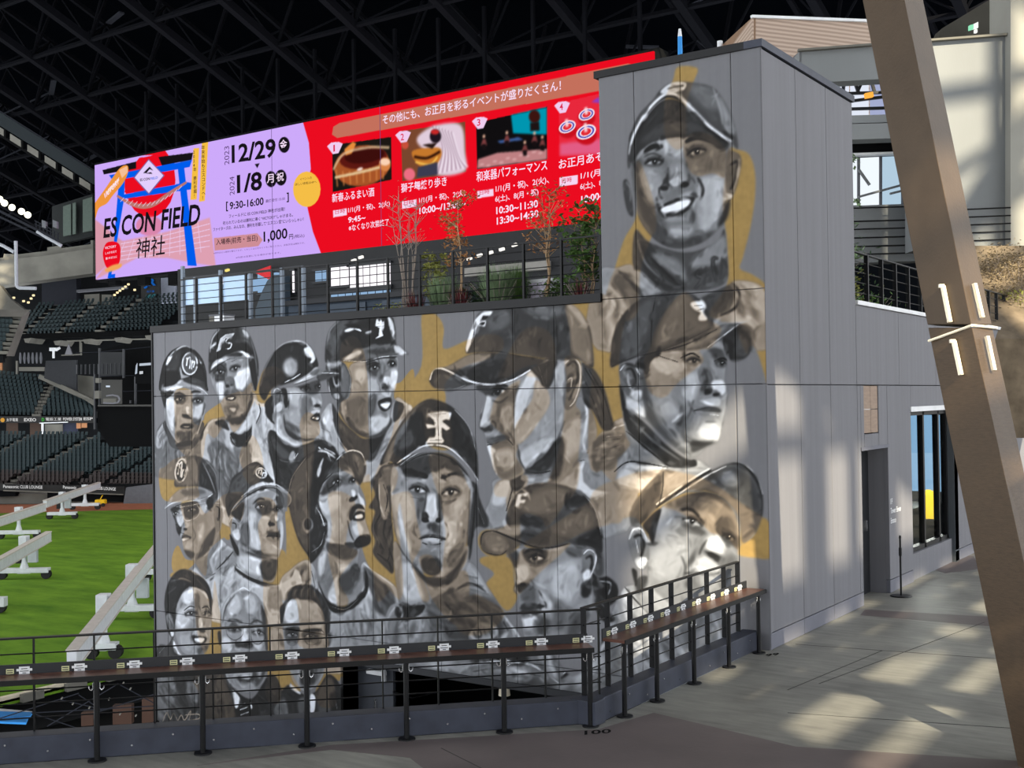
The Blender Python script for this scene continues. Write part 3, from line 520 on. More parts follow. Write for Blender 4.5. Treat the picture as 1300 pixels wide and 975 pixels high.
    for t in ("90,380 70,480 90,560 60,640 100,740", "120,580 100,660 130,740 120,800", "150,600 120,700 150,800", "60,620 50,680", "140,400 110,460", "70,760 120,800 150,850"): L(35, t, 12); L(130, t.replace('90,', '96,'), 4, 3, .6)
    P(110, "90,360 160,350 150,420 110,440", 10); S(70, "505,420 545,430 560,500 600,600 590,640 540,640 520,760 505,790 495,640 510,520", 5); L(40, "540,460 530,600 515,740", 10); L(40, "560,520 560,620", 8); L(120, "550,540 580,620", 5)
    S(130, "75,420 95,400 120,470 130,560 120,595 95,590 80,500", 4); L(175, "80,430 85,530 105,585", 7); L(55, "100,430 120,500 110,560", 9)
    S(140, "150,700 240,800 330,870 490,720 500,800 440,900 330,975 320,1000 190,1000 160,900", 4); P(190, "185,820 230,800 270,900 290,975 200,975", 24); P(70, "240,810 330,870 420,850 500,740 440,880 360,920 290,890", 14); P(150, "200,640 230,760 200,800", 14)
    S(150, "150,330 300,280 430,300 520,420 515,560 500,700 470,760 410,840 350,870 270,840 200,760 160,680 140,560", 4)
    P(65, "190,330 320,290 330,380 220,400 190,370", 12); P(80, "330,290 430,300 500,420 480,400 400,360 340,370", 14); P(185, "150,480 220,470 250,560 220,640 170,600", 26); P(195, "170,540 190,600 230,720 220,760 185,660", 16); P(180, "430,520 500,500 490,640 440,740 420,640", 28); P(205, "380,590 420,600 430,690 400,760", 20, .6); P(195, "310,490 350,480 360,570 330,600 300,570", 14); P(115, "260,500 300,500 290,580 265,620", 14); P(90, "355,480 380,500 380,600 360,580", 8)
    P(75, "280,580 300,560 320,600 290,610", 8); E(30, 302, 600, 20, 10, 5, 5); E(30, 362, 602, 14, 11, -5, 5); P(185, "315,585 345,590 340,610 320,610", 7); P(80, "310,620 350,615 370,660 320,650", 10)
    P(75, "270,690 300,672 340,668 400,690 370,700 310,695", 5); P(180, "285,692 330,682 370,688 360,708 310,702", 5); L(35, "268,690 330,682 400,695", 5); L(60, "285,708 330,722 375,712", 9); P(130, "300,720 370,720 340,740", 8)
    P(70, "280,790 310,770 360,780 380,840 340,870 290,845", 14); P(120, "240,740 330,740 360,770 280,780", 18, .7); L(90, "240,800 270,840", 8, 6); P(110, "400,780 470,700 480,740 420,830", 14)
    eye(265, 458, 38, 18, 8, -.2, white=200); eye(420, 470, 38, 19, -5, .1, white=190)
    P(28, "200,360 240,362 310,385 300,405 240,385 200,375", 5); P(40, "375,395 440,372 470,385 430,388 385,405", 5); L(85, "370,510 410,515 450,500", 8, 5); L(100, "230,490 270,500", 6)
    S(62, "85,340 100,290 160,180 230,80 310,25 390,40 450,80 510,160 545,260 552,410 520,360 460,300 400,262 300,252 220,290 170,345 130,320", 4)
    P(45, "160,220 270,70 300,230 200,280 160,280", 20); P(40, "430,100 500,190 540,330 470,270 420,240", 20); P(115, "100,320 160,190 230,90 200,190 150,280 130,320", 12); L(150, "440,75 510,160 545,290", 6); P(90, "170,220 230,170 240,230 180,270", 20); L(40, "120,330 170,330 200,310", 8)
    P(215, "300,235 320,205 345,205 350,160 310,165 300,140 345,150 340,125 305,95 345,90 370,78 425,90 415,125 400,120 380,130 420,165 400,175 378,160 378,205 390,225 380,235", 3, sm=0); L(90, "320,120 350,140", 5); L(90, "410,150 385,135", 5); L(80, "355,100 362,200", 5); L(110, "325,98 400,95", 4); L(110, "320,220 380,220", 4)
    P(75, "170,350 220,295 310,258 400,268 470,310 530,380 555,425 500,390 430,320 340,285 260,295 200,340", 4); L(215, "165,330 210,300 290,250 370,245 430,270 500,340 555,420", 7, 2, 1, .3); L(180, "180,340 240,295 320,265 400,275 470,330 545,420", 4, 2); L(30, "190,345 260,300 340,285 430,315 500,385", 6)
    # ================= M: older man, wide upturned brim, lower right
    F(*fM)
    S(150, "60,640 130,600 200,640 330,700 480,760 520,860 560,900 600,1000 0,1200 -30,900", 6); P(200, "70,620 110,640 140,720 90,760", 14); L(55, "80,610 130,670 200,740", 8); L(40, "150,680 280,800 360,900", 14, 5); P(120, "160,740 260,800 330,880 250,900", 20); P(80, "380,860 470,740 500,760 420,880", 18); P(190, "0,880 100,850 120,975 0,1000", 20); P(170, "280,760 360,840 330,930 270,880", 16); p.folds(100, 800, 70, 120, 60, 12, 9); p.folds(300, 900, 120, 80, 50, 14, 10); p.folds(450, 850, 60, 80, 100, 8, 9)
    S(140, "120,600 180,560 330,640 480,700 520,760 420,880 360,900 250,790 150,690", 5); P(160, "170,620 260,620 330,720 300,760 200,700", 26); P(110, "330,730 440,700 400,830 360,880", 26); P(80, "125,540 175,520 180,590 140,640", 8)
    S(138, "180,400 240,260 400,190 540,220 590,320 585,460 580,520 520,660 460,740 350,720 250,660 190,580", 4)
    P(158, "230,260 290,280 310,370 250,420 220,350", 14); P(160, "210,440 330,400 360,460 320,560 240,580 200,530", 30); P(95, "260,240 400,195 480,215 420,270 330,260", 14); P(120, "400,230 520,240 580,340 580,440 510,340", 20); P(85, "480,340 530,300 560,330 590,440 560,430 510,400", 14)
    P(90, "330,330 400,340 440,370 430,385 360,360", 10); P(130, "390,400 450,380 430,450 400,480", 14); P(190, "440,400 490,380 520,440 500,480 450,450", 14); P(75, "430,450 480,460 520,480 500,510 450,480", 9); E(50, 470, 470, 26, 10, 15, 5); P(175, "380,510 430,470 500,520 480,550 400,560", 18)
    P(100, "350,540 380,500 400,440 370,480 345,560", 9); L(50, "345,550 400,548 450,560 500,545", 7, 3); P(160, "410,565 490,555 480,610 430,630", 14); P(120, "350,570 420,600 420,680 370,650", 20); P(110, "530,470 580,480 560,580 520,640 510,540", 20)
    P(90, "285,340 350,350 430,380 350,375 290,365", 8, .35)
    eye(380, 322, 40, 16, 20, -.1, white=190); eye(540, 390, 26, 15, 20, 0, white=130); L(45, "320,270 380,270 430,330", 12, 5); L(50, "510,350 560,370", 10, 5); L(80, "500,330 490,360 510,380", 8, 5); L(100, "320,235 400,225 470,240", 5, 4); L(100, "340,215 420,205 500,225", 5, 4)
    P(60, "160,330 240,260 220,350 205,420 185,380", 7, mode='sil')
    S(125, "95,390 115,350 150,345 180,390 190,470 175,525 140,525 110,470", 4); L(190, "100,400 120,355 155,355 180,400", 8); L(50, "120,390 155,380 165,430 150,480", 13, 5); L(180, "130,400 140,460", 6); P(195, "130,490 175,480 170,525 140,525", 6); P(55, "110,530 135,540 135,600 125,600", 6, mode='sil')
    S(110, "100,300 120,240 170,170 250,95 320,85 440,85 430,110 560,60 640,90 685,170 690,290 650,380 600,415 585,320 540,240 470,195 390,180 310,210 230,260 170,320 120,350", 4)
    P(80, "110,320 150,220 250,110 250,180 220,250 160,320", 18); P(145, "260,100 380,100 430,115 300,180 250,220", 18); P(150, "390,85 445,90 410,105 340,95", 7); P(80, "430,130 550,80 630,110 670,190 680,280 600,240 510,170", 20); P(140, "500,120 560,100 580,160 530,160", 16); P(110, "420,180 520,190 600,260 660,310 610,400 590,320 540,240", 18); P(75, "330,200 450,185 530,230 585,330 560,280 470,215 380,205", 10)
    L(45, "220,260 330,180 440,105 530,62 600,68 660,130 690,220 688,300", 12, 3); L(175, "220,245 330,165 440,95 530,55 600,60 665,120 692,200", 7, 2, 1, .3); L(175, "230,260 340,185 445,118 530,75", 5); L(40, "250,100 248,180 230,250", 4)
    # ================= L: profile in cap, lower centre
    F(*fL)
    S(125, "-60,900 40,840 200,800 330,770 440,900 560,800 662,700 662,1100 -60,1100", 6); P(60, "60,830 180,780 250,830 150,860", 14); P(170, "300,800 340,790 370,900 320,900", 14); L(45, "390,910 480,840 580,740", 14, 4); L(190, "400,890 520,800", 6); P(170, "440,880 560,790 600,900 480,975", 30); L(180, "0,850 120,835 260,850 380,930", 10); L(55, "0,880 140,865 300,900", 10); P(95, "0,900 200,880 380,960 200,1000 0,980", 24); P(190, "120,870 200,860 250,890 170,890", 10); p.folds(120, 930, 150, 60, 10, 14, 9, dark=45); p.folds(500, 940, 110, 90, -40, 14, 9); p.folds(340, 840, 60, 60, 80, 8, 8, dark=50)
    S(45, "520,440 560,460 600,460 640,500 640,560 600,600 630,650 580,660 540,600 530,520", 5); L(120, "560,480 610,490 600,540", 8); L(120, "570,580 610,620", 7); P(85, "540,330 575,360 580,450 540,450", 8, mode='sil')
    S(150, "150,340 175,400 190,470 180,520 200,545 205,590 215,640 220,700 240,740 330,760 440,740 520,640 530,540 500,320 330,330", 4)
    P(150, "440,580 530,520 530,660 430,820 350,790 380,700", 26); P(95, "430,640 520,600 500,700 420,780", 26)
    P(80, "150,345 200,350 200,400 185,420", 8); P(85, "220,340 330,340 310,400 250,400", 12); P(185, "190,420 240,410 250,470 215,490 190,480", 12); P(60, "195,495 250,490 230,520 205,530", 6); P(108, "210,530 260,500 300,560 260,580 220,580", 14)
    P(195, "340,440 440,390 470,440 440,560 380,560 340,510", 34); P(180, "290,520 350,570 360,650 310,640", 22); P(115, "370,560 420,620 400,700 350,680", 24); P(170, "300,440 350,440 340,500 290,500", 18); P(180, "420,460 470,450 460,540 420,560", 20)
    L(40, "205,600 260,598 320,590", 8, 3); P(75, "215,580 260,575 320,590 260,605 215,600", 6); P(60, "215,605 290,610 280,630 225,635", 8); P(205, "222,640 270,635 270,680 235,690", 12); P(90, "280,640 340,640 340,700 290,720", 20); L(75, "290,520 320,570 325,600", 8, 5)
    eye(280, 378, 34, 16, -2, -.3, white=185); L(30, "225,355 270,338 320,350", 13, 4); L(80, "250,410 300,412", 8, 5)
    P(110, "410,330 480,330 490,370 430,370", 8); S(130, "485,350 510,335 540,345 548,390 530,450 505,500 488,480", 4); L(190, "490,360 515,340 543,360 540,410 515,470", 7); L(55, "500,380 525,370 525,420 505,450", 12, 5); P(200, "490,440 520,430 515,480 495,500", 6); P(50, "485,500 530,470 520,540 485,550", 8)
    S(85, "150,230 160,160 190,100 240,60 330,45 430,65 500,100 540,160 560,230 575,300 570,360 520,330 430,315 330,270 240,235", 4)
    P(115, "220,120 330,60 430,80 420,130 300,190 230,180", 30); P(55, "215,180 300,200 330,210 300,245 215,230", 14); P(55, "430,90 510,110 470,150 420,140", 14); P(50, "450,300 560,240 575,350 520,330", 14); P(105, "340,250 500,150 550,220 440,290", 26); L(150, "480,85 540,160 570,280", 5); P(205, "185,150 200,95 250,88 240,105 215,105 212,120 235,120 228,135 210,135 205,155", 3, sm=0)
    S(92, "30,300 45,262 90,250 150,235 230,235 300,250 370,275 430,310 350,335 280,335 215,322 170,350 100,368 45,345", 3); P(140, "45,265 150,240 230,240 190,280 100,265", 10); L(30, "35,320 45,270 90,258 150,280 210,305 280,330 360,330 430,312", 8, 2); P(70, "210,260 330,270 330,320 240,310", 14); P(120, "50,280 100,270 150,300 140,350 70,340", 14); L(35, "150,345 120,365 60,355 35,330", 6)
    # ================= H: man with glasses in badge cap
    F(*fH)
    S(170, "240,860 350,740 420,640 470,680 542,740 600,900 560,1050 240,1050 220,950", 5); L(75, "360,930 440,860 500,760", 16, 4); P(200, "370,720 430,650 470,690 400,790", 14); L(90, "330,920 400,880", 14); P(200, "390,920 540,860 560,1000 400,1050", 12); L(45, "470,860 490,790 530,830", 5); p.folds(430, 780, 50, 90, 120, 8, 8); p.folds(470, 970, 80, 50, 20, 7, 8)
    S(130, "250,790 350,700 420,600 430,680 360,790 380,880 330,920 290,880", 4)
    S(145, "85,440 200,390 350,370 430,380 445,440 440,560 400,660 350,740 270,795 210,770 175,710 160,640 130,590 120,520", 4)
    P(60, "90,440 150,420 170,520 150,640 130,590 110,500", 10); P(185, "120,470 165,450 180,530 150,560", 10); P(70, "170,400 280,390 270,480 190,500", 14, .8); P(175, "290,430 340,400 335,460 300,480", 6); P(140, "240,520 330,490 350,600 300,720 250,640", 26); P(190, "280,560 320,540 310,640 280,660", 22, .7); P(85, "330,640 400,560 380,680 330,750 260,790 290,730", 18); P(80, "180,720 250,740 240,780 200,770", 14); P(165, "190,670 240,670 230,710 190,710", 14)
    P(170, "185,530 205,530 210,560 190,570", 7); E(45, 190, 578, 14, 8, 0, 4); P(75, "155,640 190,620 235,635 200,655 170,660", 6); P(190, "165,645 220,640 180,660", 4); L(95, "240,560 260,620 245,660", 7, 5); L(60, "150,600 185,610", 9)
    eye(125, 470, 22, 14, 0, -.2, white=185); eye(235, 445, 32, 15, -8, -.2, white=140); L(190, "100,420 170,425", 6); L(195, "175,425 180,500 210,520 270,495 290,450 270,410", 5, 2); L(205, "150,430 330,395", 6); L(150, "95,440 110,530 160,520 170,440", 4, 2)
    S(125, "385,400 410,385 440,420 440,520 415,600 395,560", 4); L(60, "400,420 425,440 415,520", 12); L(190, "390,400 430,400", 5); P(50, "340,370 400,350 385,420 350,440", 6)
    S(75, "115,280 125,200 160,100 220,75 320,90 390,160 418,260 415,360 390,380 350,330 280,290 160,290", 4); P(115, "120,230 170,90 260,85 280,150 270,270 150,280", 24); P(45, "285,140 320,130 400,260 400,330 300,290", 16); L(185, "310,120 360,220 400,330", 8, 5); L(175, "330,100 400,200 415,330", 6, 5); L(45, "275,110 290,280", 5)
    E(185, 162, 175, 44, 86, 8, 3); E(70, 162, 175, 34, 74, 8, 3)
    for t in ("140,125 150,140 138,200", "150,135 168,120 158,220", "175,165 165,225", "172,180 192,170 182,215"): L(215, t, 12, 2, taper=0)
    S(140, "45,440 60,400 130,320 200,290 300,290 380,330 300,370 190,385 120,400", 4); P(190, "55,430 130,390 200,385 130,400", 7); P(105, "160,310 290,300 330,330 200,350", 16); L(205, "48,440 100,400 200,388 320,370 380,335", 7); L(35, "90,445 150,410 250,390", 6)
    # ================= I: man in cap looking up right
    F(*fI)
    S(190, "-20,900 0,850 130,800 330,900 440,930 540,880 574,820 620,900 640,1200 -30,1200", 5); L(40, "130,810 230,880 340,920 440,925", 30, 4); L(120, "140,790 240,860 340,895 430,900", 8); L(60, "60,830 100,740 150,790", 7); P(150, "20,700 100,680 150,720 130,790 0,860", 16); L(75, "0,820 70,750 120,690", 14); P(150, "380,960 460,950 480,1100 380,1100", 16); p.folds(150, 1000, 150, 90, 100, 14, 9, dark=120); p.folds(60, 780, 50, 60, -50, 7, 7)
    S(150, "160,620 330,640 440,720 420,900 340,905 230,860 165,790", 4); P(195, "170,720 320,740 330,860 230,840 170,790", 24); P(75, "320,770 440,740 420,880 340,890", 20); P(85, "170,670 320,710 440,730 320,740", 14)
    S(150, "180,460 200,340 290,270 430,250 490,380 480,460 490,560 470,680 440,740 340,725 220,680 160,620", 4)
    P(195, "240,400 290,420 290,520 320,600 310,690 250,640 230,500", 24); P(115, "190,480 230,480 240,620 200,660 165,600", 20); P(85, "290,330 390,320 400,400 350,430 300,400", 16); P(175, "300,460 370,440 380,530 330,560", 20); P(190, "460,470 490,480 480,640 460,680 465,560", 10); P(130, "400,420 440,420 450,470 390,480", 12); P(200, "425,430 445,430 445,465 430,465", 5); E(45, 400, 490, 26, 12, 5, 5); P(170, "350,620 440,640 430,710 360,690", 22); P(85, "210,650 320,700 440,720 330,725", 14)
    P(75, "360,580 400,545 455,560 460,580 400,585", 6); P(135, "365,585 450,590 430,620 390,615", 6); L(35, "358,580 410,575 465,585", 6); L(90, "370,520 365,560", 8, 5); P(80, "430,290 490,300 480,400 450,360", 10)
    eye(318, 362, 34, 17, -8, .3); eye(438, 382, 24, 16, 5, .2); L(35, "260,345 310,305 350,310", 13, 5); L(45, "400,320 430,310", 10, 5)
    P(50, "110,400 200,330 185,430 165,480 130,440", 6, mode='sil'); S(135, "88,470 105,438 135,450 165,500 170,600 140,605 105,550", 4); L(185, "92,480 108,445 140,460", 6); L(50, "112,480 140,490 140,540", 11); P(200, "115,550 165,530 165,600 140,605", 6); P(45, "95,560 130,610 160,680 150,720 110,640", 6, mode='sil')
    S(62, "65,300 90,240 110,160 180,100 280,38 330,65 385,140 415,185 330,180 250,215 190,280 110,390 90,440 70,380", 4); P(90, "120,180 200,110 240,200 180,270 100,260", 20); P(85, "200,110 280,50 350,90 330,170 240,190", 18); L(40, "180,100 230,60 285,40 340,75 410,180", 5); P(45, "320,100 370,130 400,180 340,175", 10)
    E(205, 325, 118, 46, 38, 35, 3); E(70, 325, 118, 36, 29, 35, 3)
    for t in ("308,95 305,125", "308,98 328,95 322,130", "338,110 332,140", "338,118 355,115 350,140"): L(225, t, 9, 2, taper=0)
    S(130, "105,400 140,340 230,260 330,210 430,210 510,250 545,300 530,350 480,385 490,340 440,270 350,235 260,270 180,330 130,385", 3); L(35, "110,400 180,320 270,255 360,225 440,235 490,290", 9, 3); L(190, "180,290 270,225 360,195 440,205 520,260", 8, 3); P(105, "470,260 530,290 530,340 490,370", 8); P(75, "430,240 480,270 490,350 470,310", 8)
    # ================= N, O, P: three men in suits along the foot of the wall
    F(*fN)
    S(72, "-10,530 60,480 90,440 130,530 200,560 330,560 370,600 370,1020 -10,1020", 5); P(110, "0,620 90,640 110,760 60,900 0,900", 26); P(45, "90,640 180,620 240,700 250,860 160,860", 22); P(115, "170,700 240,720 230,830 180,800", 20); P(205, "92,450 145,540 100,520", 6); P(200, "155,620 250,600 200,650 170,645", 6); L(150, "10,530 80,450", 5); L(35, "110,660 130,780 200,880", 9); p.folds(120, 800, 120, 140, 65, 14, 9, dark=25, light=120); p.folds(310, 800, 50, 150, 100, 8, 9, dark=25, light=100)
    S(150, "100,330 110,200 220,150 300,220 320,290 315,400 295,510 240,545 150,530 105,430", 4); P(195, "120,290 200,250 200,330 150,390 110,370", 26); P(205, "150,180 215,150 215,230 160,240", 18); P(170, "130,420 200,400 200,500 150,500", 26); P(85, "215,180 250,200 245,380 225,360 220,260", 12, .6); P(150, "250,200 310,240 310,330 260,260", 18); P(80, "250,390 280,395 275,410 240,405", 5); P(190, "240,330 262,330 262,385 245,380", 8); P(65, "200,430 240,430 290,440 270,480 230,480", 6); P(228, "215,445 275,442 262,468 235,465", 3); L(90, "205,400 200,440 220,480", 7, 4); L(80, "295,400 300,450", 7, 4); P(95, "240,500 300,480 290,520 240,540", 14)
    eye(195, 297, 30, 14, -5, .2); eye(288, 297, 26, 14, 5, -.1); L(40, "155,280 190,255 220,260", 8); L(40, "262,265 290,255 308,275", 8)
    S(45, "40,220 60,120 110,50 170,35 250,75 300,130 320,210 315,290 290,180 215,140 160,160 120,230 105,330 95,440 60,400 45,300", 4); L(130, "75,110 140,90 200,110", 9, 6); L(120, "60,180 110,140", 8, 6); L(120, "230,90 290,160", 8, 6); L(90, "150,60 160,140", 6, 4); S(125, "50,310 70,295 90,330 95,400 75,400 58,360", 4); L(50, "65,320 80,350", 8); P(190, "75,395 98,400 95,430 80,430", 4)
    L(150, "30,935 55,880 75,920 95,885 120,930", 6, 2, mode='sil'); L(0, "30,935 55,880 75,920 95,885 120,930", 7, 2, mode='gold'); L(150, "120,930 140,895 160,925 195,870 185,930", 6, 2, mode='sil'); L(0, "120,930 140,895 160,925 195,870 185,930", 7, 2, mode='gold'); L(150, "160,895 240,890 245,915 190,925", 6, 2, mode='sil'); L(0, "160,895 240,890 245,915 190,925", 7, 2, mode='gold')
    F(*fO)
    S(60, "30,640 110,640 180,760 300,820 410,660 488,720 500,1000 0,1000", 5); P(85, "50,700 110,660 170,800 170,960 60,960", 20); P(40, "180,780 300,830 400,690 430,800 300,975 200,960", 16); P(215, "163,765 220,830 185,890", 4); P(215, "285,850 300,880 290,895", 4); P(35, "215,840 270,840 290,950 205,950", 6); p.folds(100, 850, 60, 120, 80, 8, 9, dark=30, light=110); p.folds(400, 880, 80, 90, 50, 10, 9, dark=25, light=105)
    for t in ("215,870 250,855", "215,900 270,880", "220,935 275,915"): L(205, t, 11, 3)
    S(155, "80,330 85,220 130,130 200,85 290,80 350,130 395,230 410,380 400,640 350,740 270,780 190,760 130,700 95,560", 4)
    P(195, "130,150 200,110 220,200 150,260", 26); P(190, "250,120 320,130 320,220 270,240", 26); P(85, "360,170 400,300 405,520 380,400", 16); P(200, "100,400 150,420 150,480 100,480", 14); P(205, "230,360 260,350 270,430 230,450", 12); P(75, "215,440 285,430 300,470 220,470", 8); P(180, "130,600 300,590 290,640 190,650", 24); P(75, "200,680 320,640 310,700 240,710", 9); P(170, "200,640 300,640 280,690 220,680", 10); P(85, "310,560 400,560 380,680 320,740", 24); P(150, "320,600 370,590 350,690", 20); P(80, "180,440 230,440 200,480", 10); P(190, "310,455 375,450 350,490", 12)
    eye(175, 345, 40, 15, 8, .1, white=150); eye(340, 370, 38, 15, 8, .1, white=150); L(75, "130,290 180,280 230,300", 14, 6); L(75, "285,310 330,285 380,310", 14, 6); L(70, "115,320 130,390 180,420 230,390 240,330", 5); L(70, "290,350 295,420 340,450 385,410 385,350", 5); L(120, "110,325 385,345", 5)
    L(205, "90,280 110,180 170,100 240,70 320,95 370,150", 9, 6); L(75, "95,300 120,190 180,110", 8, 6); L(225, "200,80 240,60 280,85", 9); P(60, "60,370 80,360 85,440 70,450", 6, mode='sil')
    F(*fP)
    S(55, "-10,860 60,800 130,750 220,820 300,800 390,680 480,780 480,1000 -10,1000", 5); P(110, "20,900 90,850 110,975 30,975", 20); P(100, "180,860 240,840 240,960 190,960", 20); P(90, "310,820 400,700 430,900 330,950", 18); P(215, "262,820 300,840 290,940 262,940", 5); P(200, "130,740 200,810 180,815 125,770", 5); P(45, "400,820 470,840 470,975 420,975", 14); L(150, "440,860 450,930", 6)
    S(155, "75,330 85,220 150,160 290,160 350,220 390,380 385,560 360,680 300,770 220,800 150,740 110,620 80,500", 4)
    P(205, "85,250 120,180 175,190 180,310 100,320", 14); P(165, "190,200 320,190 330,290 210,300", 26); P(75, "90,370 180,365 180,470 110,470", 14, .7); P(85, "210,390 330,385 330,460 220,460", 16, .7); P(170, "180,470 210,480 215,600 180,590", 12); P(150, "110,490 170,500 160,620 120,600", 22); P(80, "160,600 190,590 280,600 260,640 180,620", 10); P(220, "185,615 235,610 220,632", 4); P(70, "200,650 290,600 330,640 300,740 220,770 190,720", 26); P(150, "140,650 190,650 180,750 140,720", 18); P(120, "290,600 370,580 340,680 300,720", 22)
    eye(140, 410, 36, 16, 3, .1, white=185); eye(265, 420, 36, 16, 3, .1, white=165); P(28, "100,365 180,370 185,385 110,380", 6); P(28, "215,385 250,370 335,370 335,385 240,388", 6); L(35, "75,375 190,385 330,378 375,420", 7); L(120, "90,400 110,470 160,480 185,400", 5); L(70, "220,400 240,470 310,470 330,400", 5); L(190, "340,390 370,420", 6)
    S(70, "60,330 55,230 90,180 110,110 160,75 240,62 310,100 370,170 400,280 395,420 375,420 350,260 290,180 200,170 130,170 90,250 75,340", 4)
    for k in range(9): L(125 if k % 2 else 35, f"{130 + 24 * k},{165 - 2 * k} {140 + 22 * k},{110} {170 + 18 * k},{75 + 2 * k}", 8, 4)
    L(150, "90,180 110,120 140,90", 9, 5); S(125, "45,410 60,400 75,430 85,490 60,480", 4); S(110, "380,410 410,400 405,470 385,490", 4)
    # last accents: contours of noses, cheeks and brims
    F(*fK); L(55, "304,470 300,520 288,570 292,598", 6, 4, .8); L(90, "250,610 246,650 264,690", 8, 6, .7); L(90, "392,610 412,650 402,695", 8, 6, .7); P(96, "470,560 508,520 502,680 462,750", 26, .45); L(205, "338,490 342,560 336,590", 8, 5, .7); L(45, "150,600 165,700 210,780 280,850", 6, 5, .6); L(60, "512,450 508,600 496,720", 7, 5, .7); L(190, "190,540 230,530", 10, 8, .6); L(200, "420,540 480,530", 14, 10, .5)
    F(*fC); L(60, "300,485 282,560 266,628 292,658", 6, 3, .8); L(55, "322,600 345,612 350,640", 6, 4, .8); L(60, "500,845 580,790 650,700 690,600", 8, 6, .5); L(75, "400,640 435,690 440,720", 7, 5, .7); L(200, "350,765 420,760", 16, 10, .5)
    F(*fB); L(55, "520,430 540,500 518,548", 7, 5, .7); L(80, "440,600 455,650 440,690", 9, 7, .6); L(200, "565,450 580,510", 9, 6, .8); L(60, "645,560 640,640 622,720 600,800", 5, 3, .7); L(205, "530,615 580,612", 10, 6, .6)
    F(*fL); L(50, "180,405 195,470 182,515 200,540", 6, 3, .8); L(70, "255,470 270,500 250,520", 7, 5, .7); L(200, "225,425 232,470", 9, 6, .7); L(60, "230,735 330,755 430,735", 8, 6, .6)
    F(*fM); L(60, "410,470 420,440 445,400", 8, 6, .7); L(75, "330,470 348,520 340,570", 9, 7, .6); L(210, "465,400 500,430", 11, 7, .7); L(70, "300,300 340,300", 6, 4, .7); L(90, "270,380 320,390", 6, 5, .6)
    F(*fA); L(60, "262,400 255,450 232,478", 7, 5, .7); L(205, "296,400 300,450", 9, 6, .7); L(60, "355,440 372,465", 8, 5, .7); L(50, "140,590 185,665 245,712 315,726 400,700", 5, 4, .6); L(195, "180,420 215,425", 12, 8, .5)
    p.finish(7000)

def mural_rgb(p, rng):
    g = (np.clip(p.G, 4, 250) / 255.0) ** 1.32
    n = p.blur(rng.random(p.G.shape).astype(np.float32), 2) - .5
    n2 = p.blur(rng.random(p.G.shape).astype(np.float32), 9) - .5
    streak = np.repeat(p.blur(rng.random((max(p.h // 40, 2), p.w)).astype(np.float32), 1), 40, 0)
    streak = np.pad(streak, ((0, max(p.h - streak.shape[0], 0)), (0, 0)), mode='edge')[:p.h] - .5
    g = np.clip(g * (1 + .28 * n + .5 * n2 + .05 * streak), 0.02, 1)
    cool = np.stack([g * .965, g * .99, g * 1.03], -1)
    warm = np.stack([np.interp(g, (0, .2, .45, .7, 1), (.07, .235, .485, .71, .91)), np.interp(g, (0, .2, .45, .7, 1), (.06, .205, .43, .655, .865)), np.interp(g, (0, .2, .45, .7, 1), (.055, .175, .365, .59, .81))], -1)
    wall = np.array((.425, .43, .45)) * (1 + .10 * streak + .08 * n + .1 * n2)[..., None]
    gl = np.array((.575, .475, .275)) * (1 + .45 * n + .9 * n2 + .08 * streak)[..., None]
    m, a = p.M[..., None], p.A[..., None]
    g_ = 1.0
    out = (wall * (1 - m) + gl * m) * (1 - a) + (cool * (1 - m * .85) + warm * m * .85) * a
    return np.clip(out, 0, 1)
# ================================================================ the setting
PI = math.pi
MX0, MX1, MY, MZ0, MZ1, TZ, TX0, TY1 = -16.55, -5.366, 13.014, -2.44, 4.27, 7.15, -7.59, 16.28
# ---- concourse floor: edge follows the kerb
def floor_material():
    m = bpy.data.materials.new('floor_concrete'); m.use_nodes = True; nt = m.node_tree; b = nt.nodes['Principled BSDF']; N = nt.nodes.new; L = nt.links.new
    tc = N('ShaderNodeTexCoord'); b.inputs['Roughness'].default_value = .5; b.inputs['Specular IOR Level'].default_value = .35
    n1 = N('ShaderNodeTexNoise'); n1.inputs['Scale'].default_value = .8; n1.inputs['Detail'].default_value = 8; n1.inputs['Roughness'].default_value = .65; L(tc.outputs['Object'], n1.inputs['Vector'])
    mp = N('ShaderNodeMapping'); mp.inputs['Scale'].default_value = (1.2, 7, 1); mp.inputs['Rotation'].default_value = (0, 0, .5); L(tc.outputs['Object'], mp.inputs[0])
    n2 = N('ShaderNodeTexNoise'); n2.inputs['Scale'].default_value = 1.6; n2.inputs['Detail'].default_value = 7; L(mp.outputs[0], n2.inputs['Vector'])
    ad = N('ShaderNodeMath'); ad.operation = 'MULTIPLY_ADD'; ad.inputs[1].default_value = .6; L(n1.outputs[0], ad.inputs[0]); 
    m5 = N('ShaderNodeMath'); m5.operation = 'MULTIPLY'; m5.inputs[1].default_value = .4; L(n2.outputs[0], m5.inputs[0]); L(m5.outputs[0], ad.inputs[2])
    r = N('ShaderNodeValToRGB'); r.color_ramp.elements[0].position = .36; r.color_ramp.elements[1].position = .64
    r.color_ramp.elements[0].color = lin((102, 102, 99)) + (1,); r.color_ramp.elements[1].color = lin((142, 142, 135)) + (1,); L(ad.outputs[0], r.inputs[0])
    L(r.outputs[0], b.inputs['Base Color'])
    bp = N('ShaderNodeBump'); bp.inputs['Strength'].default_value = .15; bp.inputs['Distance'].default_value = .01; L(n2.outputs[0], bp.inputs['Height']); L(bp.outputs[0], b.inputs['Normal'])
    return m
M['floor'] = floor_material()
M['floorp'] = mat('floor_plum', (98, 90, 90), .5, var=.15, scale=1.5, bump=.1, bscale=20)
KD = Vector((.698, .716, 0)); KN = Vector((-.716, .698, 0))          # kerb one: along, and away from the floor
K0 = Vector((-9.151, 5.592, 0)); KC = Vector((-5.56, 9.28, 0)); KX = -5.52
far0 = K0 - KD * 14
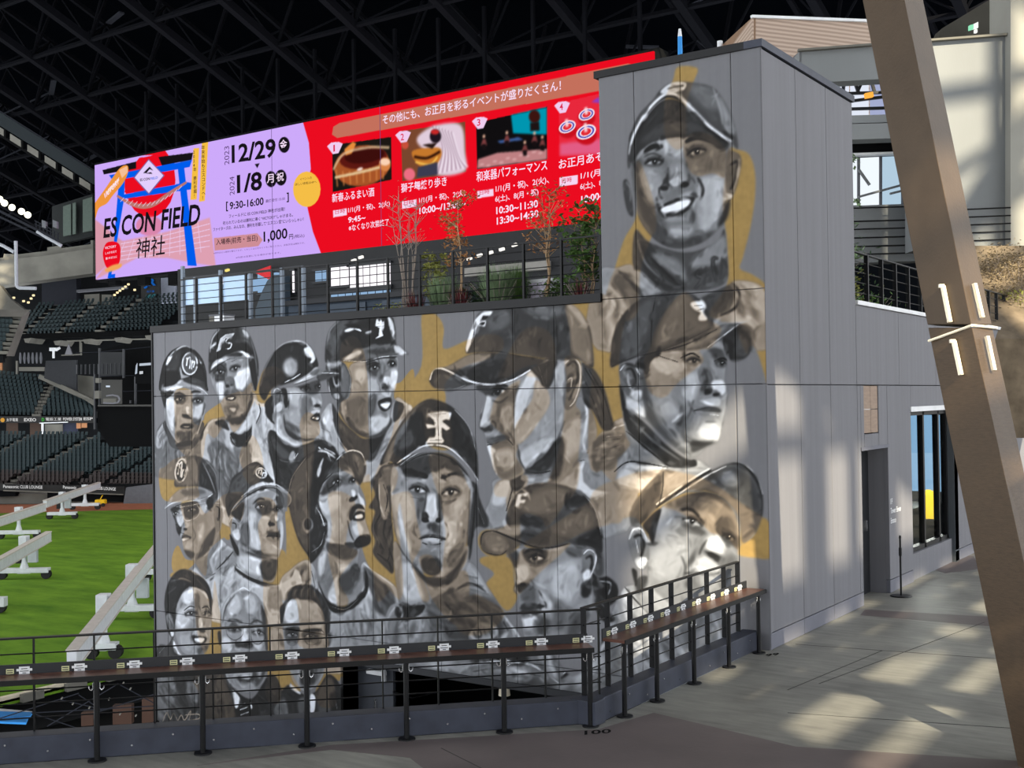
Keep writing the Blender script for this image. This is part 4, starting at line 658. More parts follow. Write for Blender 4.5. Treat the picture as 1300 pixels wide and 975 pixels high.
fl = MB().prism([far0, KC, (KX, 9.32, 0), (KX, MY, 0), (MX1, MY, 0), (MX1 - 3.4, MY + 2, 0), (MX1 - 3.4, 60, 0), (40, 60, 0), (40, -24, 0), (far0.x, -24, 0)], (0, 0, -.3)).obj('floor', M['floor'])
struct(fl, 'grey polished concrete concourse floor')
# plum coloured cast strips in the floor
def strip(pts):
    o = MB().prism([Vector((p.x, p.y, .0005)) for p in pts], (0, 0, .0015)).obj('floor_strip', M['floorp'], fl); return o
strip([onz(250, 972), onz(420, 946), onz(760, 926), onz(830, 905), onz(1010, 948), onz(1290, 966), onz(1700, 990), onz(1700, 1400), onz(700, 1100), onz(520, 962), onz(420, 952)])
strip([onz(1092, 781), onz(1098, 774), onz(1255, 783), onz(1420, 790), onz(1420, 806), onz(1258, 795)])
strip([onz(1166, 716), onz(1200, 704), onz(1236, 706), onz(1244, 722), onz(1200, 728)])
# saw-cut joints
for a, b in (((1000, 876), (1120, 826)), ((1040, 868), (1250, 790)), ((1010, 818), (1290, 838)), ((1000, 905), (1290, 925)), ((560, 950), (640, 990))):
    p, q = onz(*a), onz(*b); MB().beam((p.x, p.y, .0015), (q.x, q.y, .0015), .012, .002).obj('floor_joint', M['concd'], fl)
# kerbs
k1 = MB().prism([far0, KC + KD * .02, KC + KN * .2, far0 + KN * .2], (0, 0, .22)).obj('kerb_wall', M['kerb'], None, .008); struct(k1, 'low blue-grey steel kerb along the diagonal floor edge')
k2 = MB().box(KX - .2, KX, 9.3, MY, 0, .22).obj('kerb_wall', M['kerb'], None, .008); struct(k2, 'low blue-grey steel kerb along the straight floor edge')
MB().box(KX - .24, KX + .03, 9.17, 9.36, 0, .225).obj('kerb_corner', M['kerb'], k2, .008)
for i in range(16):
    p = K0 + KD * (-.3 + i * .34); MB().tube(p + Vector((0, 0, .09 + .07 * (i % 2))) - KN * .001, p + Vector((0, 0, .09 + .07 * (i % 2))) - KN * .008, .009, None, 6).obj('bolt', M['steel'], k1)
for i in range(10):
    y = 9.5 + i * .36; MB().tube((KX + .001, y, .07 + .08 * (i % 2)), (KX + .008, y, .07 + .08 * (i % 2)), .009, None, 6).obj('bolt', M['steel'], k2)
# slab edge and lower ground behind the kerb
s_ = MB().prism([far0 + Vector((0, 0, -.3)), KC + Vector((0, 0, -.3)), KC + KN * .16 + Vector((0, 0, -.3)), far0 + KN * .16 + Vector((0, 0, -.3))], (0, 0, -2.3)).obj('wall_below_kerb', M['concd']); struct(s_)
lg = MB().box(-16.6, MX1, 3, MY + 2.5, -2.75, -2.5).obj('floor_lower', M['stand']); struct(lg, 'dark lower yard behind the kerb')
# ---- building with the mural
b = MB()
b.box(MX0, -12.24, MY + .05, MY + 14, MZ0 - .1, MZ1 - .1).box(-12.24, -7.2, MY + .05, 16.4, -.866, MZ1 - .1).box(-12.24, -8.6, 16.4, MY + 14, -.866, MZ1 - .1)
b.box(MX1 - 2.6, MX1 - .06, MY + .05, 16.40, -.3, MZ1 - .1)
b.box(TX0, MX1 - .06, MY + .05, TY1, MZ1 - .1, TZ - .1)
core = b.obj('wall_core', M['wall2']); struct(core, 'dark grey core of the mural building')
# coping along the roof edges
MB().box(MX0 - .03, TX0, MY - .04, MY + .25, MZ1 - .03, MZ1 + .08).obj('coping', M['black'], core)
MB().box(TX0 - .05, MX1 - .2, MY - .04, MY + .2, TZ - .02, TZ + .07).obj('coping', M['black'], core)
MB().box(MX1 - .2, MX1 + .03, MY - .04, TY1 + .03, TZ - .02, TZ + .07).obj('coping', M['kerb'], core)
MB().box(TX0 - .05, TX0 + .15, MY + .2, TY1, TZ - .02, TZ + .07).obj('coping', M['black'], core)
MB().box(MX0 - .03, MX0, MY - .02, MY + .3, MZ0, MZ1).obj('edge_trim', M['black'], core)
# left side cheek and left tower side
MB().box(TX0, TX0 + .05, MY + .04, TY1, MZ1, TZ - .02).obj('side_panel', M['wall'], core)
# terrace deck
td = MB().box(MX0, MX1 - .1, MY + .2, MY + 14, MZ1 - .1, MZ1).box(MX1 - 12, MX1 - .1, MY + 14, 48, MZ1 - .1, MZ1).obj('floor_terrace', M['concd']); struct(td, 'roof terrace deck above the mural')
# recess behind the mural opening
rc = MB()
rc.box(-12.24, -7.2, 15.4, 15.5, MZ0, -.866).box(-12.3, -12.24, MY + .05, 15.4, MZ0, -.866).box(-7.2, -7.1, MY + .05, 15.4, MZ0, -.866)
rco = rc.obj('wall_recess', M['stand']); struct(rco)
MB().box(-12.28, -7.2, MY - .03, MY + .1, -.93, -.84).obj('lintel', M['dark'], core)
# ---- right flank of the building, with doorway and entrance recess
fw = empty('wall_right', (MX1, MY, 0)); struct(fw, 'grey vertically grained panel wall along the walkway')
D0, D1, DZ, W0, W1, WZ, RY1 = 16.42, 17.65, 2.2, 18.88, 21.47, 2.72, 60.0
def panel(y0, y1, z0, z1, m='wall'):
    g = .006
    return MB().box(MX1 - .06, MX1, y0 + g, y1 - g, z0 + g, z1 - g).obj('panel', M[m], fw, .004)
JZ = 3.13
for y0, y1 in ((MY, 14.1), (14.1, 15.2), (15.2, TY1)):
    panel(y0, y1, .2, JZ); panel(y0, y1, JZ, TZ - .03); panel(y0, y1, 0, .2, 'skirt')
panel(TY1, D0, .2, JZ); panel(TY1, D0, 0, .2, 'skirt')
panel(D0, 16.57, DZ, JZ); panel(17.23, D1, DZ, JZ); panel(16.57, 17.23, DZ, 2.43)
panel(D1, W0, .2, JZ); panel(D1, W0, 0, .2, 'skirt'); panel(W0, W1, WZ, JZ)
panel(W1, 24.5, .2, JZ); panel(W1, 24.5, 0, .2, 'skirt')
for y0, y1 in ((24.5, 28), (28, 31.5), (31.5, 36)): panel(y0, y1, 0, JZ)
for y0, y1 in ((TY1, 18.3), (18.3, 20.4), (20.4, 22.5), (22.5, 24.6), (24.6, 27), (27, 30), (30, 36)): panel(y0, y1, JZ, MZ1)
MB().box(MX1 - .25, MX1 + .03, TY1 + .02, 36, MZ1, MZ1 + .06).obj('coping', M['white'], fw)
# doorway: deep reveals and a dark door leaf
MB().box(MX1 - 1.1, MX1 - .06, D1, D1 + .1, 0, DZ).obj('reveal', M['wall'], fw)
MB().box(MX1 - 1.1, MX1 - .06, D0 - .1, D0, 0, DZ).obj('reveal', M['wall'], fw)
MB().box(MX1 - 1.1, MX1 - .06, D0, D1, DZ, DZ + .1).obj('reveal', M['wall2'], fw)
MB().beam((MX1 + .006, D0 - .03, DZ + .02), (MX1 + .006, D1 + .03, DZ + .02), .02, .05).obj('frame_trim', M['skirt'], fw)
dr = MB().box(MX1 - .36, MX1 - .305, D0, D1, 0, DZ).obj('door_1', M['dark']); struct(dr, 'dark grey door leaf set deep in the flank wall')
MB().box(MX1 - .305, MX1 - .275, D1 - .22, D1 - .16, .95, 1.1).obj('door_handle', M['steel'], dr)
# louvre of four tan panels
for i in range(2):
    for j in range(2):
        MB().box(MX1 - .05, MX1 - .012, 16.575 + i * .33, 16.895 + i * .33, 2.44 + j * .345, 2.775 + j * .345).obj('vent_panel', mat('vent_tan', (140, 122, 108), .7, var=.12, scale=5, stretch=(1, 1, 6)), fw)
# entrance recess with glazing
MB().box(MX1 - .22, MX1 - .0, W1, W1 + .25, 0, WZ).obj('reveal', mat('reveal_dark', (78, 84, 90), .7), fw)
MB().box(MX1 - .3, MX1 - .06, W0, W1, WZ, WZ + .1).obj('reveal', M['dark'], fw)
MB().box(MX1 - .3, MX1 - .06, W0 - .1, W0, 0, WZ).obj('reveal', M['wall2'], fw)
MB().beam((MX1 + .008, W0 - .05, WZ + .03), (MX1 + .008, W1 + .05, WZ + .03), .03, .08).obj('frame_trim', M['white'], fw)
wn = empty('window_1', (MX1 - .5, W0, 0)); struct(wn, 'tall dark-framed glazing in the entrance recess')
def gl_mat():
    m = bpy.data.materials.new('clear_glass'); m.use_nodes = True; nt = m.node_tree; b = nt.nodes['Principled BSDF']
    b.inputs['Base Color'].default_value = (.82, .9, .92, 1); b.inputs['Roughness'].default_value = .02; b.inputs['Transmission Weight'].default_value = 1.0; b.inputs['IOR'].default_value = 1.08
    return m
M['clear'] = gl_mat()
GX = MX1 - .16
MB().box(GX - .1, GX + .1, W0, W1, 0, .42).obj('sill_wall', M['wall'], wn)
MB().box(GX - .05, GX + .05, W0, W1, .42, .5).box(GX - .05, GX + .05, W0, W1, WZ - .08, WZ).obj('frame_rail', M['black'], wn)
my1, my2 = onx(1169.5, 600, GX).y, onx(1188.5, 600, GX).y
for y in (W0 + .04, my1, my2, W1 - .05): MB().box(GX - .05, GX + .05, y - .04, y + .04, .42, WZ).obj('mullion', M['black'], wn)
for y0, y1 in ((W0 + .08, my1 - .04), (my1 + .04, my2 - .04), (my2 + .04, W1 - .09)): MB().box(GX - .006, GX + .006, y0, y1, .5, WZ - .08).obj('pane', M['clear'], wn)
# room seen through the glazing
rm = MB().box(-9.6, -9.5, 27.1, 33, 0, WZ).box(-9.5, GX - .3, 33, 33.1, 0, WZ).box(MX1 - 2.6, GX - .3, W0 - .5, W0 - .4, 0, WZ).box(-9.6, MX1 - .06, W0 - .5, 33.1, WZ + .1, WZ + .2).obj('wall_lobby', M['dark']); struct(rm)
area('lobby_fill_light', (-7.6, 27.5, WZ + .05), (-7.6, 27.5, 0), 2.5, 8, 420, (1, .95, .85)); struct(MB().box(-9.5, GX - .3, 23, 33, -.02, .0).obj('floor_lobby', M['floor']))  # fill light added to brighten the lobby and its sign
lw = MB().box(-9.6, -8.0, 32.9, 32.95, .3, 2.4).obj('window_2', emit('lobby_daylight', (150, 190, 225), 1.0)); struct(lw, 'daylit window at the back of the lobby')
# wall lettering beside the doorway
def text_mesh(body, bold=0.0):
    cu = bpy.data.curves.new('text', 'FONT'); cu.body = body; cu.size = 1; cu.offset = bold; cu.resolution_u = 3; cu.fill_mode = 'FRONT'
    o = bpy.data.objects.new('text', cu); COL.objects.link(o); bpy.context.view_layer.update()
    me = bpy.data.meshes.new_from_object(o.evaluated_get(bpy.context.evaluated_depsgraph_get()))
    bpy.data.objects.remove(o); bpy.data.curves.remove(cu)
    n = len(me.vertices); co = np.empty(n * 3, np.float32); me.vertices.foreach_get('co', co); co = co.reshape(-1, 3)
    return me, co
def put_text(name, body, m, parent, p0, ux, uy, wdt, hgt, bold=0.0, slant=0.0, vert=False):
    """lettering fitted into a wdt x hgt box whose lower left corner is p0, axes ux, uy"""
    if vert: body = '\n'.join(body)
    if not body.isascii(): bold = min(bold, .011)          # fine strokes of the characters must not close up
    me, co = text_mesh(body, bold)
    if len(co) == 0: return None
    mn, mx = co.min(0), co.max(0); sx = wdt / max(mx[0] - mn[0], 1e-6); sy = hgt / max(mx[1] - mn[1], 1e-6)
    a = (co[:, 0] - mn[0]) * sx; bq = (co[:, 1] - mn[1]) * sy; a = a + bq * slant
    P = np.array(p0)[None] + a[:, None] * np.array(ux)[None] + bq[:, None] * np.array(uy)[None]
    me.vertices.foreach_set('co', P.astype(np.float32).ravel()); me.update(); me.materials.clear(); me.materials.append(m)
    o = link(name, me, parent); o['kind'] = 'stuff'; return o
for body, y, z, wd in (('1F', 17.72, 1.33, .1), ('Tower Eleven', 17.72, 1.19, .52), ('Entrance', 17.72, 1.04, .26)):
    put_text('lettering', body, M['white'], fw, (MX1 + .004, y, z), (0, 1, 0), (0, 0, 1), wd, .085, .02)
# ================================================================ mural: painted panels
def srgb2lin(a): return np.where(a <= .04045, a / 12.92, ((a + .055) / 1.055) ** 2.4)
def grid_mesh(name, org, ux, uz, nrm, nu, nv, du, dv, cols, thick):
    """(nu+1)x(nv+1) vertex grid with colours per vertex and a rim of depth thick"""
    u = np.arange(nu + 1) * du; v = np.arange(nv + 1) * dv
    P = org[None, None] + u[None, :, None] * ux + v[:, None, None] * uz
    P = P.reshape(-1, 3); idx = np.arange((nu + 1) * (nv + 1)).reshape(nv + 1, nu + 1)
    F = np.stack([idx[:-1, :-1], idx[:-1, 1:], idx[1:, 1:], idx[1:, :-1]], -1).reshape(-1, 4)
    ring = np.concatenate([idx[0, :-1], idx[:-1, -1], idx[-1, :0:-1], idx[:0:-1, 0]])
    n0 = len(P); P = np.concatenate([P, P[ring] - nrm * thick]); k = len(ring); r2 = n0 + np.arange(k)
    F = np.concatenate([F, np.stack([ring, r2, np.roll(r2, -1), np.roll(ring, -1)], -1)])
    C = np.concatenate([cols.reshape(-1, 3), cols.reshape(-1, 3)[ring]])
    me = bpy.data.meshes.new(name); me.vertices.add(len(P)); me.vertices.foreach_set('co', P.astype(np.float32).ravel())
    me.loops.add(F.size); me.loops.foreach_set('vertex_index', F.astype(np.int32).ravel())
    me.polygons.add(len(F)); me.polygons.foreach_set('loop_start', (np.arange(len(F)) * 4).astype(np.int32))
    me.update(calc_edges=True)
    at_ = me.color_attributes.new('paint', 'FLOAT_COLOR', 'POINT')
    at_.data.foreach_set('color', np.concatenate([C, np.ones((len(C), 1))], 1).astype(np.float32).ravel())
    return me
def bilin(img, fx, fy):
    h, w_ = img.shape[:2]; fx = np.clip(fx, 0, w_ - 1.001); fy = np.clip(fy, 0, h - 1.001)
    i, j = fx.astype(int), fy.astype(int); a, b_ = (fx - i)[..., None], (fy - j)[..., None]
    return (img[j, i] * (1 - a) + img[j, i + 1] * a) * (1 - b_) + (img[j + 1, i] * (1 - a) + img[j + 1, i + 1] * a) * b_
def mconv(x, y): q = ony(x, y, MY); return q.x, q.z
pm = Painter(-16.6, -5.36, -2.5, 7.2, .009, mconv, 85)
paint_mural(pm)
MRGB = srgb2lin(mural_rgb(pm, np.random.default_rng(4)))
M['mural'] = vcol('mural_paint')
mw = empty('wall_mural', (MX0, MY, MZ0)); struct(mw, 'grey panel wall painted with portraits of ballplayers and gold leaf shapes')
JX = [MX0, -16.225, -15.566, -14.9, -14.23, -13.564, -12.891, -12.24, -11.575, -10.911, -10.301, -9.646, -8.995, -8.329, -7.59, -7.076, -6.425, -5.752, MX1]
for x0, x1 in zip(JX[:-1], JX[1:]):
    op = -12.3 < x0 < -7.3
    rows = [(MZ0 if not op else -.866, -.55), (-.55, 3.14), (3.14, MZ1)]
    if x0 >= TX0 - .01: rows.append((MZ1, TZ))
    for z0, z1 in rows:
        if x0 < TX0 - .01 and z1 == MZ1: z1 -= .03
        g = .005; xa, xb, za, zb = x0 + g, x1 - g, z0 + g, z1 - g
        nu, nv = max(int((xb - xa) / .0125), 2), max(int((zb - za) / .0108), 2)
        du, dv = (xb - xa) / nu, (zb - za) / nv
        uu, vv = np.meshgrid(xa + np.arange(nu + 1) * du, za + np.arange(nv + 1) * dv)
        cols = bilin(MRGB, (uu - pm.u0) / pm.res, (vv - pm.v0) / pm.res)
        me = grid_mesh('panel', np.array((xa, MY, za)), np.array((1., 0, 0)), np.array((0, 0, 1.)), np.array((0, -1., 0)), nu, nv, du, dv, cols, .045)
        me.materials.append(M['mural']); link('panel', me, mw)
# ================================================================ big LED screen
LY, LX0, LX1, LZ0, LZ1 = 100.0, -139.3, -52.1, 20.45, 36.4
def lconv(x, y): q = ony(x, y, LY); return q.x, q.z
def paint_screen(p):
    """flat print of the screen: colours in screen light (sRGB 0..1)"""
    F = p.frame
    def c(r, g, b): return (r / 255, g / 255, b / 255)
    def P(col, t, f=1.2, op=1, sm=0): p.P(col, t, f, op, sm, 'rgb')
    def L(col, t, w=3, f=1, op=1, sm=1, taper=0): p.L(col, t, w, f, op, taper, sm, 'rgb')
    def E(col, x, y, rx, ry, a=0, f=1, op=1): p.E(col, x, y, rx, ry, a, f, op, 'rgb')
    lil, red, blue, blk, pink, tan = c(205, 170, 250), c(235, 12, 32), c(0, 92, 236), c(22, 18, 24), c(214, 152, 168), c(196, 112, 92)
    p.C[:] = np.array(lil)
    F(110, 130, 3.9)
    red_edge = "1070,95 1100,200 1110,330 1080,440 1095,530 1120,640 1165,760"
    P(red, red_edge + " 1180,800 4000,800 4000,-600 1060,-600", sm=0)
    # stadium drawing, lower left
    P(pink, "30,570 120,640 180,690 120,790 40,860 30,880 0,880 0,560", 4); P(c(222, 160, 178), "160,690 400,640 610,570 640,820 540,800 400,770 250,770 40,880 100,800", 4)
    for k in range(9): L(c(235, 205, 240), f"{190 + 45 * k},{690 - 12 * k} {150 + 52 * k},{790 - 6 * k}", 3, 1)
    for k in range(5): L(c(235, 205, 240), f"170,{700 + 20 * k} 380,{660 + 22 * k} 610,{600 + 28 * k}", 3, 1)
    P(lil, "60,880 240,790 400,775 560,800 640,812 640,860 60,900", 3)
    # sun disc behind the gate
    E(red, 312, 385, 128, 185, 0, 1.5); P(lil, "150,262 330,262 260,275 240,300 150,330", 1); 
    E(c(226, 110, 120), 310, 610, 66, 50, 0, 6, .6)
    # gate: lintel, beams, posts
    P(blk, "78,335 245,292 245,328 85,357", 1); P(blk, "355,270 527,248 520,285 372,312", 1)
    P(blue, "110,360 522,285 510,320 470,328 130,388", 1); P(blue, "160,378 190,372 185,480 150,690 118,880 102,880 135,690", 1); P(blue, "450,318 482,312 500,470 545,810 500,808 470,500", 1); P(blue, "160,460 500,395 525,400 522,430 180,478", 1)
    P(lil, "200,378 235,372 215,405", 1, .0)
    P(red, "205,385 235,380 245,440 186,446", 1); P(red, "372,352 415,342 440,398 340,415", 1)
    # rope
    L(c(186, 120, 112), "150,462 215,500 280,515 340,500 410,450 495,395", 22, 1.5, 1, 1, 1); 
    for k in range(14):
        x = 175 + 22 * k; y = 478 + 34 * math.sin(PI * k / 13) - 4.5 * k * (k / 13)
        L(c(240, 214, 240), f"{x - 8},{y + 14} {x + 10},{y - 6}", 3, 1)
    # diamond badge
    P(c(120, 90, 150), "307,280 386,362 308,456 232,372", 1); P(c(226, 205, 252), "307,286 380,362 308,449 238,372", 1); P(blk, "280,350 312,318 330,338 312,330 296,350", 1); P(blk, "292,352 318,345 326,354", 1)
    # carp streamer
    P(c(238, 150, 60), "40,500 90,430 160,330 200,312 205,345 180,400 130,460 100,500 60,525 40,580 30,520", 1.5, 1, 1); P(c(245, 190, 150), "160,335 200,315 204,345 175,375", 2); L(c(255, 225, 190), "100,450 160,380", 12, 1.5)
    # vertical ribbons
    P(c(245, 190, 66), "529,228 557,225 545,480 514,483", 1); P(c(245, 190, 66), "571,198 602,192 585,488 557,492", 1)
    # red seal
    P(red, "80,745 95,700 125,688 160,700 168,740 158,800 110,822 90,800", 1.5, 1, 1); P(c(240, 165, 90), "90,830 130,805 172,800 165,820 110,840", 3, 1, 1); P(blue, "108,852 142,848 140,868 106,870", 1)
    # date panel
    for x, y in ((978, 210), (913, 380), (962, 372)): E(blk, x, y, 28, 40, 0, 1)
    P(blk, "832,306 856,302 845,326", 1)
    P(c(206, 142, 150), "630,672 845,648 872,680 850,712 634,734", 1)
    # yellow call-out roundel under the (omitted) mascot
    E(c(245, 190, 70), 1090, 430, 68, 88, 0, 1)
    # ---------- right half
    F(400, 60, 3.023)
    P(c(196, 112, 92), "70,305 95,290 1200,62 1228,70 1222,85 1300,80 1300,130 85,348 65,335", 1.5)
    def photo(t): return t
    # 1: wooden tub
    P(c(28, 24, 20), "66,375 292,344 294,508 68,556", 1); E(c(166, 84, 40), 180, 455, 108, 78, -10, 3); E(c(92, 24, 18), 185, 425, 92, 42, -8, 2); E(c(60, 14, 12), 190, 415, 78, 30, -8, 3)
    for k in range(8): L(c(210, 130, 70), f"{80 + 26 * k},{470 + 6 * math.sin(k)} {86 + 25 * k},{535 - 4 * k}", 6, 2, .7)
    L(c(226, 196, 150), "76,500 180,478 250,460", 8, 2); E(c(214, 130, 70), 268, 450, 22, 26, 0, 2); E(c(250, 210, 180), 268, 440, 20, 14, 0, 2); P(c(230, 140, 60), "112,392 145,362 158,370 140,408 118,415", 2); L(c(222, 190, 150), "70,470 110,410 200,385 285,385", 8, 2, .8); E(c(240, 220, 210), 172, 468, 12, 6, -20, 2)
    # 2: lion-dance head with white mane
    P(c(120, 70, 46), "330,322 576,286 579,478 335,514", 1); P(c(225, 205, 220), "420,320 480,295 560,300 575,400 575,475 470,490 440,420 390,360", 6, 1, 1)
    for k in range(14): L(c(250, 240, 250) if k % 2 else c(150, 120, 140), f"{450 + 6 * k},{300 + 2 * k} {490 + 5 * k},{380 + 3 * k} {470 + 9 * k},{486 - 2 * k}", 4, 2, .8)
    P(c(198, 120, 44), "372,400 440,385 482,390 480,430 440,470 395,450", 3, 1, 1); L(c(50, 20, 10), "380,420 430,425 480,400", 8, 2); L(c(250, 200, 90), "385,440 440,450 470,420", 5, 2); E(c(30, 20, 30), 462, 342, 22, 26, 0, 2); E(c(200, 40, 40), 460, 325, 16, 10, 0, 2); P(c(40, 24, 20), "412,375 470,365 450,390", 3); E(c(236, 110, 130), 362, 488, 22, 24, 0, 2); P(c(60, 60, 80), "395,460 470,440 470,490 390,500", 4); E(c(200, 80, 60), 345, 375, 14, 16, 0, 3)
    # 3: stage with players
    P(c(16, 14, 16), "618,290 890,228 890,430 622,468", 1); P(c(0, 150, 176), "752,260 889,230 889,335 760,330", 2); P(c(190, 128, 130), "625,430 700,405 890,390 890,430 622,466", 5); E(c(60, 20, 16), 842, 266, 22, 26, 0, 2); P(c(30, 20, 20), "825,290 860,285 862,320 826,322", 2); P(c(60, 90, 150), "700,360 780,345 800,355 710,368", 2)
    for x, y in ((648, 352), (736, 338), (842, 340), (872, 355), (805, 375)): E(c(226, 176, 150), x, y - 10, 5, 7, 0, 2); P(c(120, 60, 60), f"{x - 12},{y + 25} {x - 4},{y} {x + 6},{y} {x + 12},{y + 25}", 2); P(c(24, 16, 18), f"{x - 8},{y + 40} {x - 8},{y + 20} {x + 8},{y + 20} {x + 8},{y + 44}", 2)
    for k in range(10): E(c(235, 190, 190), 640 + 25 * k, 450 - 6 * k + 10 * (k % 2), 9, 4, -10, 3, .6)
    # 4: spinning tops
    P(c(232, 40, 60), "935,215 1300,130 1300,400 938,418", 1); P(c(226, 92, 132), "940,370 1100,350 1300,300 1300,400 940,416", 6)
    for x, y, r in ((968, 305, 36), (1042, 258, 34), (1040, 325, 42)):
        E(c(200, 16, 30), x, y + 12, r, r * .9, 0, 2); E(c(250, 240, 250), x, y, r * .95, r * .62, -25, 1.5); E(c(70, 60, 170), x, y, r * .8, r * .5, -25, 1.5); E(c(250, 240, 250), x, y, r * .62, r * .38, -25, 1.5); E(c(226, 40, 50), x, y, r * .5, r * .3, -25, 1.5); L(c(250, 220, 225), f"{x},{y} {x - 4},{y - r * .8}", 9, 2)
    P(c(140, 60, 190), "1060,210 1090,190 1095,215", 3)
    # fan tags with numbers
    for x, y in ((76, 388), (338, 345), (632, 292), (948, 232)):
        P(c(240, 205, 240), f"{x - 30},{y - 8} {x - 14},{y - 22} {x + 14},{y - 25} {x + 30},{y - 18} {x + 14},{y + 18} {x - 8},{y + 22}", 1)
    # date boxes
    for t in ("69,627 121,618 122,644 70,653", "333,592 390,584 391,611 334,620", "622,552 684,543 685,570 623,580", "938,500 1008,490 1008,524 938,535"): P(c(246, 214, 240), t, 1)
ps = Painter(LX0, LX1, LZ0, LZ1, .075, lconv, 8.6)
paint_screen(ps)
scr = empty('led_screen', (LX0, LY, LZ0))
tag(scr, 'giant lilac and red video screen hanging above the terrace', 'screen')
MB().box(LX0 - .4, LX1 + .4, LY + .25, LY + 2.2, LZ0 - .3, LZ1 + .3).obj('cabinet', M['blackmatt'], scr)
me = grid_mesh('display', np.array((LX0, LY, LZ0)), np.array((1., 0, 0)), np.array((0, 0, 1.)), np.array((0, -1., 0)), ps.w - 1, ps.h - 1, ps.res, ps.res, srgb2lin(np.clip(ps.C, 0, 1)), .25)
me.materials.append(vcol('led_picture', True)); link('display', me, scr)
TXW, TXB, TXR, TXG = emit('led_white', (250, 226, 250)), emit('led_black', (24, 20, 26)), emit('led_crimson', (222, 40, 80)), emit('led_grey', (96, 70, 120))
TXBL, TXO = emit('led_blue', (70, 120, 230)), emit('led_orange', (245, 150, 60))
def lt(body, x0, y0, x1, y1, h, m=TXW, bold=.022, slant=0., vert=False, fr=(400, 60, 3.023)):
    """screen lettering: baseline from (x0,y0) to (x1,y1), letter height h, in the pixels of frame fr"""
    k = lambda x, y: lconv(fr[0] + x / fr[2], fr[1] + y / fr[2])
    a, b_, t = k(x0, y0), k(x1, y1), k(x0, y0 - h)
    put_text('lettering', body, m, scr, (a[0], LY - .12, a[1]), (1, 0, (b_[1] - a[1]) / (b_[0] - a[0])), (0, 0, 1), b_[0] - a[0], t[1] - a[1], bold, slant, vert)
FA, FBq = (110, 130, 3.9), (400, 60, 3.023)
lt('ES CON FIELD', 86, 674, 562, 606, 98, TXB, .024, .14, fr=FA)
lt('神社', 246, 775, 390, 755, 98, TXB, .006, .1, fr=FA)
lt('ES CON', 268, 392, 316, 385, 14, TXB, fr=FA); lt('FIELD', 319, 385, 356, 378, 12, TXBL, fr=FA)
lt('VICTORY', 90, 482, 165, 400, 30, TXW, fr=FA)
lt('2024年 勝利祈願！', 533, 472, 549, 470, 232, TXB, .01, 0, True, FA); lt('年末年始もエスコンＦへ！', 574, 482, 592, 480, 268, TXB, .01, 0, True, FA)
lt('12/29', 722, 304, 940, 272, 92, TXB, .026, fr=FA); lt('1/8', 748, 452, 872, 434, 92, TXB, .026, fr=FA)
lt('金', 960, 234, 996, 228, 46, TXW, .02, fr=FA); lt('月', 896, 402, 930, 398, 44, TXW, .02, fr=FA); lt('祝', 944, 394, 980, 388, 44, TXW, .02, fr=FA)
for body, x, y in (('2023', 686, 312), ('2024', 712, 462)):
    a = lconv(110 + x / 3.9, 130 + y / 3.9); t = lconv(110 + x / 3.9, 130 + (y - 92) / 3.9); r_ = lconv(110 + (x + 24) / 3.9, 130 + y / 3.9)
    put_text('lettering', body, TXG, scr, (r_[0], LY - .12, a[1]), (0, 0, 1), (-1, 0, 0), t[1] - a[1], r_[0] - a[0])
lt('[', 694, 540, 704, 540, 48, TXB, fr=FA); lt('9:30-16:00', 712, 532, 880, 508, 38, TXB, .022, fr=FA); lt('最終受付 15:30', 890, 498, 985, 484, 16, TXG, fr=FA); lt(']', 994, 496, 1005, 494, 48, TXB, fr=FA)
lt('フィールドに ES CON FIELD 神社が出現！', 708, 574, 985, 538, 19, TXB, .014, fr=FA); lt('祀られているのは勝利に導く“VICTORY”しゃけまる。', 678, 608, 1025, 566, 18, TXB, .014, fr=FA); lt('ファイターズの、みんなの、勝利を祈願して“エスコン宮”にいらっしゃい！', 630, 640, 1078, 588, 19, TXB, .014, fr=FA)
lt('入場券(前売・当日)', 645, 712, 850, 690, 34, TXB, .025, fr=FA); lt('1,000', 880, 700, 998, 682, 60, TXB, .02, fr=FA); lt('円', 1006, 680, 1026, 677, 26, TXB, fr=FA); lt('(税込)', 1030, 676, 1082, 670, 20, TXG, fr=FA)
lt('※試合日は入場券が異なります。くわしくは公式サイトをご覧ください。未就学児は無料です。', 632, 752, 1084, 700, 9, TXG, 0, fr=FA); lt('※内容は変更になる場合があります。', 742, 774, 965, 748, 9, TXG, 0, fr=FA)
lt('イベントの', 1060, 388, 1118, 380, 13, TXB, 0, fr=FA); lt('詳しい情報はHPへ', 1036, 414, 1142, 400, 13, TXB, 0, fr=FA)
for i, t in enumerate(('VICTORY', 'しゃけまるで', '願い叶ますよに')): lt(t, 94 + 2 * i, 728 + 26 * i, 150 + 2 * i, 718 + 26 * i, 12, TXW, .01, fr=FA)
lt('その他にも、お正月を彩るイベントが盛りだくさん！', 262, 298, 946, 166, 36, TXW, .03)
for n, x, y in (('1', 73, 402), ('2', 331, 359), ('3', 624, 303), ('4', 941, 243)): lt(n, x, y, x + (6 if n == '1' else 13), y - 2, 26, TXR, .012)
lt('新春ふるまい酒', 68, 597, 230, 572, 34, TXW, .034); lt('獅子舞練り歩き', 333, 560, 508, 532, 36, TXW, .034); lt('和楽器パフォーマンス', 622, 518, 894, 472, 40, TXW, .034); lt('お正月あそび', 938, 470, 1148, 430, 38, TXW, .034)
for x, y in ((80, 642), (344, 608), (634, 568), (950, 523)): lt('日時', x, y, x + 38, y - 6, 19, TXR, .008)
lt('1/1(月・祝)、2(火)', 130, 640, 290, 614, 26); lt('9:45~', 130, 675, 196, 664, 22); lt('※なくなり次第終了', 132, 708, 286, 684, 26)
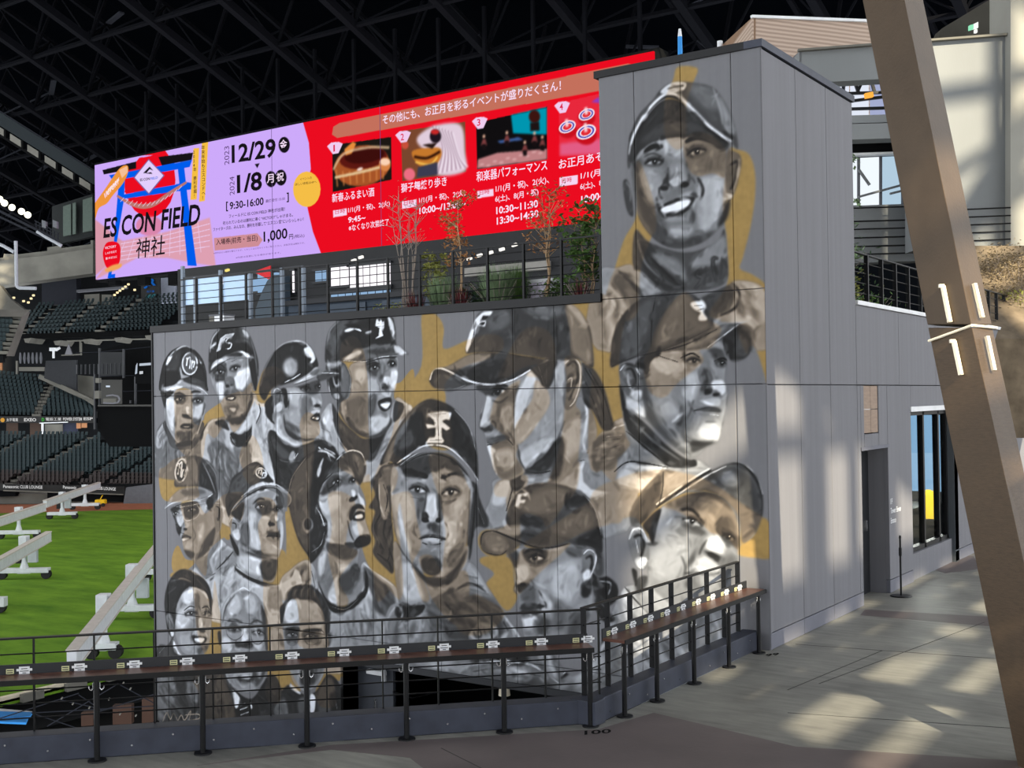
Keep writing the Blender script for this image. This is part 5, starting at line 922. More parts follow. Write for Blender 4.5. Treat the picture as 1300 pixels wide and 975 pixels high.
lt('1/1(月・祝)、2(火)', 402, 604, 580, 574, 28); lt('10:00~/13:00~', 403, 642, 580, 612, 26)
lt('1/1(月・祝)、2(火)、', 696, 562, 900, 526, 32); lt('6(土)、8(月・祝)', 694, 600, 860, 572, 30); lt('10:30~11:30', 698, 642, 858, 614, 28); lt('13:30~14:30', 700, 682, 860, 652, 28)
lt('1/1(月・祝)', 1022, 512, 1180, 482, 32); lt('6(土)、8(月・祝)', 1020, 552, 1190, 520, 30); lt('10:00~15:00', 1024, 600, 1190, 566, 28)
for k in range(1, 10):                     # module seams
    x = LX0 + (LX1 - LX0) * k / 10; MB().box(x - .03, x + .03, LY - .02, LY, LZ0, LZ1).obj('seam', TXG, scr) if k in (4, 6) else None
# hangers under and behind the screen
for k in range(14):
    x = LX0 + 3 + k * 6.3; MB().beam((x, LY + 1.5, LZ1), (x, LY + 1.5, LZ1 + 9), .35, .35).obj('hanger', M['truss'], scr); MB().box(x - .8, x + .8, LY + .4, LY + 1.4, LZ0 - 1.0 - .4 * (k % 3), LZ0 - .3).obj('underside_box', M['blackmatt'], scr)
# ================================================================ bar counters and guard rails at the floor edge
PLATE_W, PLATE_Y, PRINT = M['white'], mat('label_straw', (196, 196, 150), .5), mat('label_ink', (40, 42, 46), .6)
def hook(parent, p, n):
    for s in (-1, 1):
        a = Vector(n) * .028 * s; mb = MB(); q = p + a
        mb.path([q + Vector((0, 0, .03)), q + Vector((0, 0, -.02)), q + a * .5 + Vector((0, 0, -.035)), q + a * 1.1 + Vector((0, 0, -.02)), q + a * 1.2], .005, 5).obj('hook', M['steel'], parent)
def counter(name, label, fr, to, dirn, nrm, posts, plates):
    """counter from fr to to (front edge line), nrm points away from the walkway"""
    t = empty(name, fr); tag(t, label, 'counter', 'bar counters at the floor edge')
    L_ = (to - fr).length; c = fr + dirn * L_ / 2
    MB().obox(c + nrm * .12 + Vector((0, 0, .705)), dirn, nrm, L_, .24, .03).obj('counter_top', M['wood'], t, .004)
    MB().obox(c + nrm * -.004 + Vector((0, 0, .70)), dirn, nrm, L_, .012, .045).obj('front_edge', M['black'], t)
    MB().obox(c + nrm * .245 + Vector((0, 0, .745)), dirn, nrm, L_, .014, .115).obj('back_strip', M['dark'], t)
    for s in posts:
        p = s; lg = MB().tube(p, p + Vector((0, 0, .69)), .024, None, 12).obj('leg', M['black'], t)
        MB().tube(p, p + Vector((0, 0, .012)), .078, .076, 20).obj('floor_disc', M['black'], lg)
        hook(lg, p + Vector((0, 0, .63)), dirn)
    for i, s in enumerate(plates):
        p = fr + dirn * s + nrm * .236 + Vector((0, 0, .752))
        w_ = MB().obox(p, dirn, nrm, .085, .006, .062).obj('number_plate', PLATE_W, t)
        for k, (dx, dz, wd) in enumerate(((0, .014, .05), (0, -.006, .07), (0, -.022, .03))):
            MB().obox(p + dirn * dx - nrm * .004 + Vector((0, 0, dz)), dirn, nrm, wd, .003, .006).obj('print', PRINT, w_)
        for e in (-1, 1): MB().obox(p + dirn * .052 * e + Vector((0, 0, .004)), dirn, nrm, .022, .006, .02).obj('clip', PLATE_W, w_)
        y_ = MB().obox(p - dirn * .115 + Vector((0, 0, -.004)), dirn, nrm, .062, .006, .042).obj('small_plate', PLATE_Y, t)
        for dz in (.009, -.009): MB().obox(p - dirn * .115 - nrm * .004 + Vector((0, 0, dz - .004)), dirn, nrm, .048, .003, .007).obj('print', PRINT, y_)
    return t
off = -.11
c0, c1 = K0 - KD * 2.2 + KN * off, Vector((-5.50, 9.19, 0))
P1 = [onz(x, y) for x, y in ((124, 965), (258, 956), (390, 946), (516, 937), (640, 929), (750, 922))]
pl1 = [(onz(x, y, .75) - c0).dot(KD) for x, y in ((37, 845), (105.5, 841.5), (174, 838), (240, 834), (306, 829.5), (371, 826), (435.5, 821.5), (497.5, 818.5), (560, 815.5), (620, 811.5), (680, 808), (738, 805))]
P1 = [c0 + KD * ((p - c0).dot(KD)) + KN * .025 for p in P1] + [c0 + KD * .35 + KN * .025]
counter('bar_counter', 'long diagonal bar counter with plum wooden top on seven black posts', c0, c1, KD, KN, P1, pl1)
d0, d1 = Vector((-5.41, 9.6, 0)), Vector((-5.41, 12.985, 0)); YD, XN = Vector((0, 1, 0)), Vector((-1, 0, 0))
P2 = [Vector((-5.435, y, 0)) for y in (9.456 + .17, 10.28, 11.11, 11.98, 12.815)]
pl2 = [.22 + .37 * k for k in range(9)]
counter('bar_counter', 'shorter straight bar counter with plum wooden top running to the mural corner', d0, d1, YD, XN, P2, pl2)
def guard(label, line, top, posts, zs, base, m, pw, pd, dirn, nrm):
    t = empty('guard_rail', line[0]); tag(t, label, 'railing')
    MB().beam(line[0] + Vector((0, 0, top)), line[1] + Vector((0, 0, top)), .05, .014).obj('top_rail', m, t)
    for p in posts: MB().obox(Vector((p.x, p.y, (base + top) / 2)), dirn, nrm, pw, pd, top - base).obj('post', m, t)
    for z in zs: MB().tube(line[0] + Vector((0, 0, z)), line[1] + Vector((0, 0, z)), .0065, None, 6).obj('rod', m, t)
    return t
ro = .185; r0, r1 = K0 - KD * 3 + KN * ro, KC + KN * ro + KD * .12
rp = [K0 + KN * ro + KD * ((onz(x, y, 1.015) - K0).dot(KD)) for x, y in ((42, 810), (119, 806), (194.5, 803), (269, 800), (342.5, 795.5), (414, 791), (485, 787), (555, 783), (623, 779), (689, 775))]
rp += [rp[0] - KD * .5, rp[0] - KD * 1.0, r1 - KD * .02]
guard('black guard rail with thin rods along the diagonal kerb', (r0, r1), 1.015, rp, (.33, .45, .57, .88), .22, M['black'], .012, .04, KD, KN)
e0, e1 = Vector((-5.70, 9.32, 0)), Vector((-5.70, 12.86, 0))
rp2 = [Vector((-5.70, y, 0)) for y in (9.34, 9.78, 10.23, 10.68, 11.13, 11.58, 12.0, 12.45, 12.84)]
guard('black guard rail with flat upright bars beside the straight bar counter', (e0, e1), 1.04, rp2, (.33, .45, .57, .88), .22, M['black'], .012, .055, YD, XN)
# things inside the mural recess: side door, lamps
sdoor = empty('door_2', (-12.2, 14.0, MZ0)); struct(sdoor, 'dark grey service door standing in the recess under the mural')
MB().box(-12.2, -11.5, 13.35, 13.41, MZ0, -.88).obj('door_leaf', mat('door_slate', (62, 66, 74), .6), sdoor)
cl = MB().box(-11.95, -11.6, 13.25, 13.33, -1.12, -1.05).obj('door_closer', M['white'], sdoor, .01); MB().beam((-11.62, 13.28, -1.02), (-11.62, 13.28, -1.2), .05, .05).obj('closer_arm', M['white'], cl)
MB().tube((-11.85, 13.34, -2.4), (-11.85, 13.34, -1.5), .02, None, 8).obj('pull_bar', M['steel'], sdoor); MB().path([(-11.5, 13.34, -1.35), (-11.25, 13.5, -1.45), (-11.0, 13.9, -1.4)], .012).obj('cable', M['black'], sdoor)
for x, z, lab in ((-9.6, -1.2, 'small cream security lamp on the recess back wall'), (-8.75, -1.32, 'small slanted strip lamp at the shallow end of the recess')):
    p = Vector((x, 13.55, z)); t = empty('lamp', p); tag(t, lab, 'lamp')
    if 'strip' in lab:
        MB().beam(p + Vector((-.14, 0, -.04)), p + Vector((.14, 0, .05)), .05, .05).obj('lamp_tube', emit('lamp_glow', (255, 236, 190), 1.1), t); MB().tube(p + Vector((-.2, 0, -.05)), p + Vector((-.14, 0, -.04)), .03).obj('socket', M['black'], t); MB().tube(p + Vector((0, .03, .02)), p + Vector((0, .2, .42)), .012).obj('stem', M['black'], t)
    else:
        MB().tube(p, p + Vector((0, 0, .16)), .085, .07, 12).obj('lamp_body', mat('cream_lamp', (230, 222, 200), .5), t); MB().tube(p + Vector((0, 0, .16)), p + Vector((0, 0, .34)), .02).obj('stem', M['steel'], t); MB().box(x - .14, x + .1, 13.5, 13.6, z + .16, z + .2).obj('bracket', M['steel'], t)
# rope stanchion by the doorway
sp = onz(1144, 757); t = empty('rope_stanchion', sp); tag(t, 'slim black stanchion post standing on the floor beside the doorway', 'stanchion')
MB().tube(sp, sp + Vector((0, 0, .015)), .16, .15, 20).obj('base_plate', M['black'], t); MB().tube(sp, sp + Vector((0, 0, .86)), .014, None, 10).obj('post', M['black'], t); MB().tube(sp + Vector((0, 0, .6)), sp + Vector((0, 0, .72)), .022, None, 10).obj('belt_head', M['black'], t); MB().tube(sp + Vector((0, 0, .86)), sp + Vector((0, 0, .9)), .02, .012, 10).obj('knob', M['black'], t)
# yellow folding floor sign inside the lobby
fp = Vector((ony(1179, 645, 28.7).x, 28.7, 0)); t = empty('floor_sign', fp); tag(t, 'yellow folding wet-floor sign behind the lobby glazing', 'sign')
fp2 = fp
for s in (-1, 1): MB().prism([fp2 + Vector((-.15, .14 * s, 0)), fp2 + Vector((.15, .14 * s, 0)), fp2 + Vector((.12, .02 * s, .66)), fp2 + Vector((-.12, .02 * s, .66))], (0, .012 * s, 0)).obj('board', M['yellow'], t)
MB().beam(fp2 + Vector((-.06, 0, .67)), fp2 + Vector((.06, 0, .67)), .02, .03).obj('handle', M['yellow'], t)
# painted numerals on the floor
nf = put_text('floor_number', '100', M['blackmatt'], None, onz(742, 933.5) + Vector((0, 0, .004)), (onz(776, 931) - onz(742, 933.5)).normalized(), (onz(750, 926) - onz(750, 934)).normalized(), (onz(776, 931) - onz(742, 933.5)).length, .13, .02)
tag(nf, 'black painted numerals 100 on the floor by the counter corner', 'numerals')
nf = put_text('floor_number', '99', M['blackmatt'], None, onz(972, 834) + Vector((0, 0, .004)), (onz(989, 832) - onz(972, 834)).normalized(), (onz(980, 828) - onz(980, 835)).normalized(), (onz(989, 832) - onz(972, 834)).length, .13, .02)
tag(nf, 'small dark painted numerals on the floor at the mural corner', 'numerals')
# ================================================================ leaning bronze column
cl_ = empty('steel_column', onz(1320, 1000)); tag(cl_, 'leaning bronze box column crossing the right edge', 'column')
def dcol(y): return 8.8 + (1000 - y) / 1000 * 1.7
def ring(y, grow=0.0):
    d = dcol(y); l, c_, r = 1095 + .2 * y, 1148 + .2068 * y, 1172 + .2115 * y
    if y > 430: l, c_, r = 1181 + .2048 * (y - 430), 1237 + .2205 * (y - 430), 1264 + .214 * (y - 430)
    g = grow
    L0, C0, R0 = at(l - g, y, d + .5), at(c_, y, d - g * .003), at(r + g, y, d + .22)
    return [L0, C0, R0, R0 + FWD * .42 - RGT * .08, L0 + FWD * .22 + RGT * .16]
def loft(rings):
    mb = MB(); n = len(rings[0]); vs = [v for r in rings for v in r]
    fs = [(k * n + i, k * n + (i + 1) % n, (k + 1) * n + (i + 1) % n, (k + 1) * n + i) for k in range(len(rings) - 1) for i in range(n)]
    return mb.add(vs, fs + [tuple(range(n)), tuple(range((len(rings) - 1) * n, len(rings) * n))])
loft([ring(y) for y in (-420, 0, 200, 412)]).obj('upper_shaft', M['bronze'], cl_, .006)
loft([ring(y) for y in (416, 600, 800, 1003)]).obj('lower_shaft', mat('bronze_brushed', (76, 62, 47), .5, .2, var=.16, scale=14, bump=.2, bscale=60, stretch=(1, 1, 7)), cl_, .006)
wl = MB(); g0, g1 = ring(425, 1.5), ring(429, 1.5)
A = [at(1179, 433, dcol(430) + .48), at(1234, 413, dcol(412) - .008), at(1265, 416, dcol(415) + .21)]
wl.path(A, .012, 8).obj('weld_seam', M['weld'], cl_)
def bar(px, py, qx, qy, doff, hook_=True):
    a, b_ = at(px, py, dcol(py) + doff), at(qx, qy, dcol(qy) + doff); mb = MB().beam(a, b_, .032, .03)
    if hook_: mb.beam(a - RGT * .035, a + RGT * .01, .03, .03)
    mb.obj('lug', M['weld'], cl_)
bar(1197, 363, 1206, 409, .2); bar(1211, 433, 1220, 476, .2); bar(1237, 360, 1247, 403, .05, False); bar(1253, 427, 1262, 470, .05, False)
# ================================================================ glazed front of the concourse behind the photographer (unseen; members and panels placed to shape the light)
SH = Vector((-sv.x, -sv.y, 0)).normalized(); TH = Vector((-SH.y, SH.x, 0)); FQ = Vector((20, -6, 0))
fr_ = empty('wall_front', FQ); struct(fr_, 'unseen steel framed front of the concourse behind the viewpoint, laid out to shape the sunlight')
def fbeam(a0, z0, a1, z1, w_, th=.3, m='dark'): return MB().beam(FQ + TH * a0 + Vector((0, 0, z0)), FQ + TH * a1 + Vector((0, 0, z1)), th, w_).obj('sun_mask_member', M[m], fr_)
def fwall(a0, a1, z0, z1): c = FQ + TH * (a0 + a1) / 2 + Vector((0, 0, (z0 + z1) / 2)); MB().obox(c, TH, SH, a1 - a0, .4, z1 - z0).obj('sun_blocker_panel', M['wall2'], fr_)
fwall(-42, -4.3, 11.5, 140); fwall(-4.3, 6.5, 20.3, 36.5); fwall(-4.3, 22, 36.5, 62)  # added blockers keeping sun off field, mural, tower and timber box
zz, k = 3.0, 0
while zz < 28:                            # long shallow raking members, in uneven pairs, sloped to streak the sun
    wd = (.26, .5, .2, .38, .3)[k % 5]; fbeam(-8, zz - 8 * .47, 22, zz + 22 * .47, wd); zz += wd + (.9, 1.35, .75, 1.5)[k % 4]; k += 1
for a, wd in ((-4.3, .3), (-.6, .16), (6.5, .3), (8.6, .3), (11.4, .4), (15, .3)): fbeam(a, 2, a, 46, wd)
for a, wd in ((-1.7, .7), (.5, 1.0), (2.5, .7)): fbeam(a, 16.9, a, 20.4, wd)  # added partial-height panels that shade only the right wall
for z, wd in ((13.2, .34), (16.6, .2), (33, .35)): fbeam(-4.3, z, 22, z, wd)
for a0, z0, a1, z1 in ((6.5, 28, 15, 40), (15, 27, 7, 38), (9, 26, 18, 36)): fbeam(a0, z0, a1, z1, .7, .5)
cn = empty('trim_sun_slats', (7, 4, 7)); struct(cn, 'unseen open steel slats added to streak the sunlight on the floor')  # added out of view to cast streaks along the floor
for k, (x, wd) in enumerate(((4.8, .16), (5.5, .24), (6.5, .12), (7.2, .26), (8.2, .14), (9.1, .3), (10.0, .16))): MB().box(x, x + wd, -4, 13.5, 7, 7.2).obj('slat', M['dark'], cn)
for y, wd in ((-4, .3), (3.0, .4), (9.4, .5), (13.4, .3)): MB().box(4.7, 10.2, y, y + wd, 6.75, 7).obj('cross_beam', M['dark'], cn)
for y in (-4, 13.4): MB().box(10, 10.25, y, y + .25, 0, 6.75).obj('post', M['dark'], cn)
cr = MB().box(-170, 30, -40, 47, 46, 47).obj('ceiling_flat', M['roof']); struct(cr, 'flat dark part of the roof over the concourse')
# ================================================================ roof terrace above the mural
ry = 13.2
tg = empty('guard_rail', (MX0, ry, MZ1)); tag(tg, 'black terrace rail with horizontal wires along the top of the mural', 'railing')
MB().beam((MX0 + .5, ry, 5.13), (TX0 - .02, ry, 5.13), .03, .02).obj('top_rail', M['black'], tg)
for i in range(14): MB().box(MX0 + .9 + i * .61, MX0 + .93 + i * .61, ry - .02, ry + .02, MZ1, 5.13).obj('post', M['black'], tg)
for z in (4.42, 4.54, 4.66, 4.78, 4.90, 5.02): MB().tube((MX0 + .5, ry, z), (TX0 - .02, ry, z), .007, None, 6).obj('wire', M['black'], tg)
MB().box(MX0 + .5, TX0, ry - .06, ry + .06, MZ1 + .01, MZ1 + .1).obj('base_rail', M['black'], tg)
# windscreen on the left end of the terrace
skyg = mat('glass_sky_reflection', (168, 196, 226), .12, 0, var=.06, scale=.6)  # pale blue base colour imitates sky reflected in the glass
ws = empty('windscreen', ony(248, 410, 15.2)); tag(ws, 'glass windscreen with pale blue painted sky reflection and steel posts at the terrace left end', 'windscreen')
WP = [(232, 338), (248, 352), (280, 343), (318, 346), (358, 340), (385, 338)]
for i, (x, y) in enumerate(WP): MB().beam(Vector((ony(x, y, 15.2).x, 15.2, MZ1)), ony(x, y, 15.2), .06, .06).obj('post', mat('post_steel', (112, 124, 138), .5) if i == 0 else bpy.data.materials['post_steel'], ws)
for (x0, y0), (x1, y1) in zip(WP[:-1], WP[1:]):
    a, b_ = ony(x0, y0, 15.2), ony(x1, y1, 15.2); lo = 4.95
    if x0 < 300: MB().prism([(a.x + .05, 15.22, lo), (b_.x - .05, 15.22, lo), (b_.x - .05, 15.22, min(a.z, b_.z) - .03), (a.x + .05, 15.22, min(a.z, b_.z) - .03)], (0, .012, 0)).obj('pane', skyg, ws)
    MB().beam(Vector((a.x, 15.2, min(a.z, b_.z))), Vector((b_.x, 15.2, min(a.z, b_.z))), .03, .04).obj('rail', M['dark'], ws)
bx_ = empty('roof_hut', (-15.5, 16.2, MZ1)); tag(bx_, 'slate grey service hut at the left end of the terrace', 'hut')
MB().box(-16.3, -12.0, 16, 18, MZ1, 4.86).obj('body', mat('hut_slate', (58, 70, 84), .7), bx_); MB().box(-16.4, -11.9, 15.9, 18.1, 4.86, 4.95).obj('roof', M['dark'], bx_)
for x in (-15.2, -13.9, -12.9): MB().box(x, x + .9, 15.97, 16, MZ1 + .03, 4.82).obj('panel', mat('hut_panel', (72, 84, 98), .6), bx_)
wb = ony(285, 410, 14.6); bn = empty('waste_bin', Vector((wb.x, 14.6, MZ1))); tag(bn, 'small white bin on the terrace in front of the slate hut', 'bin')
MB().box(wb.x - .16, wb.x + .1, 14.5, 14.75, MZ1, MZ1 + .34).obj('body', M['white'], bn); MB().box(wb.x - .3, wb.x - .17, 14.5, 14.75, MZ1, MZ1 + .34).obj('side', M['conc'], bn); MB().box(wb.x - .3, wb.x + .11, 14.49, 14.76, MZ1 + .34, MZ1 + .37).obj('lid', M['wall2'], bn)
# ---- dark concourse building behind the terrace
CW = 45.0
cwp = lambda x, y: ony(x, y, CW)
cb = MB(); L0, R0 = cwp(226, 400).x, cwp(772, 400).x
cb.box(L0, R0, CW, CW + 1, MZ1, 10.9); cb_ = cb.obj('wall_concourse', mat('concourse_dark', (40, 41, 44), .8)); struct(MB().box(L0 + 3, R0, CW - 2, CW + 1, MZ1 - .3, MZ1).obj('floor_concourse', M['stand'])); struct(cb_, 'dim concourse wall seen between terrace and screen')
win = emit('daylit_window', (252, 246, 252), 1.25); winb = emit('daylit_window_blue', (150, 185, 222), .9); mg = M['dark']
def pane_rect(name, x0, y0, x1, y1, m, n, par, y=CW, dy=-.1):
    a, b_ = ony(x0, y1, y), ony(x1, y0, y); wd = (b_.x - a.x) / n
    for i in range(n):
        MB().box(a.x + wd * i + .06, a.x + wd * (i + 1) - .06, y + dy, y - .02, a.z, b_.z).obj('pane', m, par)
    MB().box(a.x - .1, b_.x + .1, y - .18, y - .02, a.z - .12, a.z).box(a.x - .1, b_.x + .1, y - .18, y - .02, b_.z, b_.z + .12).obj('window_frame', mg, par)
wn3 = empty('window_3', cwp(460, 350)); struct(wn3, 'bright white tall windows behind the terrace')
pane_rect('w', 421, 338, 444, 364, win, 2, wn3); pane_rect('w', 445, 334, 497, 366, win, 6, wn3); pane_rect('w', 421, 367, 497, 386, winb, 8, wn3)
wn4 = empty('window_4', cwp(320, 350)); struct(wn4, 'pale blue glazing with a white strip behind the terrace left end')
pane_rect('w', 262, 353, 345, 376, winb, 6, wn4); pane_rect('w', 281, 351, 318, 362, win, 4, wn4, CW, -.2); pane_rect('w', 330, 346, 356, 372, winb, 2, wn4, CW, -.22); pane_rect('w', 401, 343, 419, 358, winb, 2, wn4)
pane_rect('w', 372, 344, 375, 372, win, 1, wn4)
a, b_ = cwp(330, 346), cwp(352, 344); bnr = MB().prism([(a.x, CW - .5, a.z), (b_.x, CW - .5, b_.z - .55), (b_.x, CW - .5, b_.z + .25)], (0, .05, 0)).obj('banner', mat('red_cloth', (200, 30, 40), .7)); tag(bnr, 'small red triangular banner under the screen behind the terrace', 'banner')
vt = empty('vault', cwp(362, 395)); tag(vt, 'dark arched vault behind the terrace rail', 'vault')
pts = [cwp(345 + 30 * t_, 395 - 44 * math.sin(PI * min(t_ * .62 + .0, .5))) for t_ in (0, .15, .3, .5, .75, 1)]
MB().prism([Vector((p.x, CW - 1.2, p.z)) for p in pts] + [Vector((pts[-1].x, CW - 1.2, MZ1)), Vector((pts[0].x, CW - 1.2, MZ1))], (0, .8, 0)).obj('shell', mat('vault_slate', (52, 64, 76), .6), vt)
for i in range(9): MB().box(pts[0].x + .3 + i * .42, pts[0].x + .5 + i * .42, CW - 1.3, CW - 1.2, MZ1 + .5, MZ1 + 1.0).obj('baluster', M['wall2'], vt)
fb = empty('fascia_beam', cwp(620, 335)); struct(fb, 'pale fascia beam with lamps behind the trees')
a, b_ = cwp(596, 352), cwp(700, 326); MB().box(a.x, b_.x, CW - .4, CW - .05, a.z, b_.z - .2).obj('fascia', mat('fascia_grey', (132, 130, 126), .7), fb)
for i, (x, y) in enumerate(((607, 330), (620, 326), (633.5, 322.5), (648, 318.5), (664, 313), (466, 333), (475, 329), (306, 345))):
    p = cwp(x, y); p.y = CW - .7 - (.3 if i > 4 else 0); t = empty('ceiling_lamp', p); tag(t, ['white strip lamp in the slanting row behind the trees, leftmost', 'white strip lamp in the slanting row behind the trees, second from left', 'white strip lamp in the slanting row behind the trees, middle', 'white strip lamp in the slanting row behind the trees, fourth from left', 'white strip lamp in the slanting row behind the trees, rightmost', 'oval white lamp above the bright terrace windows, left one', 'oval white lamp above the bright terrace windows, right one', 'small yellowish lamp under the lilac part of the screen'][i], 'lamp', 'lamps under the screen')
    MB().beam(p + Vector((-.13, 0, -.02)), p + Vector((.13, 0, .025)), .12, .12).obj('diffuser', emit('strip_glow', (255, 250, 240), 1.3) if i < 7 else emit('strip_glow_y', (250, 230, 130), 1.0), t)
    MB().beam(p + Vector((-.16, 0, .07)), p + Vector((.16, 0, .12)), .16, .06).obj('housing', M['dark'], t)
# ---- planting
def leafmat(n, c): return mat(n, c, .8, var=.35, scale=9)
LM = dict(green=leafmat('leaf_green', (84, 116, 58)), olive=leafmat('leaf_olive', (140, 144, 74)), rust=leafmat('leaf_rust', (176, 126, 80)), dark=leafmat('leaf_dark', (62, 86, 56)), sage=leafmat('leaf_sage', (112, 134, 100)), wine=leafmat('leaf_wine', (92, 42, 44)), dry=leafmat('leaf_dry', (128, 114, 90)))
BK = mat('bark_pale', (168, 142, 112), .85, var=.25, scale=12); BG = mat('bark_grey', (140, 130, 122), .85, var=.25, scale=12)
def leaves(mb, c, r, n, size, rng, flat=.7):
    for _ in range(n):
        d = Vector((rng.gauss(0, 1), rng.gauss(0, 1), rng.gauss(0, flat))); d = d.normalized() * r * rng.random() ** .5
        p = c + d; a = Vector((rng.uniform(-1, 1), rng.uniform(-1, 1), rng.uniform(-.6, .6))).normalized(); b2 = a.cross(Vector((rng.uniform(-1, 1), rng.uniform(-1, 1), 1))).normalized()
        s = size * rng.uniform(.6, 1.3); mb.add([p - a * s, p + b2 * s * .45, p + a * s, p - b2 * s * .45], [(0, 1, 2, 3)])
def tree(name, label, base, h, stems, spread, leafm, nleaf, lsize, bark, seed, lo=.45, r=.018, group=None):
    rng = random.Random(seed); t = empty(name, base); tag(t, label, 'tree', group); br = MB(); lf = MB()
    tips = []
    for k in range(stems):
        ang = rng.uniform(0, 2 * PI); top = base + Vector((math.cos(ang) * spread * rng.uniform(.3, 1), math.sin(ang) * spread * rng.uniform(.2, .6), h * rng.uniform(.75, 1)))
        st = base + Vector((math.cos(ang), math.sin(ang), 0)) * (.06 if stems > 1 else 0); prev = st
        for q in range(1, 7):
            f_ = q / 6; p = st.lerp(top, f_) + Vector((rng.uniform(-.03, .03), rng.uniform(-.03, .03), 0)); br.tube(prev, p, r * (1.15 - f_), r * (1.15 - f_) * .85, 6)
            if f_ > lo - .1:
                for _ in range(3):
                    e = p + Vector((rng.uniform(-1, 1), rng.uniform(-.8, .8), rng.uniform(.2, .9))) * h * .16 * (1.2 - f_ * .5); br.tube(p, e, r * .35, r * .12, 4); tips.append(e)
            prev = p
    st_ = br.obj('stem' if stems > 1 else 'trunk', bark, t)
    if nleaf:
        for e in tips: leaves(lf, e, h * .07, max(nleaf // len(tips), 1), lsize, rng)
        fo = lf.obj('foliage', leafm, t); fo['kind'] = 'stuff'
    return t
def bush(name, label, c, rx, rz, leafm, n, size, seed, spiky=False, group=None, cat='shrub'):
    rng = random.Random(seed); t = empty(name, Vector((c.x, c.y, c.z))); tag(t, label, cat, group); lf = MB(); st = MB()
    for _ in range(14):
        e = c + Vector((rng.uniform(-rx, rx), rng.uniform(-rx, rx) * .7, rz * rng.uniform(.7, 1.6))); st.tube(c, e, .008, .004, 4)
    st.obj('stem', BG, t)
    for _ in range(n):
        if spiky:
            a = rng.uniform(0, 2 * PI); e = c + Vector((math.cos(a) * rx * rng.uniform(.2, 1), math.sin(a) * rx * rng.uniform(.2, .8), rz * rng.uniform(.8, 2))); b0 = c + Vector((math.cos(a), math.sin(a), 0)) * rx * .3 * rng.random()
            s = Vector((-math.sin(a), math.cos(a), 0)) * size; lf.add([b0 - s, b0 + s, e], [(0, 1, 2)])
        else:
            p = c + Vector((rng.gauss(0, .5) * rx, rng.gauss(0, .4) * rx, rz * (.15 + 1.7 * rng.random() * rng.random() ** .3))); leaves(lf, p, .05, 1, size, rng)
    fo = lf.obj('foliage', leafm, t); fo['kind'] = 'stuff'; return t
def tp(x, y=14.2): p = ony(x, 400, y); return Vector((p.x, y, MZ1))
tree('clump_tree', 'bare grey clump of thin upright stems at the left of the terrace planting', tp(520), 1.98, 9, .48, LM['dry'], 30, .02, BG, 3, .75, .016)
tree('young_tree', 'young pale-barked tree with sparse rust leaves before the red screen', tp(588), 2.1, 1, .1, LM['rust'], 480, .04, BK, 12, .45, .026)
tree('young_tree', 'slender twin-stemmed tree with thin brown foliage near the tower', tp(692), 1.95, 3, .16, LM['rust'], 380, .035, BK, 21, .5, .02)
tree('leafy_tree', 'leafy green tree growing against the tower corner', tp(748, 14.6), 1.55, 5, .3, LM['green'], 1100, .05, BK, 31, .4, .014)
tree('leafy_tree', 'small yellow-green leafy sapling right of the bare clump', tp(552, 14.5), 1.0, 3, .2, LM['olive'], 700, .045, BG, 36, .4, .012)
bush('grass_clump', 'green needle-leaved clump between bare stems and pale tree', tp(563), .38, .36, LM['sage'], 900, .012, 41, True, None, 'plant')
bush('grass_clump', 'broad grey-green needle clump in the middle of the terrace planting', tp(632), .42, .4, LM['sage'], 1000, .012, 42, True, None, 'plant')
bush('grass_clump', 'tall green needle clump left of the patterned planter', tp(655, 14.6), .32, .42, LM['green'], 800, .012, 43, True, None, 'plant')
bush('red_cordyline', 'wine-red spiky plant at the foot of the bare clump', tp(528, 13.8), .28, .22, LM['wine'], 110, .018, 44, True, None, 'plant')
bush('red_cordyline', 'wine-red spiky plant at the foot of the pale-barked tree', tp(585, 13.8), .28, .22, LM['wine'], 110, .018, 45, True, None, 'plant')
bush('red_cordyline', 'wine-red spiky plant beside the tower corner', tp(738, 13.8), .24, .22, LM['wine'], 60, .014, 46, True, None, 'plant')
bush('low_shrub', 'dark leafy shrub behind the wires left of the twin-stemmed tree', tp(612, 15), .4, .34, LM['dark'], 900, .045, 47)
bush('low_shrub', 'green leafy shrub between planter and tower', tp(718, 14.4), .34, .3, LM['green'], 900, .04, 48)
bush('low_shrub', 'yellow-green low shrub at the left end of the planting', tp(500, 14), .28, .16, LM['olive'], 260, .03, 49)
bush('low_shrub', 'dark green shrub in front of the patterned planter', tp(700, 13.9), .2, .16, LM['dark'], 200, .03, 50)
pp = tp(690, 14.9); pl = empty('planter_box', pp); tag(pl, 'white patterned planter box among the terrace shrubs', 'planter')
MB().box(pp.x - .22, pp.x + .22, 14.8, 15.2, MZ1, MZ1 + .5).obj('body', mat('planter_white', (196, 190, 206), .6, var=.5, scale=14), pl); MB().box(pp.x - .25, pp.x + .25, 14.77, 15.23, MZ1 + .5, MZ1 + .55).obj('rim', M['white'], pl)
# blue pennant behind the tower
a = ony(864, 100, 16.9); pn = empty('pennant', Vector((a.x, 16.9, TZ))); tag(pn, 'slim blue pennant with white tip rising behind the tower', 'pennant')
zt, zm = ony(866, 36, 16.9).z, ony(866, 46, 16.9).z
MB().tube((a.x, 16.9, TZ - 2.8), (a.x, 16.9, zm), .085, .035, 12).obj('cloth', M['bluefab'], pn); MB().tube((a.x, 16.9, zm), (a.x, 16.9, zt), .035, .02, 10).obj('tip', M['white'], pn)
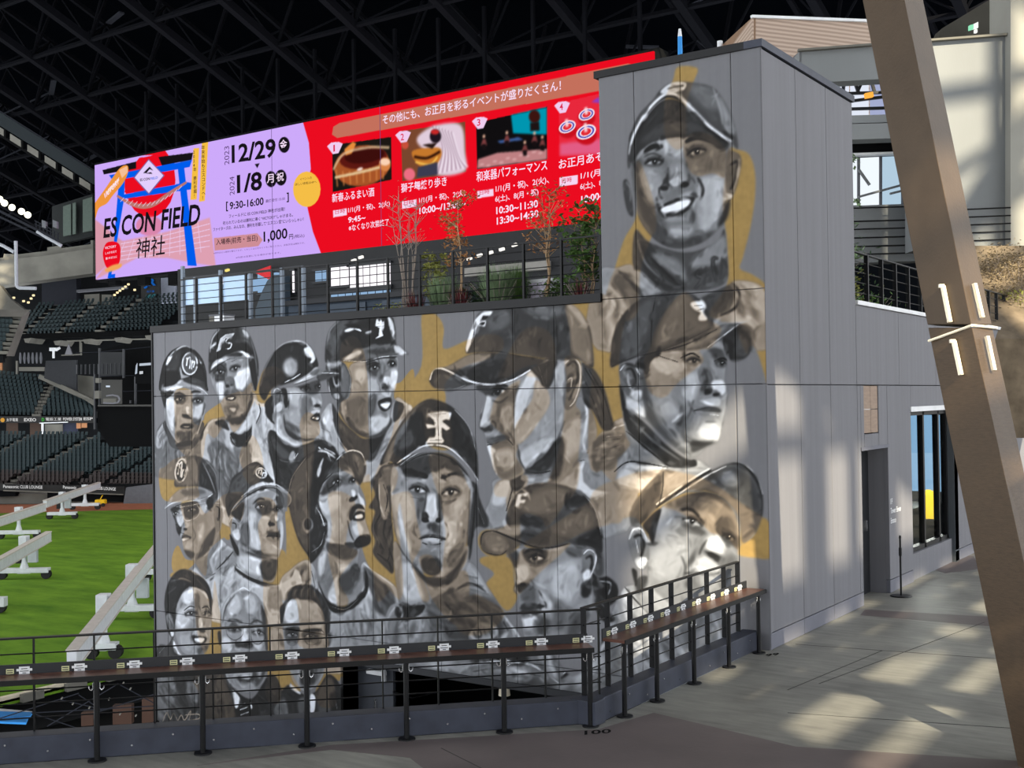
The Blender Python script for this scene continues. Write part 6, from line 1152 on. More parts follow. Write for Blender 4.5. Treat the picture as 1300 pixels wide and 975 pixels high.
# ================================================================ upper right: rails, glazing, wood box, far walls
gr = empty('guard_rail', (MX1 - .1, TY1, MZ1)); tag(gr, 'black rail with flat bars on top of the walkway wall', 'railing')
MB().beam((MX1 - .1, TY1 + .05, 5.05), (MX1 - .1, 36, 5.05), .05, .02).obj('top_rail', M['black'], gr)
for i in range(28): y = TY1 + .12 + .7 * i; MB().box(MX1 - .13, MX1 - .07, y - .02, y + .02, MZ1, 5.05).obj('post', M['black'], gr)
for z in (4.47, 4.62, 4.77, 4.92): MB().tube((MX1 - .1, TY1 + .05, z), (MX1 - .1, 36, z), .007, None, 6).obj('wire', M['black'], gr)
tree('leafy_tree', 'thin leafy tree behind the walkway rail left of the column', Vector((-6.35, 18.2, MZ1)), 2.4, 2, .12, LM['sage'], 1000, .06, BG, 61, .3, .018)
bush('low_shrub', 'yellow-green bush behind the first bars of the walkway rail', Vector((-6.2, 17.9, MZ1)), .42, .42, LM['olive'], 420, .045, 62)
bush('low_shrub', 'dark green bush leaning towards the column behind the rail', Vector((-7.3, 20.4, MZ1 + .3)), .7, .65, LM['dark'], 800, .05, 63)
bush('low_shrub', 'dark bush low behind the walkway rail beside the column', Vector((-6.9, 21.6, MZ1)), .5, .35, LM['green'], 500, .045, 66)
for i, (x, y, d, s) in enumerate(((1252, 345, 25.6, .8), (1272, 330, 25.9, .9), (1292, 350, 25.3, .9), (1262, 375, 25, .7), (1288, 385, 24.8, .7), (1310, 335, 25.8, .9))):
    p = at(x, y, d); bush('dry_shrub', ['dry tan shrub on the bank nearest the column', 'dry tan shrub at the top of the bank', 'dry tan shrub on the bank near the frame edge', 'dry shrub low on the bank behind the rail', 'dry greenish shrub low on the bank at the frame edge', 'dry shrub on the bank cut by the frame edge'][i], p - Vector((0, 0, s * .5)), s * .7, s * .55, LM['dry'] if i != 4 else LM['olive'], 900, .035, 70 + i)
bk = MB(); P_ = [at(1235, 312, 26.6), at(1345, 312, 26.6), at(1345, 430, 23.5), at(1235, 430, 23.5)]
bk.prism(P_, (0, 0, -2)).obj('planting_bank', mat('soil', (112, 100, 84), .95, var=.35, scale=3)); struct(bpy.data.objects['planting_bank'], 'soil bank with dry planting behind the walkway rail')
def slab(x0, y0, x1, y1, d, th, y0r=None, y1r=None, dr=None):
    """wall piece facing the camera: px left/right, top/bottom; right top and bottom may differ"""
    y0r = y0 if y0r is None else y0r; y1r = y1 if y1r is None else y1r; dr = d if dr is None else dr
    return MB().prism([at(x0, y1, d), at(x1, y1r, dr), at(x1, y0r, dr), at(x0, y0, d)], FWD * th)
gw = mat('pale_panel', (118, 122, 124), .8, var=.08, scale=.6, bump=.15, bscale=40, stretch=(1, 1, .2))
uw = slab(1160, 56, 1283, 318, 27.5, .6, 45, 312).obj('wall_upper', gw); struct(uw, 'pale grey wall dappled with sun beyond the column')
slab(1015, 65, 1160, 106, 27.5, .5, 56, 98).obj('parapet', gw, uw); MB().prism([at(1015, 65, 27.5), at(1003, 76, 30), at(1003, 116, 30), at(1015, 106, 27.5)], RGT * .05).obj('parapet_return', M['wall2'], uw)
MB().beam(at(1013, 64, 27.4), at(1284, 43.5, 27.4), .12, .05).obj('coping', M['conc'], uw)
slab(1060, 147, 1175, 157, 27.9, .5, 144, 154).obj('fascia', gw, uw); slab(1060, 158, 1175, 178, 27.7, .5, 155, 174).obj('fascia', gw, uw)
slab(1060, 178, 1180, 200, 29, .3, 174, 194).obj('soffit', M['blackmatt'], uw); slab(1060, 195, 1180, 198, 28.4, .2, 191, 194).obj('sill', M['white'], uw)
slab(1060, 262, 1200, 335, 28.6, .5, 257, 330).obj('low_wall', gw, uw)
for y in (264, 281, 291, 302, 313, 323): MB().tube(at(1060, y + 1, 28.3), at(1160, y - 2, 28.3), .02, None, 6).obj('cable', M['black'], uw)
for y in (266, 276, 286, 296, 306, 316): MB().tube(at(1200, y + 1, 27.2), at(1283, y - 2.5, 27.2), .018, None, 6).obj('cable', M['black'], uw)
wu = empty('window_5', at(1110, 230, 28.8)); struct(wu, 'bright daylit glazing behind the walkway tree')
for i in range(4): slab(1064 + 28 * i, 199, 1090 + 28 * i, 261, 29.2, .05, 198, 260).obj('pane', emit('glazing_white', (238, 246, 252), 1.05) if i != 2 else emit('glazing_blue', (178, 204, 222), 1.0), wu)
for i in range(5): slab(1061.5 + 28 * i, 198, 1064 + 28 * i, 262, 29.05, .1).obj('mullion', M['wall2'], wu)
for (a, b_) in (((1090, 250), (1170, 228)), ((1090, 215), (1104, 235)), ((1130, 246), (1170, 236))): MB().beam(at(*a, 29.0), at(*b_, 29.0), .08, .05).obj('brace', gw, wu)
wv = empty('window_6', at(1110, 125, 28.8)); struct(wv, 'bright braced glazing under the grey parapet')
for i in range(6): slab(1030 + 25 * i, 104, 1053 + 25 * i, 148, 29.6, .05, 100, 146).obj('pane', emit('glazing_pale', (226, 232, 246), 1.0) if i % 3 else emit('glazing_lilac', (164, 172, 206), 1.0), wv)
for (a, b_) in (((1052, 110), (1066, 102)), ((1072, 100), (1070, 120)), ((1083, 98), (1090, 118)), ((1098, 96), (1088, 118)), ((1105, 98), (1110, 116)), ((1040, 120), (1130, 117)), ((1060, 131), (1130, 122)), ((1060, 139), (1130, 137))): MB().beam(at(*a, 29.3), at(*b_, 29.3), .07, .07).obj('brace', M['dark'], wv)
MB().beam(at(1098, 122, 29.2), at(1108, 120, 29.2), .12, .12).obj('amber_light', emit('amber', (255, 176, 70), 1.1), wv)
pr = slab(1283, -60, 1360, 312, 27.2, 1.2).obj('wall_pier', mat('pier_concrete', (140, 140, 134), .85, var=.08, scale=.8)); struct(pr, 'sunlit concrete pier at the right frame edge')
di = MB().prism([at(1186, 60, 31), at(1300, 50, 31), at(1300, -60, 31), at(1262, -4, 31), at(1196, 36, 31)], FWD * .5).obj('wall_dim', mat('dim_wall', (62, 60, 54), .9)); struct(di, 'dim wall above the pale parapet at the right')
ex = empty('exit_sign', at(1237, 40, 30.6)); tag(ex, 'tiny glowing white and green exit sign above the parapet', 'sign')
slab(1231, 32, 1236, 38, 30.6, .1, 30.5, 36.5).obj('green_face', emit('exit_green', (150, 235, 190), 1.0), ex); slab(1236, 30.5, 1242, 36.5, 30.6, .1, 27.5, 35).obj('white_face', emit('exit_white', (246, 252, 246), 1.1), ex); slab(1238, 37, 1241, 41, 30.6, .1).obj('lamp', emit('exit_lamp', (246, 246, 240), 1.1), ex)
def plank_mat():
    m = bpy.data.materials.new('plank_cladding'); m.use_nodes = True; nt = m.node_tree; b = nt.nodes['Principled BSDF']; b.inputs['Roughness'].default_value = .75
    tc = nt.nodes.new('ShaderNodeTexCoord'); wv_ = nt.nodes.new('ShaderNodeTexWave'); wv_.bands_direction = 'Z'; wv_.inputs['Scale'].default_value = 2.6; wv_.inputs['Distortion'].default_value = .6; wv_.inputs['Detail'].default_value = 3; nt.links.new(tc.outputs['Object'], wv_.inputs[0])
    r = nt.nodes.new('ShaderNodeValToRGB'); r.color_ramp.elements[0].color = lin((146, 126, 112)) + (1,); r.color_ramp.elements[1].color = lin((184, 164, 148)) + (1,); nt.links.new(wv_.outputs[0], r.inputs[0]); nt.links.new(r.outputs[0], b.inputs['Base Color']); return m
wbx = empty('wood_clad_box', at(955, 140, 34)); tag(wbx, 'timber-clad rooftop box with horizontal boards behind the tower', 'building')
pk = plank_mat(); MB().prism([at(955, 160, 34), at(1140, 160, 36), at(1140, 29, 36), at(955, 22, 34)], FWD * 3 - RGT * .1).obj('front_face', pk, wbx)
MB().prism([at(955, 160, 34.02), at(955, 22, 34.02), at(905, 68, 40), at(905, 160, 40)], RGT * .1).obj('side_face', mat('plank_side', (128, 102, 82), .8, var=.15, scale=3, stretch=(1, 1, 8)), wbx)
MB().beam(at(954, 21, 33.95), at(1141, 28, 35.95), .1, .08).obj('edge_trim', M['white'], wbx)
MB().prism([at(938, 70, 35.8), at(952, 52, 34.3), at(952, 80, 34.3), at(938, 80, 35.8)], RGT * -.02 - FWD * .05).obj('side_opening', M['blackmatt'], wbx)
vb = at(914, 60, 38); vn = MB().tube(vb, vb + Vector((0, 0, .2)), .09, None, 10).obj('vent_pipe', M['white']); tag(vn, 'stubby white vent pipe at the back edge of the timber box', 'pipe'); 
# ================================================================ field
FZ = -8.0
def grass_mat():
    m = bpy.data.materials.new('turf'); m.use_nodes = True; nt = m.node_tree; b = nt.nodes['Principled BSDF']; b.inputs['Roughness'].default_value = .95; b.inputs['Specular IOR Level'].default_value = .1
    tc = nt.nodes.new('ShaderNodeTexCoord'); mp = nt.nodes.new('ShaderNodeMapping'); mp.inputs['Scale'].default_value = (.25, .6, 1); nt.links.new(tc.outputs['Object'], mp.inputs[0])
    n = nt.nodes.new('ShaderNodeTexNoise'); n.inputs['Scale'].default_value = 1.0; n.inputs['Detail'].default_value = 10; n.inputs['Roughness'].default_value = .65; nt.links.new(mp.outputs[0], n.inputs['Vector'])
    r = nt.nodes.new('ShaderNodeValToRGB'); r.color_ramp.elements[0].position = .3; r.color_ramp.elements[1].position = .7
    r.color_ramp.elements[0].color = lin((70, 108, 30)) + (1,); r.color_ramp.elements[1].color = lin((112, 150, 46)) + (1,); nt.links.new(n.outputs[0], r.inputs[0]); nt.links.new(r.outputs[0], b.inputs['Base Color']); return m
fld = MB().prism([(-40.7, 5, FZ), (-40.7, 60, FZ), onz(215, 646, FZ), onz(-60, 653, FZ), (-160, 20, FZ)], (0, 0, -.2)).obj('floor_field', grass_mat()); struct(fld, 'mown green ball field')
trk = MB().prism([onz(215, 646.2, FZ), onz(-60, 653.2, FZ), onz(-60, 636, FZ), onz(215, 634, FZ)], (0, 0, -.2)).obj('floor_track', M['track']); struct(trk, 'red-brown warning track along the stand')
cp = MB().box(-40.95, -40.7, 5, 60, FZ - .1, FZ + .12).obj('trim_1', mat('rope_white', (205, 196, 176), .8)); struct(cp, 'pale coping along the near field edge')
for i in range(9): MB().box(-40.75, -40.5, 20 + i * 1.9, 20.9 + i * 1.9, FZ - .2, FZ + .1).obj('coping_pad', M['conc'], cp)
ow = MB().box(-41.3, -40.95, 5, 60, -14, FZ).obj('wall_outfield', M['blackmatt']); struct(ow)
pit = MB().box(-40.7, -16.6, 6, 60, -9.6, -9.4).obj('floor_pit', M['blackmatt']); struct(pit, 'black sunken yard between field and mural')
for i, (x0, x1, y0, y1) in enumerate(((103, 118, 905, 922), (143, 167, 896, 920), (180, 194, 888, 918))):
    a, b_ = at(x0, y1, 30), at(x1, y0, 30); o = MB().prism([at(x0, y1, 30), at(x1, y1 - 1, 30), at(x1, y0 - 1, 30), at(x0, y0, 30)], FWD * .2).obj('timber_panel', mat('brown_board', (66, 46, 36), .8) if i == 0 else bpy.data.materials['brown_board']); tag(o, ['narrow brown board in the dark yard, leftmost of three', 'wide brown board in the middle of the dark yard', 'brown board in the dark yard next to the mural edge'][i], 'board', 'boards in the dark yard')
aw = empty('awning', at(10, 905, 26)); tag(aw, 'blue and white boat-shaped awning in the dark yard', 'awning')
MB().prism([at(-30, 902, 26), at(41, 904, 27), at(38, 909, 26.6), at(-30, 912, 25.6)], (0, 0, -.05)).obj('blue_top', M['bluefab'], aw); MB().prism([at(-30, 897, 26.4), at(41, 903, 27.2), at(41, 905, 27.0), at(-30, 902, 26.0)], (0, 0, -.04)).obj('white_trim', M['white'], aw); MB().prism([at(-30, 914, 25.6), at(36, 910, 26.5), at(33, 917, 26.2), at(6, 916, 25.9)], (0, 0, -.05)).obj('blue_under', M['bluefab'], aw)
wr = empty('wire_net', at(80, 890, 24)); tag(wr, 'thin dark crossed stay wires hung over the yard', 'wires')
for (a, b_) in (((0, 912), (100, 880)), ((40, 905), (200, 896)), ((40, 905), (100, 925)), ((150, 868), (200, 895)), ((100, 882), (130, 902)), ((120, 905), (200, 880)), ((75, 888), (120, 898)), ((60, 922), (150, 868))): MB().tube(at(*a, 24), at(*b_, 24), .012, None, 5).obj('wire', M['trussl'], wr)
for x, y in ((78, 886), (92, 893), (113, 898), (138, 887), (165, 874), (156, 867), (172, 908), (152, 906)): MB().tube(at(x, y, 23.9), at(x + 1.2, y + .6, 23.9), .03, None, 6).obj('clip', M['conc'], wr)
# ---- wheeled lamp rigs for the turf
RW = mat('rig_white', (206, 210, 216), .5); RT = mat('rig_rail', (196, 190, 184), .5); RK = mat('rig_wheel', (30, 30, 32), .7)
def rig(label, ends, hz, stands):
    """beam between two pixels at height hz over the turf; stands: (px x, px y of the base, half length px, box?)"""
    t = empty('lamp_rig', onz(stands[0][0], stands[0][1], FZ)); tag(t, label, 'lamp rig', 'wheeled lamp rigs on the field')
    a, b_ = onz(*ends[0], FZ + hz), onz(*ends[1], FZ + hz)
    MB().beam(a, b_, .32, .6).obj('rail', RW, t); MB().beam(a + Vector((0, 0, .32)), b_ + Vector((0, 0, .32)), .4, .07).obj('rail_top', RT, t); MB().beam(a - Vector((0, 0, .3)), b_ - Vector((0, 0, .3)), .4, .06).obj('rail_foot', RT, t)
    for (x, y, hl, bx2) in stands:
        p = onz(x, y, FZ); d = (p - O3v).length; w_ = hl * d / FPX
        foot = MB().obox(p + Vector((0, 0, .55)), RGT, FWD, w_ * 2, .5, .3).obj('base_beam', RW, t, .02)
        MB().obox(p + Vector((0, 0, .4)), RGT, FWD, w_ * .5, .3, .1).obj('foot_plate', RW, foot)
        for s in (-1, 1):
            q = p + RGT * w_ * .88 * s + Vector((0, 0, .3)); MB().tube(q - FWD * .16, q + FWD * .16, .3, None, 14).obj('wheel', RK, foot); 
        top = hz - .1
        MB().tube(p + Vector((0, 0, .7)), p + Vector((0, 0, top)), .16, .13, 10).obj('post', RW, t); MB().tube(p + Vector((0, 0, .7)), p + Vector((0, 0, 1.1)), .28, .16, 10).obj('collar', RW, t); MB().obox(p + Vector((0, 0, hz)), RGT, FWD, .5, .6, .9).obj('clamp', RW, t, .03)
        if bx2: MB().obox(p + RGT * .55 + Vector((0, 0, 1.55)), RGT, FWD, .6, .3, 1.0).obj('control_box', mat('rig_box', (168, 174, 180), .5) if 'rig_box' not in bpy.data.materials else bpy.data.materials['rig_box'], t, .02); MB().obox(p - RGT * .35 + Vector((0, 0, 1.3)), RGT, FWD, .3, .25, .6).obj('motor', RK, t)
O3v = Vector((0, 0, EYE))
rig('white wheeled lamp rig nearest the mural edge, rail rising to the right', ((91, 838), (206, 690)), 2.35, ((132, 836, 16, False), (168, 785, 32, True)))
rig('white wheeled lamp rig in the middle of the field at the left frame edge', ((-30, 733), (62, 681)), 2.3, ((31, 735, 29, True),))
rig('far white wheeled lamp rig with the lowest base at the left frame edge', ((-30, 672), (56, 644)), 2.2, ((24, 684, 24, False),))
rig('farthest white wheeled lamp rig before the red-brown track', ((57, 640), (126, 616)), 2.2, ((79, 659, 17, True), (108, 647, 17, False)))
hb = onz(3, 778, FZ); t = empty('wheeled_base', hb); tag(t, 'white wheeled rig base cut off by the left frame edge', 'lamp rig'); MB().obox(hb + Vector((0, 0, .6)) - RGT * 1.0, RGT, FWD, 2.4, .5, .5).obj('base_beam', RW, t, .02); MB().tube(hb - FWD * .16 + Vector((0, 0, .3)) - RGT * .1, hb + FWD * .16 + Vector((0, 0, .3)) - RGT * .1, .3, None, 14).obj('wheel', RK, t)
hb = onz(196, 738, FZ); t = empty('wheeled_base', hb); tag(t, 'white wheeled rig base peeking out beside the mural edge', 'lamp rig'); MB().obox(hb + Vector((0, 0, .6)) + RGT * .6, RGT, FWD, 2.6, .5, .3).obj('base_beam', RW, t, .02); MB().tube(hb - FWD * .16 + Vector((0, 0, .3)) - RGT * .5, hb + FWD * .16 + Vector((0, 0, .3)) - RGT * .5, .3, None, 14).obj('wheel', RK, t)
ym = at(128, 637, 127); t = empty('groundskeeping_cart', ym); tag(t, 'small yellow ground machine parked under the club lounge sign', 'machine')
MB().obox(ym, RGT, FWD, 1.1, .8, .5).obj('body', M['yellow'], t, .1); MB().obox(ym + RGT * -.9 + Vector((0, 0, -.2)), RGT, FWD, .6, .5, .25).obj('hopper', M['yellow'], t, .05); MB().tube(ym - RGT * .1 + Vector((0, 0, .2)), ym + RGT * .2 + Vector((0, 0, .7)), .05).obj('handle', M['yellow'], t)
for s in (-.4, .4): MB().tube(ym + RGT * s - FWD * .5 + Vector((0, 0, -.3)), ym + RGT * s - FWD * .35 + Vector((0, 0, -.3)), .2, None, 10).obj('wheel', RK, t)
# ================================================================ stands across the field
def lerp(a, b, t): return a + (b - a) * t
SEATS = []
def tier(name, label, back, front, rows, pitch, aisles, colf, clip):
    """back/front: (x left, x right, y left, y right, depth) in photo pixels"""
    def pos(s, t):
        x = lerp(lerp(back[0], back[1], s), lerp(front[0], front[1], s), t); y = lerp(lerp(back[2], back[3], s), lerp(front[2], front[3], s), t)
        return at(x, y, lerp(back[4], front[4], t)), x, y
    st = empty(name, pos(.5, 1)[0]); struct(st, label)
    n = int((back[1] - back[0]) / pitch)
    for r in range(rows):
        t0, t1 = r / rows, (r + 1) / rows
        a, b_, c_, e = pos(0, t0)[0], pos(1, t0)[0], pos(1, t1)[0], pos(0, t1)[0]; z = pos(.5, t1)[0].z - .12
        a.z = b_.z = z; c_.z = e.z = z; a, b_ = a.lerp(e, -.1), b_.lerp(c_, -.1)
        MB().prism([e, c_, b_, a], (0, 0, -.9)).obj('step', M['stand'], st)
        for s_ in aisles:
            p, x, y = pos(s_, t0 + .5 / rows); q = pos(s_, t1 + .3 / rows)[0]; d = (q - p); d.z = 0; d = d.normalized() if d.length else FWD
            MB().obox(Vector((p.x, p.y, p.z - .05)), Vector((-d.y, d.x, 0)), d, 1.1, .9, .38).obj('aisle_step', M['conc'], st)
        for k in range(n):
            s_ = (k + .5 * (r % 2)) / n
            if any(abs(s_ - a_) * (back[1] - back[0]) < 4.2 for a_ in aisles): continue
            p, x, y = pos(s_, t0 + .5 / rows)
            if clip(x, y): 
                f_ = pos(s_, 1)[0] - pos(s_, 0)[0]; SEATS.append((p, math.atan2(-f_.x, f_.y), colf(r), (p - O3v).length + (0 if x > -3 else 1000)))
    return st
tier('grandstand_lower', 'lower grandstand of dark green and brown seats across the field', (-180, 330, 551.5, 556, 152), (-292, 218, 610, 622, 136), 14, 5.3, (55 / 510, 135 / 510, 221 / 510, 301.5 / 510, 384 / 510, 422 / 510), lambda r: 'brownseat' if r > 10 else 'teal', lambda x, y: -110 < x < 200 and not (x > 128 and y < 566))
tier('grandstand_middle', 'middle grandstand of dark green seats at the left', (-110, 66, 464, 482, 168), (-130, 46, 527, 529, 158), 11, 5.4, (.45, 1.0), lambda r: 'teal', lambda x, y: -110 < x < 62)
tier('grandstand_middle', 'small middle grandstand right of the pale stair', (73, 133, 492, 512, 166), (52, 118, 529, 529, 158), 8, 5.4, (), lambda r: 'teal', lambda x, y: x < 119)
tier('grandstand_upper', 'upper grandstand of dark seats below the screen', (52, 262, 388, 372, 182), (4, 196, 428, 420, 172), 8, 5.6, (.12, .36, .62), lambda r: 'teal', lambda x, y: 14 < x < 232)
tier('grandstand_upper', 'upper grandstand corner of green seats at the left frame edge', (-30, 24, 398, 400, 150), (-40, 4, 450, 450, 142), 9, 5.4, (1.0,), lambda r: 'teal', lambda x, y: x < 22)
def seat_mesh(m):
    mb = MB(); mb.box(-.21, .21, -.2, .2, .36, .42); mb.prism([(-.21, .18, .42), (.21, .18, .42), (.19, .3, .86), (-.19, .3, .86)], (0, .05, 0)); mb.box(-.17, .17, .0, .1, 0, .36)
    me = mb.mesh('seat'); me.materials.append(m); return me
SM = {k: seat_mesh(M[k]) for k in ('teal', 'brownseat')}
SEATS.sort(key=lambda s: s[3])
for i, (p, a, k, d) in enumerate(SEATS[:300]):
    o = bpy.data.objects.new('stadium_seat', SM[k]); COL.objects.link(o); o.location = p; o.rotation_euler = (0, 0, a + PI)
    tag(o, 'dark green fixed stadium seat in the far stands' if k == 'teal' else 'dark brown fixed stadium seat in the front rows of the far stand', 'seat', 'green stadium seats' if k == 'teal' else 'brown stadium seats')
for k in ('teal', 'brownseat'):
    V, Fc = [], []; base = SM[k]; bv = np.array([v.co[:] for v in base.vertices]); bf = [tuple(q.vertices) for q in base.polygons]
    for p, a, kk, d in SEATS[300:]:
        if kk != k: continue
        c_, s_ = math.cos(a + PI), math.sin(a + PI); n = len(V); R_ = np.array([[c_, -s_, 0], [s_, c_, 0], [0, 0, 1]])
        V += (bv @ R_.T + np.array(p)).tolist(); Fc += [tuple(j + n for j in f_) for f_ in bf]
    if V:
        me = bpy.data.meshes.new('seats'); me.from_pydata(V, [], Fc); me.materials.append(M[k]); o = link('stadium_seat_rows', me); o['kind'] = 'stuff'; o['label'] = 'remaining rows of dark seats in the far stands'; o['category'] = 'seats'
print('seats', len(SEATS))
def pslab(name, m, pts, th=1.0, parent=None):     # pts: (px x, px y, depth)
    return MB().prism([at(*p) for p in pts], FWD * th).obj(name, m, parent)
# front wall of the lower stand with its sign band
sf = pslab('wall_stand', M['conc'], [(-150, 640, 131), (110, 640, 131), (160, 640, 132), (160, 628, 132), (-150, 626, 131)], 2); struct(sf, 'pale wall at the foot of the lower stand')
pslab('dugout_front', M['stand'], [(-40, 632, 130.8), (20, 630, 130.8), (20, 620, 130.8), (-40, 619, 130.8)], 1, sf); pslab('dugout_front', M['stand'], [(60, 636, 130.9), (160, 637, 130.9), (160, 621, 130.9), (60, 622, 130.9)], .5, sf)
pslab('padding', M['wall2'], [(156, 642, 130), (215, 641, 130), (215, 612, 130), (160, 619, 130)], 1, sf)
sg = empty('sign_band', at(80, 620, 130)); tag(sg, 'long black sign band lettered CLUB LOUNGE along the lower stand', 'sign')
pslab('board', M['sign'], [(-120, 618, 130), (158, 629, 130), (158, 618, 130), (-120, 611, 130)], .3, sg); pslab('ledge', M['conc'], [(4, 623.5, 129.8), (156, 628.5, 129.8), (156, 627.3, 129.8), (4, 622, 129.8)], .5, sg)
def sgt(body, x0, y0, x1, y1, h, d, m, par, bold=.015):
    a, b_, t_ = at(x0, y0, d), at(x1, y1, d), at(x0, y0 - h, d); put_text('lettering', body, m, par, a, (b_ - a).normalized(), (0, 0, 1), (b_ - a).length, t_.z - a.z, bold)
LW = emit('sign_white', (225, 225, 225), .8)
for x in (4, 80, 116): 
    if x == 116: sgt('CLUB LOUNGE', 121, 621.5, 147, 623, 4, 129.6, LW, sg)
    elif x == 80: sgt('Panasonic', 80, 620.3, 97, 621, 4, 129.6, LW, sg)
    else: sgt('Panasonic', 4, 619.5, 24, 620, 4, 129.6, LW, sg); sgt('CLUB LOUNGE', 25.5, 620, 54, 620.6, 4, 129.6, LW, sg)
rb = empty('ribbon_board', at(60, 533, 156)); tag(rb, 'black ribbon board with white sponsor lettering under the middle stand', 'sign')
pslab('board', M['sign'], [(-150, 537, 156), (120, 537, 156), (120, 528.5, 156), (-150, 528.5, 156)], .5, rb)
sgt('太平電業', 8, 535, 23, 535, 4.2, 155.8, LW, rb); sgt('EXEO', 30.5, 535, 46, 535, 4.2, 155.8, LW, rb, .03); sgt('D', 53, 534.8, 56.3, 534.8, 4.2, 155.8, emit('sign_green', (70, 180, 70), .9), rb, .03); sgt('電設工業', 58, 534.2, 78, 534.2, 4.2, 155.8, LW, rb, .02); sgt('POWER SYSTEM', 80, 534, 104, 534, 4, 155.8, LW, rb, .03); sgt('ESP', 106, 533.4, 118, 533.4, 3.6, 155.8, LW, rb, .03)
sgt('●', .5, 536, 6, 536, 5.5, 155.8, emit('sign_gold', (216, 160, 70), .9), rb)
# suites between the tiers
su = pslab('wall_suites', M['stand'], [(-150, 560, 160), (140, 560, 160), (140, 537, 160), (-150, 537, 160)], 1); struct(su, 'dark suites between the lower and middle stand')
pslab('grey_shutter', M['conc'], [(57, 551, 156.5), (79, 551, 156.5), (79, 538.5, 156.5), (57, 538.5, 156.5)], .3, su); pslab('white_post', M['white'], [(52.5, 551, 156), (54.5, 551, 156), (54.5, 537, 156), (52.5, 537, 156)], .3, su); pslab('white_lintel', M['white'], [(50, 537.8, 155.9), (86, 536.5, 155.9), (86, 535.3, 155.9), (50, 536.6, 155.9)], .3, su); pslab('navy_panel', mat('navy', (38, 44, 62), .7), [(80, 551, 156.8), (98, 551, 156.8), (98, 537, 156.8), (80, 537, 156.8)], .3, su)
pslab('tan_panel', M['tan'], [(97, 544, 156.2), (102, 544, 156.2), (102, 535.5, 156.2), (97, 535.5, 156.2)], .3, su); pslab('tan_panel', M['tan'], [(103.5, 543, 156.2), (109.5, 543, 156.2), (109.5, 533.8, 156.2), (103.5, 533.8, 156.2)], .3, su); pslab('brown_panel', mat('suite_brown', (60, 46, 38), .8), [(8, 552, 157), (22, 552, 157), (22, 537, 157), (8, 537, 157)], .3, su); pslab('brown_panel', bpy.data.materials['suite_brown'], [(38, 556, 157), (52, 556, 157), (52, 537, 157), (38, 537, 157)], .3, su)
for x in (62, 74, 90, 98, 107, 111): MB().tube(at(x, 552, 156), at(x, 547.5, 156), .22, .1, 6).obj('chair_back', M['blackmatt'], su)
# sloping parapet and concourse above the middle stand
pa = pslab('wall_parapet', M['conc'], [(48, 480, 165), (50, 475, 165), (120, 508, 160), (120, 516, 160), (108, 508, 161), (90, 500, 162), (70, 490, 164)], .6); struct(pa, 'pale sloping parapet of the middle stand')
pslab('light_wall', M['conc'], [(97, 498, 166), (119, 512, 164), (119, 478, 164), (97, 476, 166)], .4, pa)
mc = pslab('wall_back', M['stand'], [(-150, 480, 172), (-20, 480, 172), (130, 520, 172), (210, 520, 172), (210, 425, 172), (-150, 440, 172)], 1); struct(mc, 'black back wall of the middle stand')
pslab('grey_block', mat('block_grey', (46, 48, 52), .8), [(56, 480, 163), (97, 497, 163), (97, 457, 163), (58, 458, 163)], .5, mc); pslab('ledge', M['conc'], [(24, 471, 170), (56, 471, 170), (56, 466, 170), (24, 466, 170)], .5, mc)
pslab('tan_panel', M['tan'], [(-4, 470, 165), (2.5, 470, 165), (2.5, 456, 165), (-4, 456, 165)], .3, mc); pslab('white_post', M['conc'], [(20, 475, 160), (22, 475, 160), (22, 458, 160), (20, 458, 160)], .3, mc)
# brackets under the upper stand
ub = pslab('wall_upper_edge', M['blackmatt'], [(20, 430, 168), (205, 426, 168), (205, 419, 168), (20, 424, 168)], 1); struct(ub, 'black edge beam of the upper stand')
for x, y in ((30, 430), (68, 433), (105, 431), (145, 429), (184, 426)): MB().prism([at(x, y, 167), at(x + 10, y - 1, 167), at(x + 6, y + 5, 167), at(x + 2, y + 5, 167)], FWD * 6).obj('bracket', M['conc'], ub)
for (a, b_) in (((85, 433), (200, 430)), ((102, 433), (102, 447)), ((78, 451), (103, 450)), ((103, 435), (103, 451))): MB().beam(at(*a, 166), at(*b_, 166), .18, .18).obj('pipe', M['conc'], ub)
# stacked white lamps and camera in the gap
for i in range(6):
    p = at(26 + 5.2 * i, 455, 160); t = MB().tube(p, p + Vector((0, 0, .8)), .2, .1, 8).tube(p + Vector((0, 0, -.7)), p, .1, .2, 8).obj('stand_lamp', M['wall2']); tag(t, f'grey hanging fixture under the upper stand, {["leftmost", "second from left", "third from left", "fourth from left", "fifth from left", "rightmost"][i]} of six', 'fixture', 'fixtures under the upper stand')
cm = at(68, 452, 158); t = empty('broadcast_camera', cm); tag(t, 'white broadcast camera on the platform under the upper stand', 'camera')
MB().obox(cm + Vector((0, 0, .9)), RGT, FWD, .9, .6, .45).obj('body', M['white'], t); MB().tube(cm + RGT * .4 + Vector((0, 0, .9)), cm + RGT * .9 + Vector((0, 0, 1.1)), .2, .16, 8).obj('lens', M['white'], t); MB().tube(cm + Vector((0, 0, -.3)), cm + Vector((0, 0, .7)), .16, None, 8).obj('pedestal', M['white'], t)
gt = at(86, 450, 158); t = MB().prism([gt + RGT * -.4, gt + RGT * .6, gt + RGT * .1 + Vector((0, 0, 1.4))], FWD * .3).obj('camera_hood', M['wall']); tag(t, 'grey triangular hood beside the white broadcast camera', 'hood')
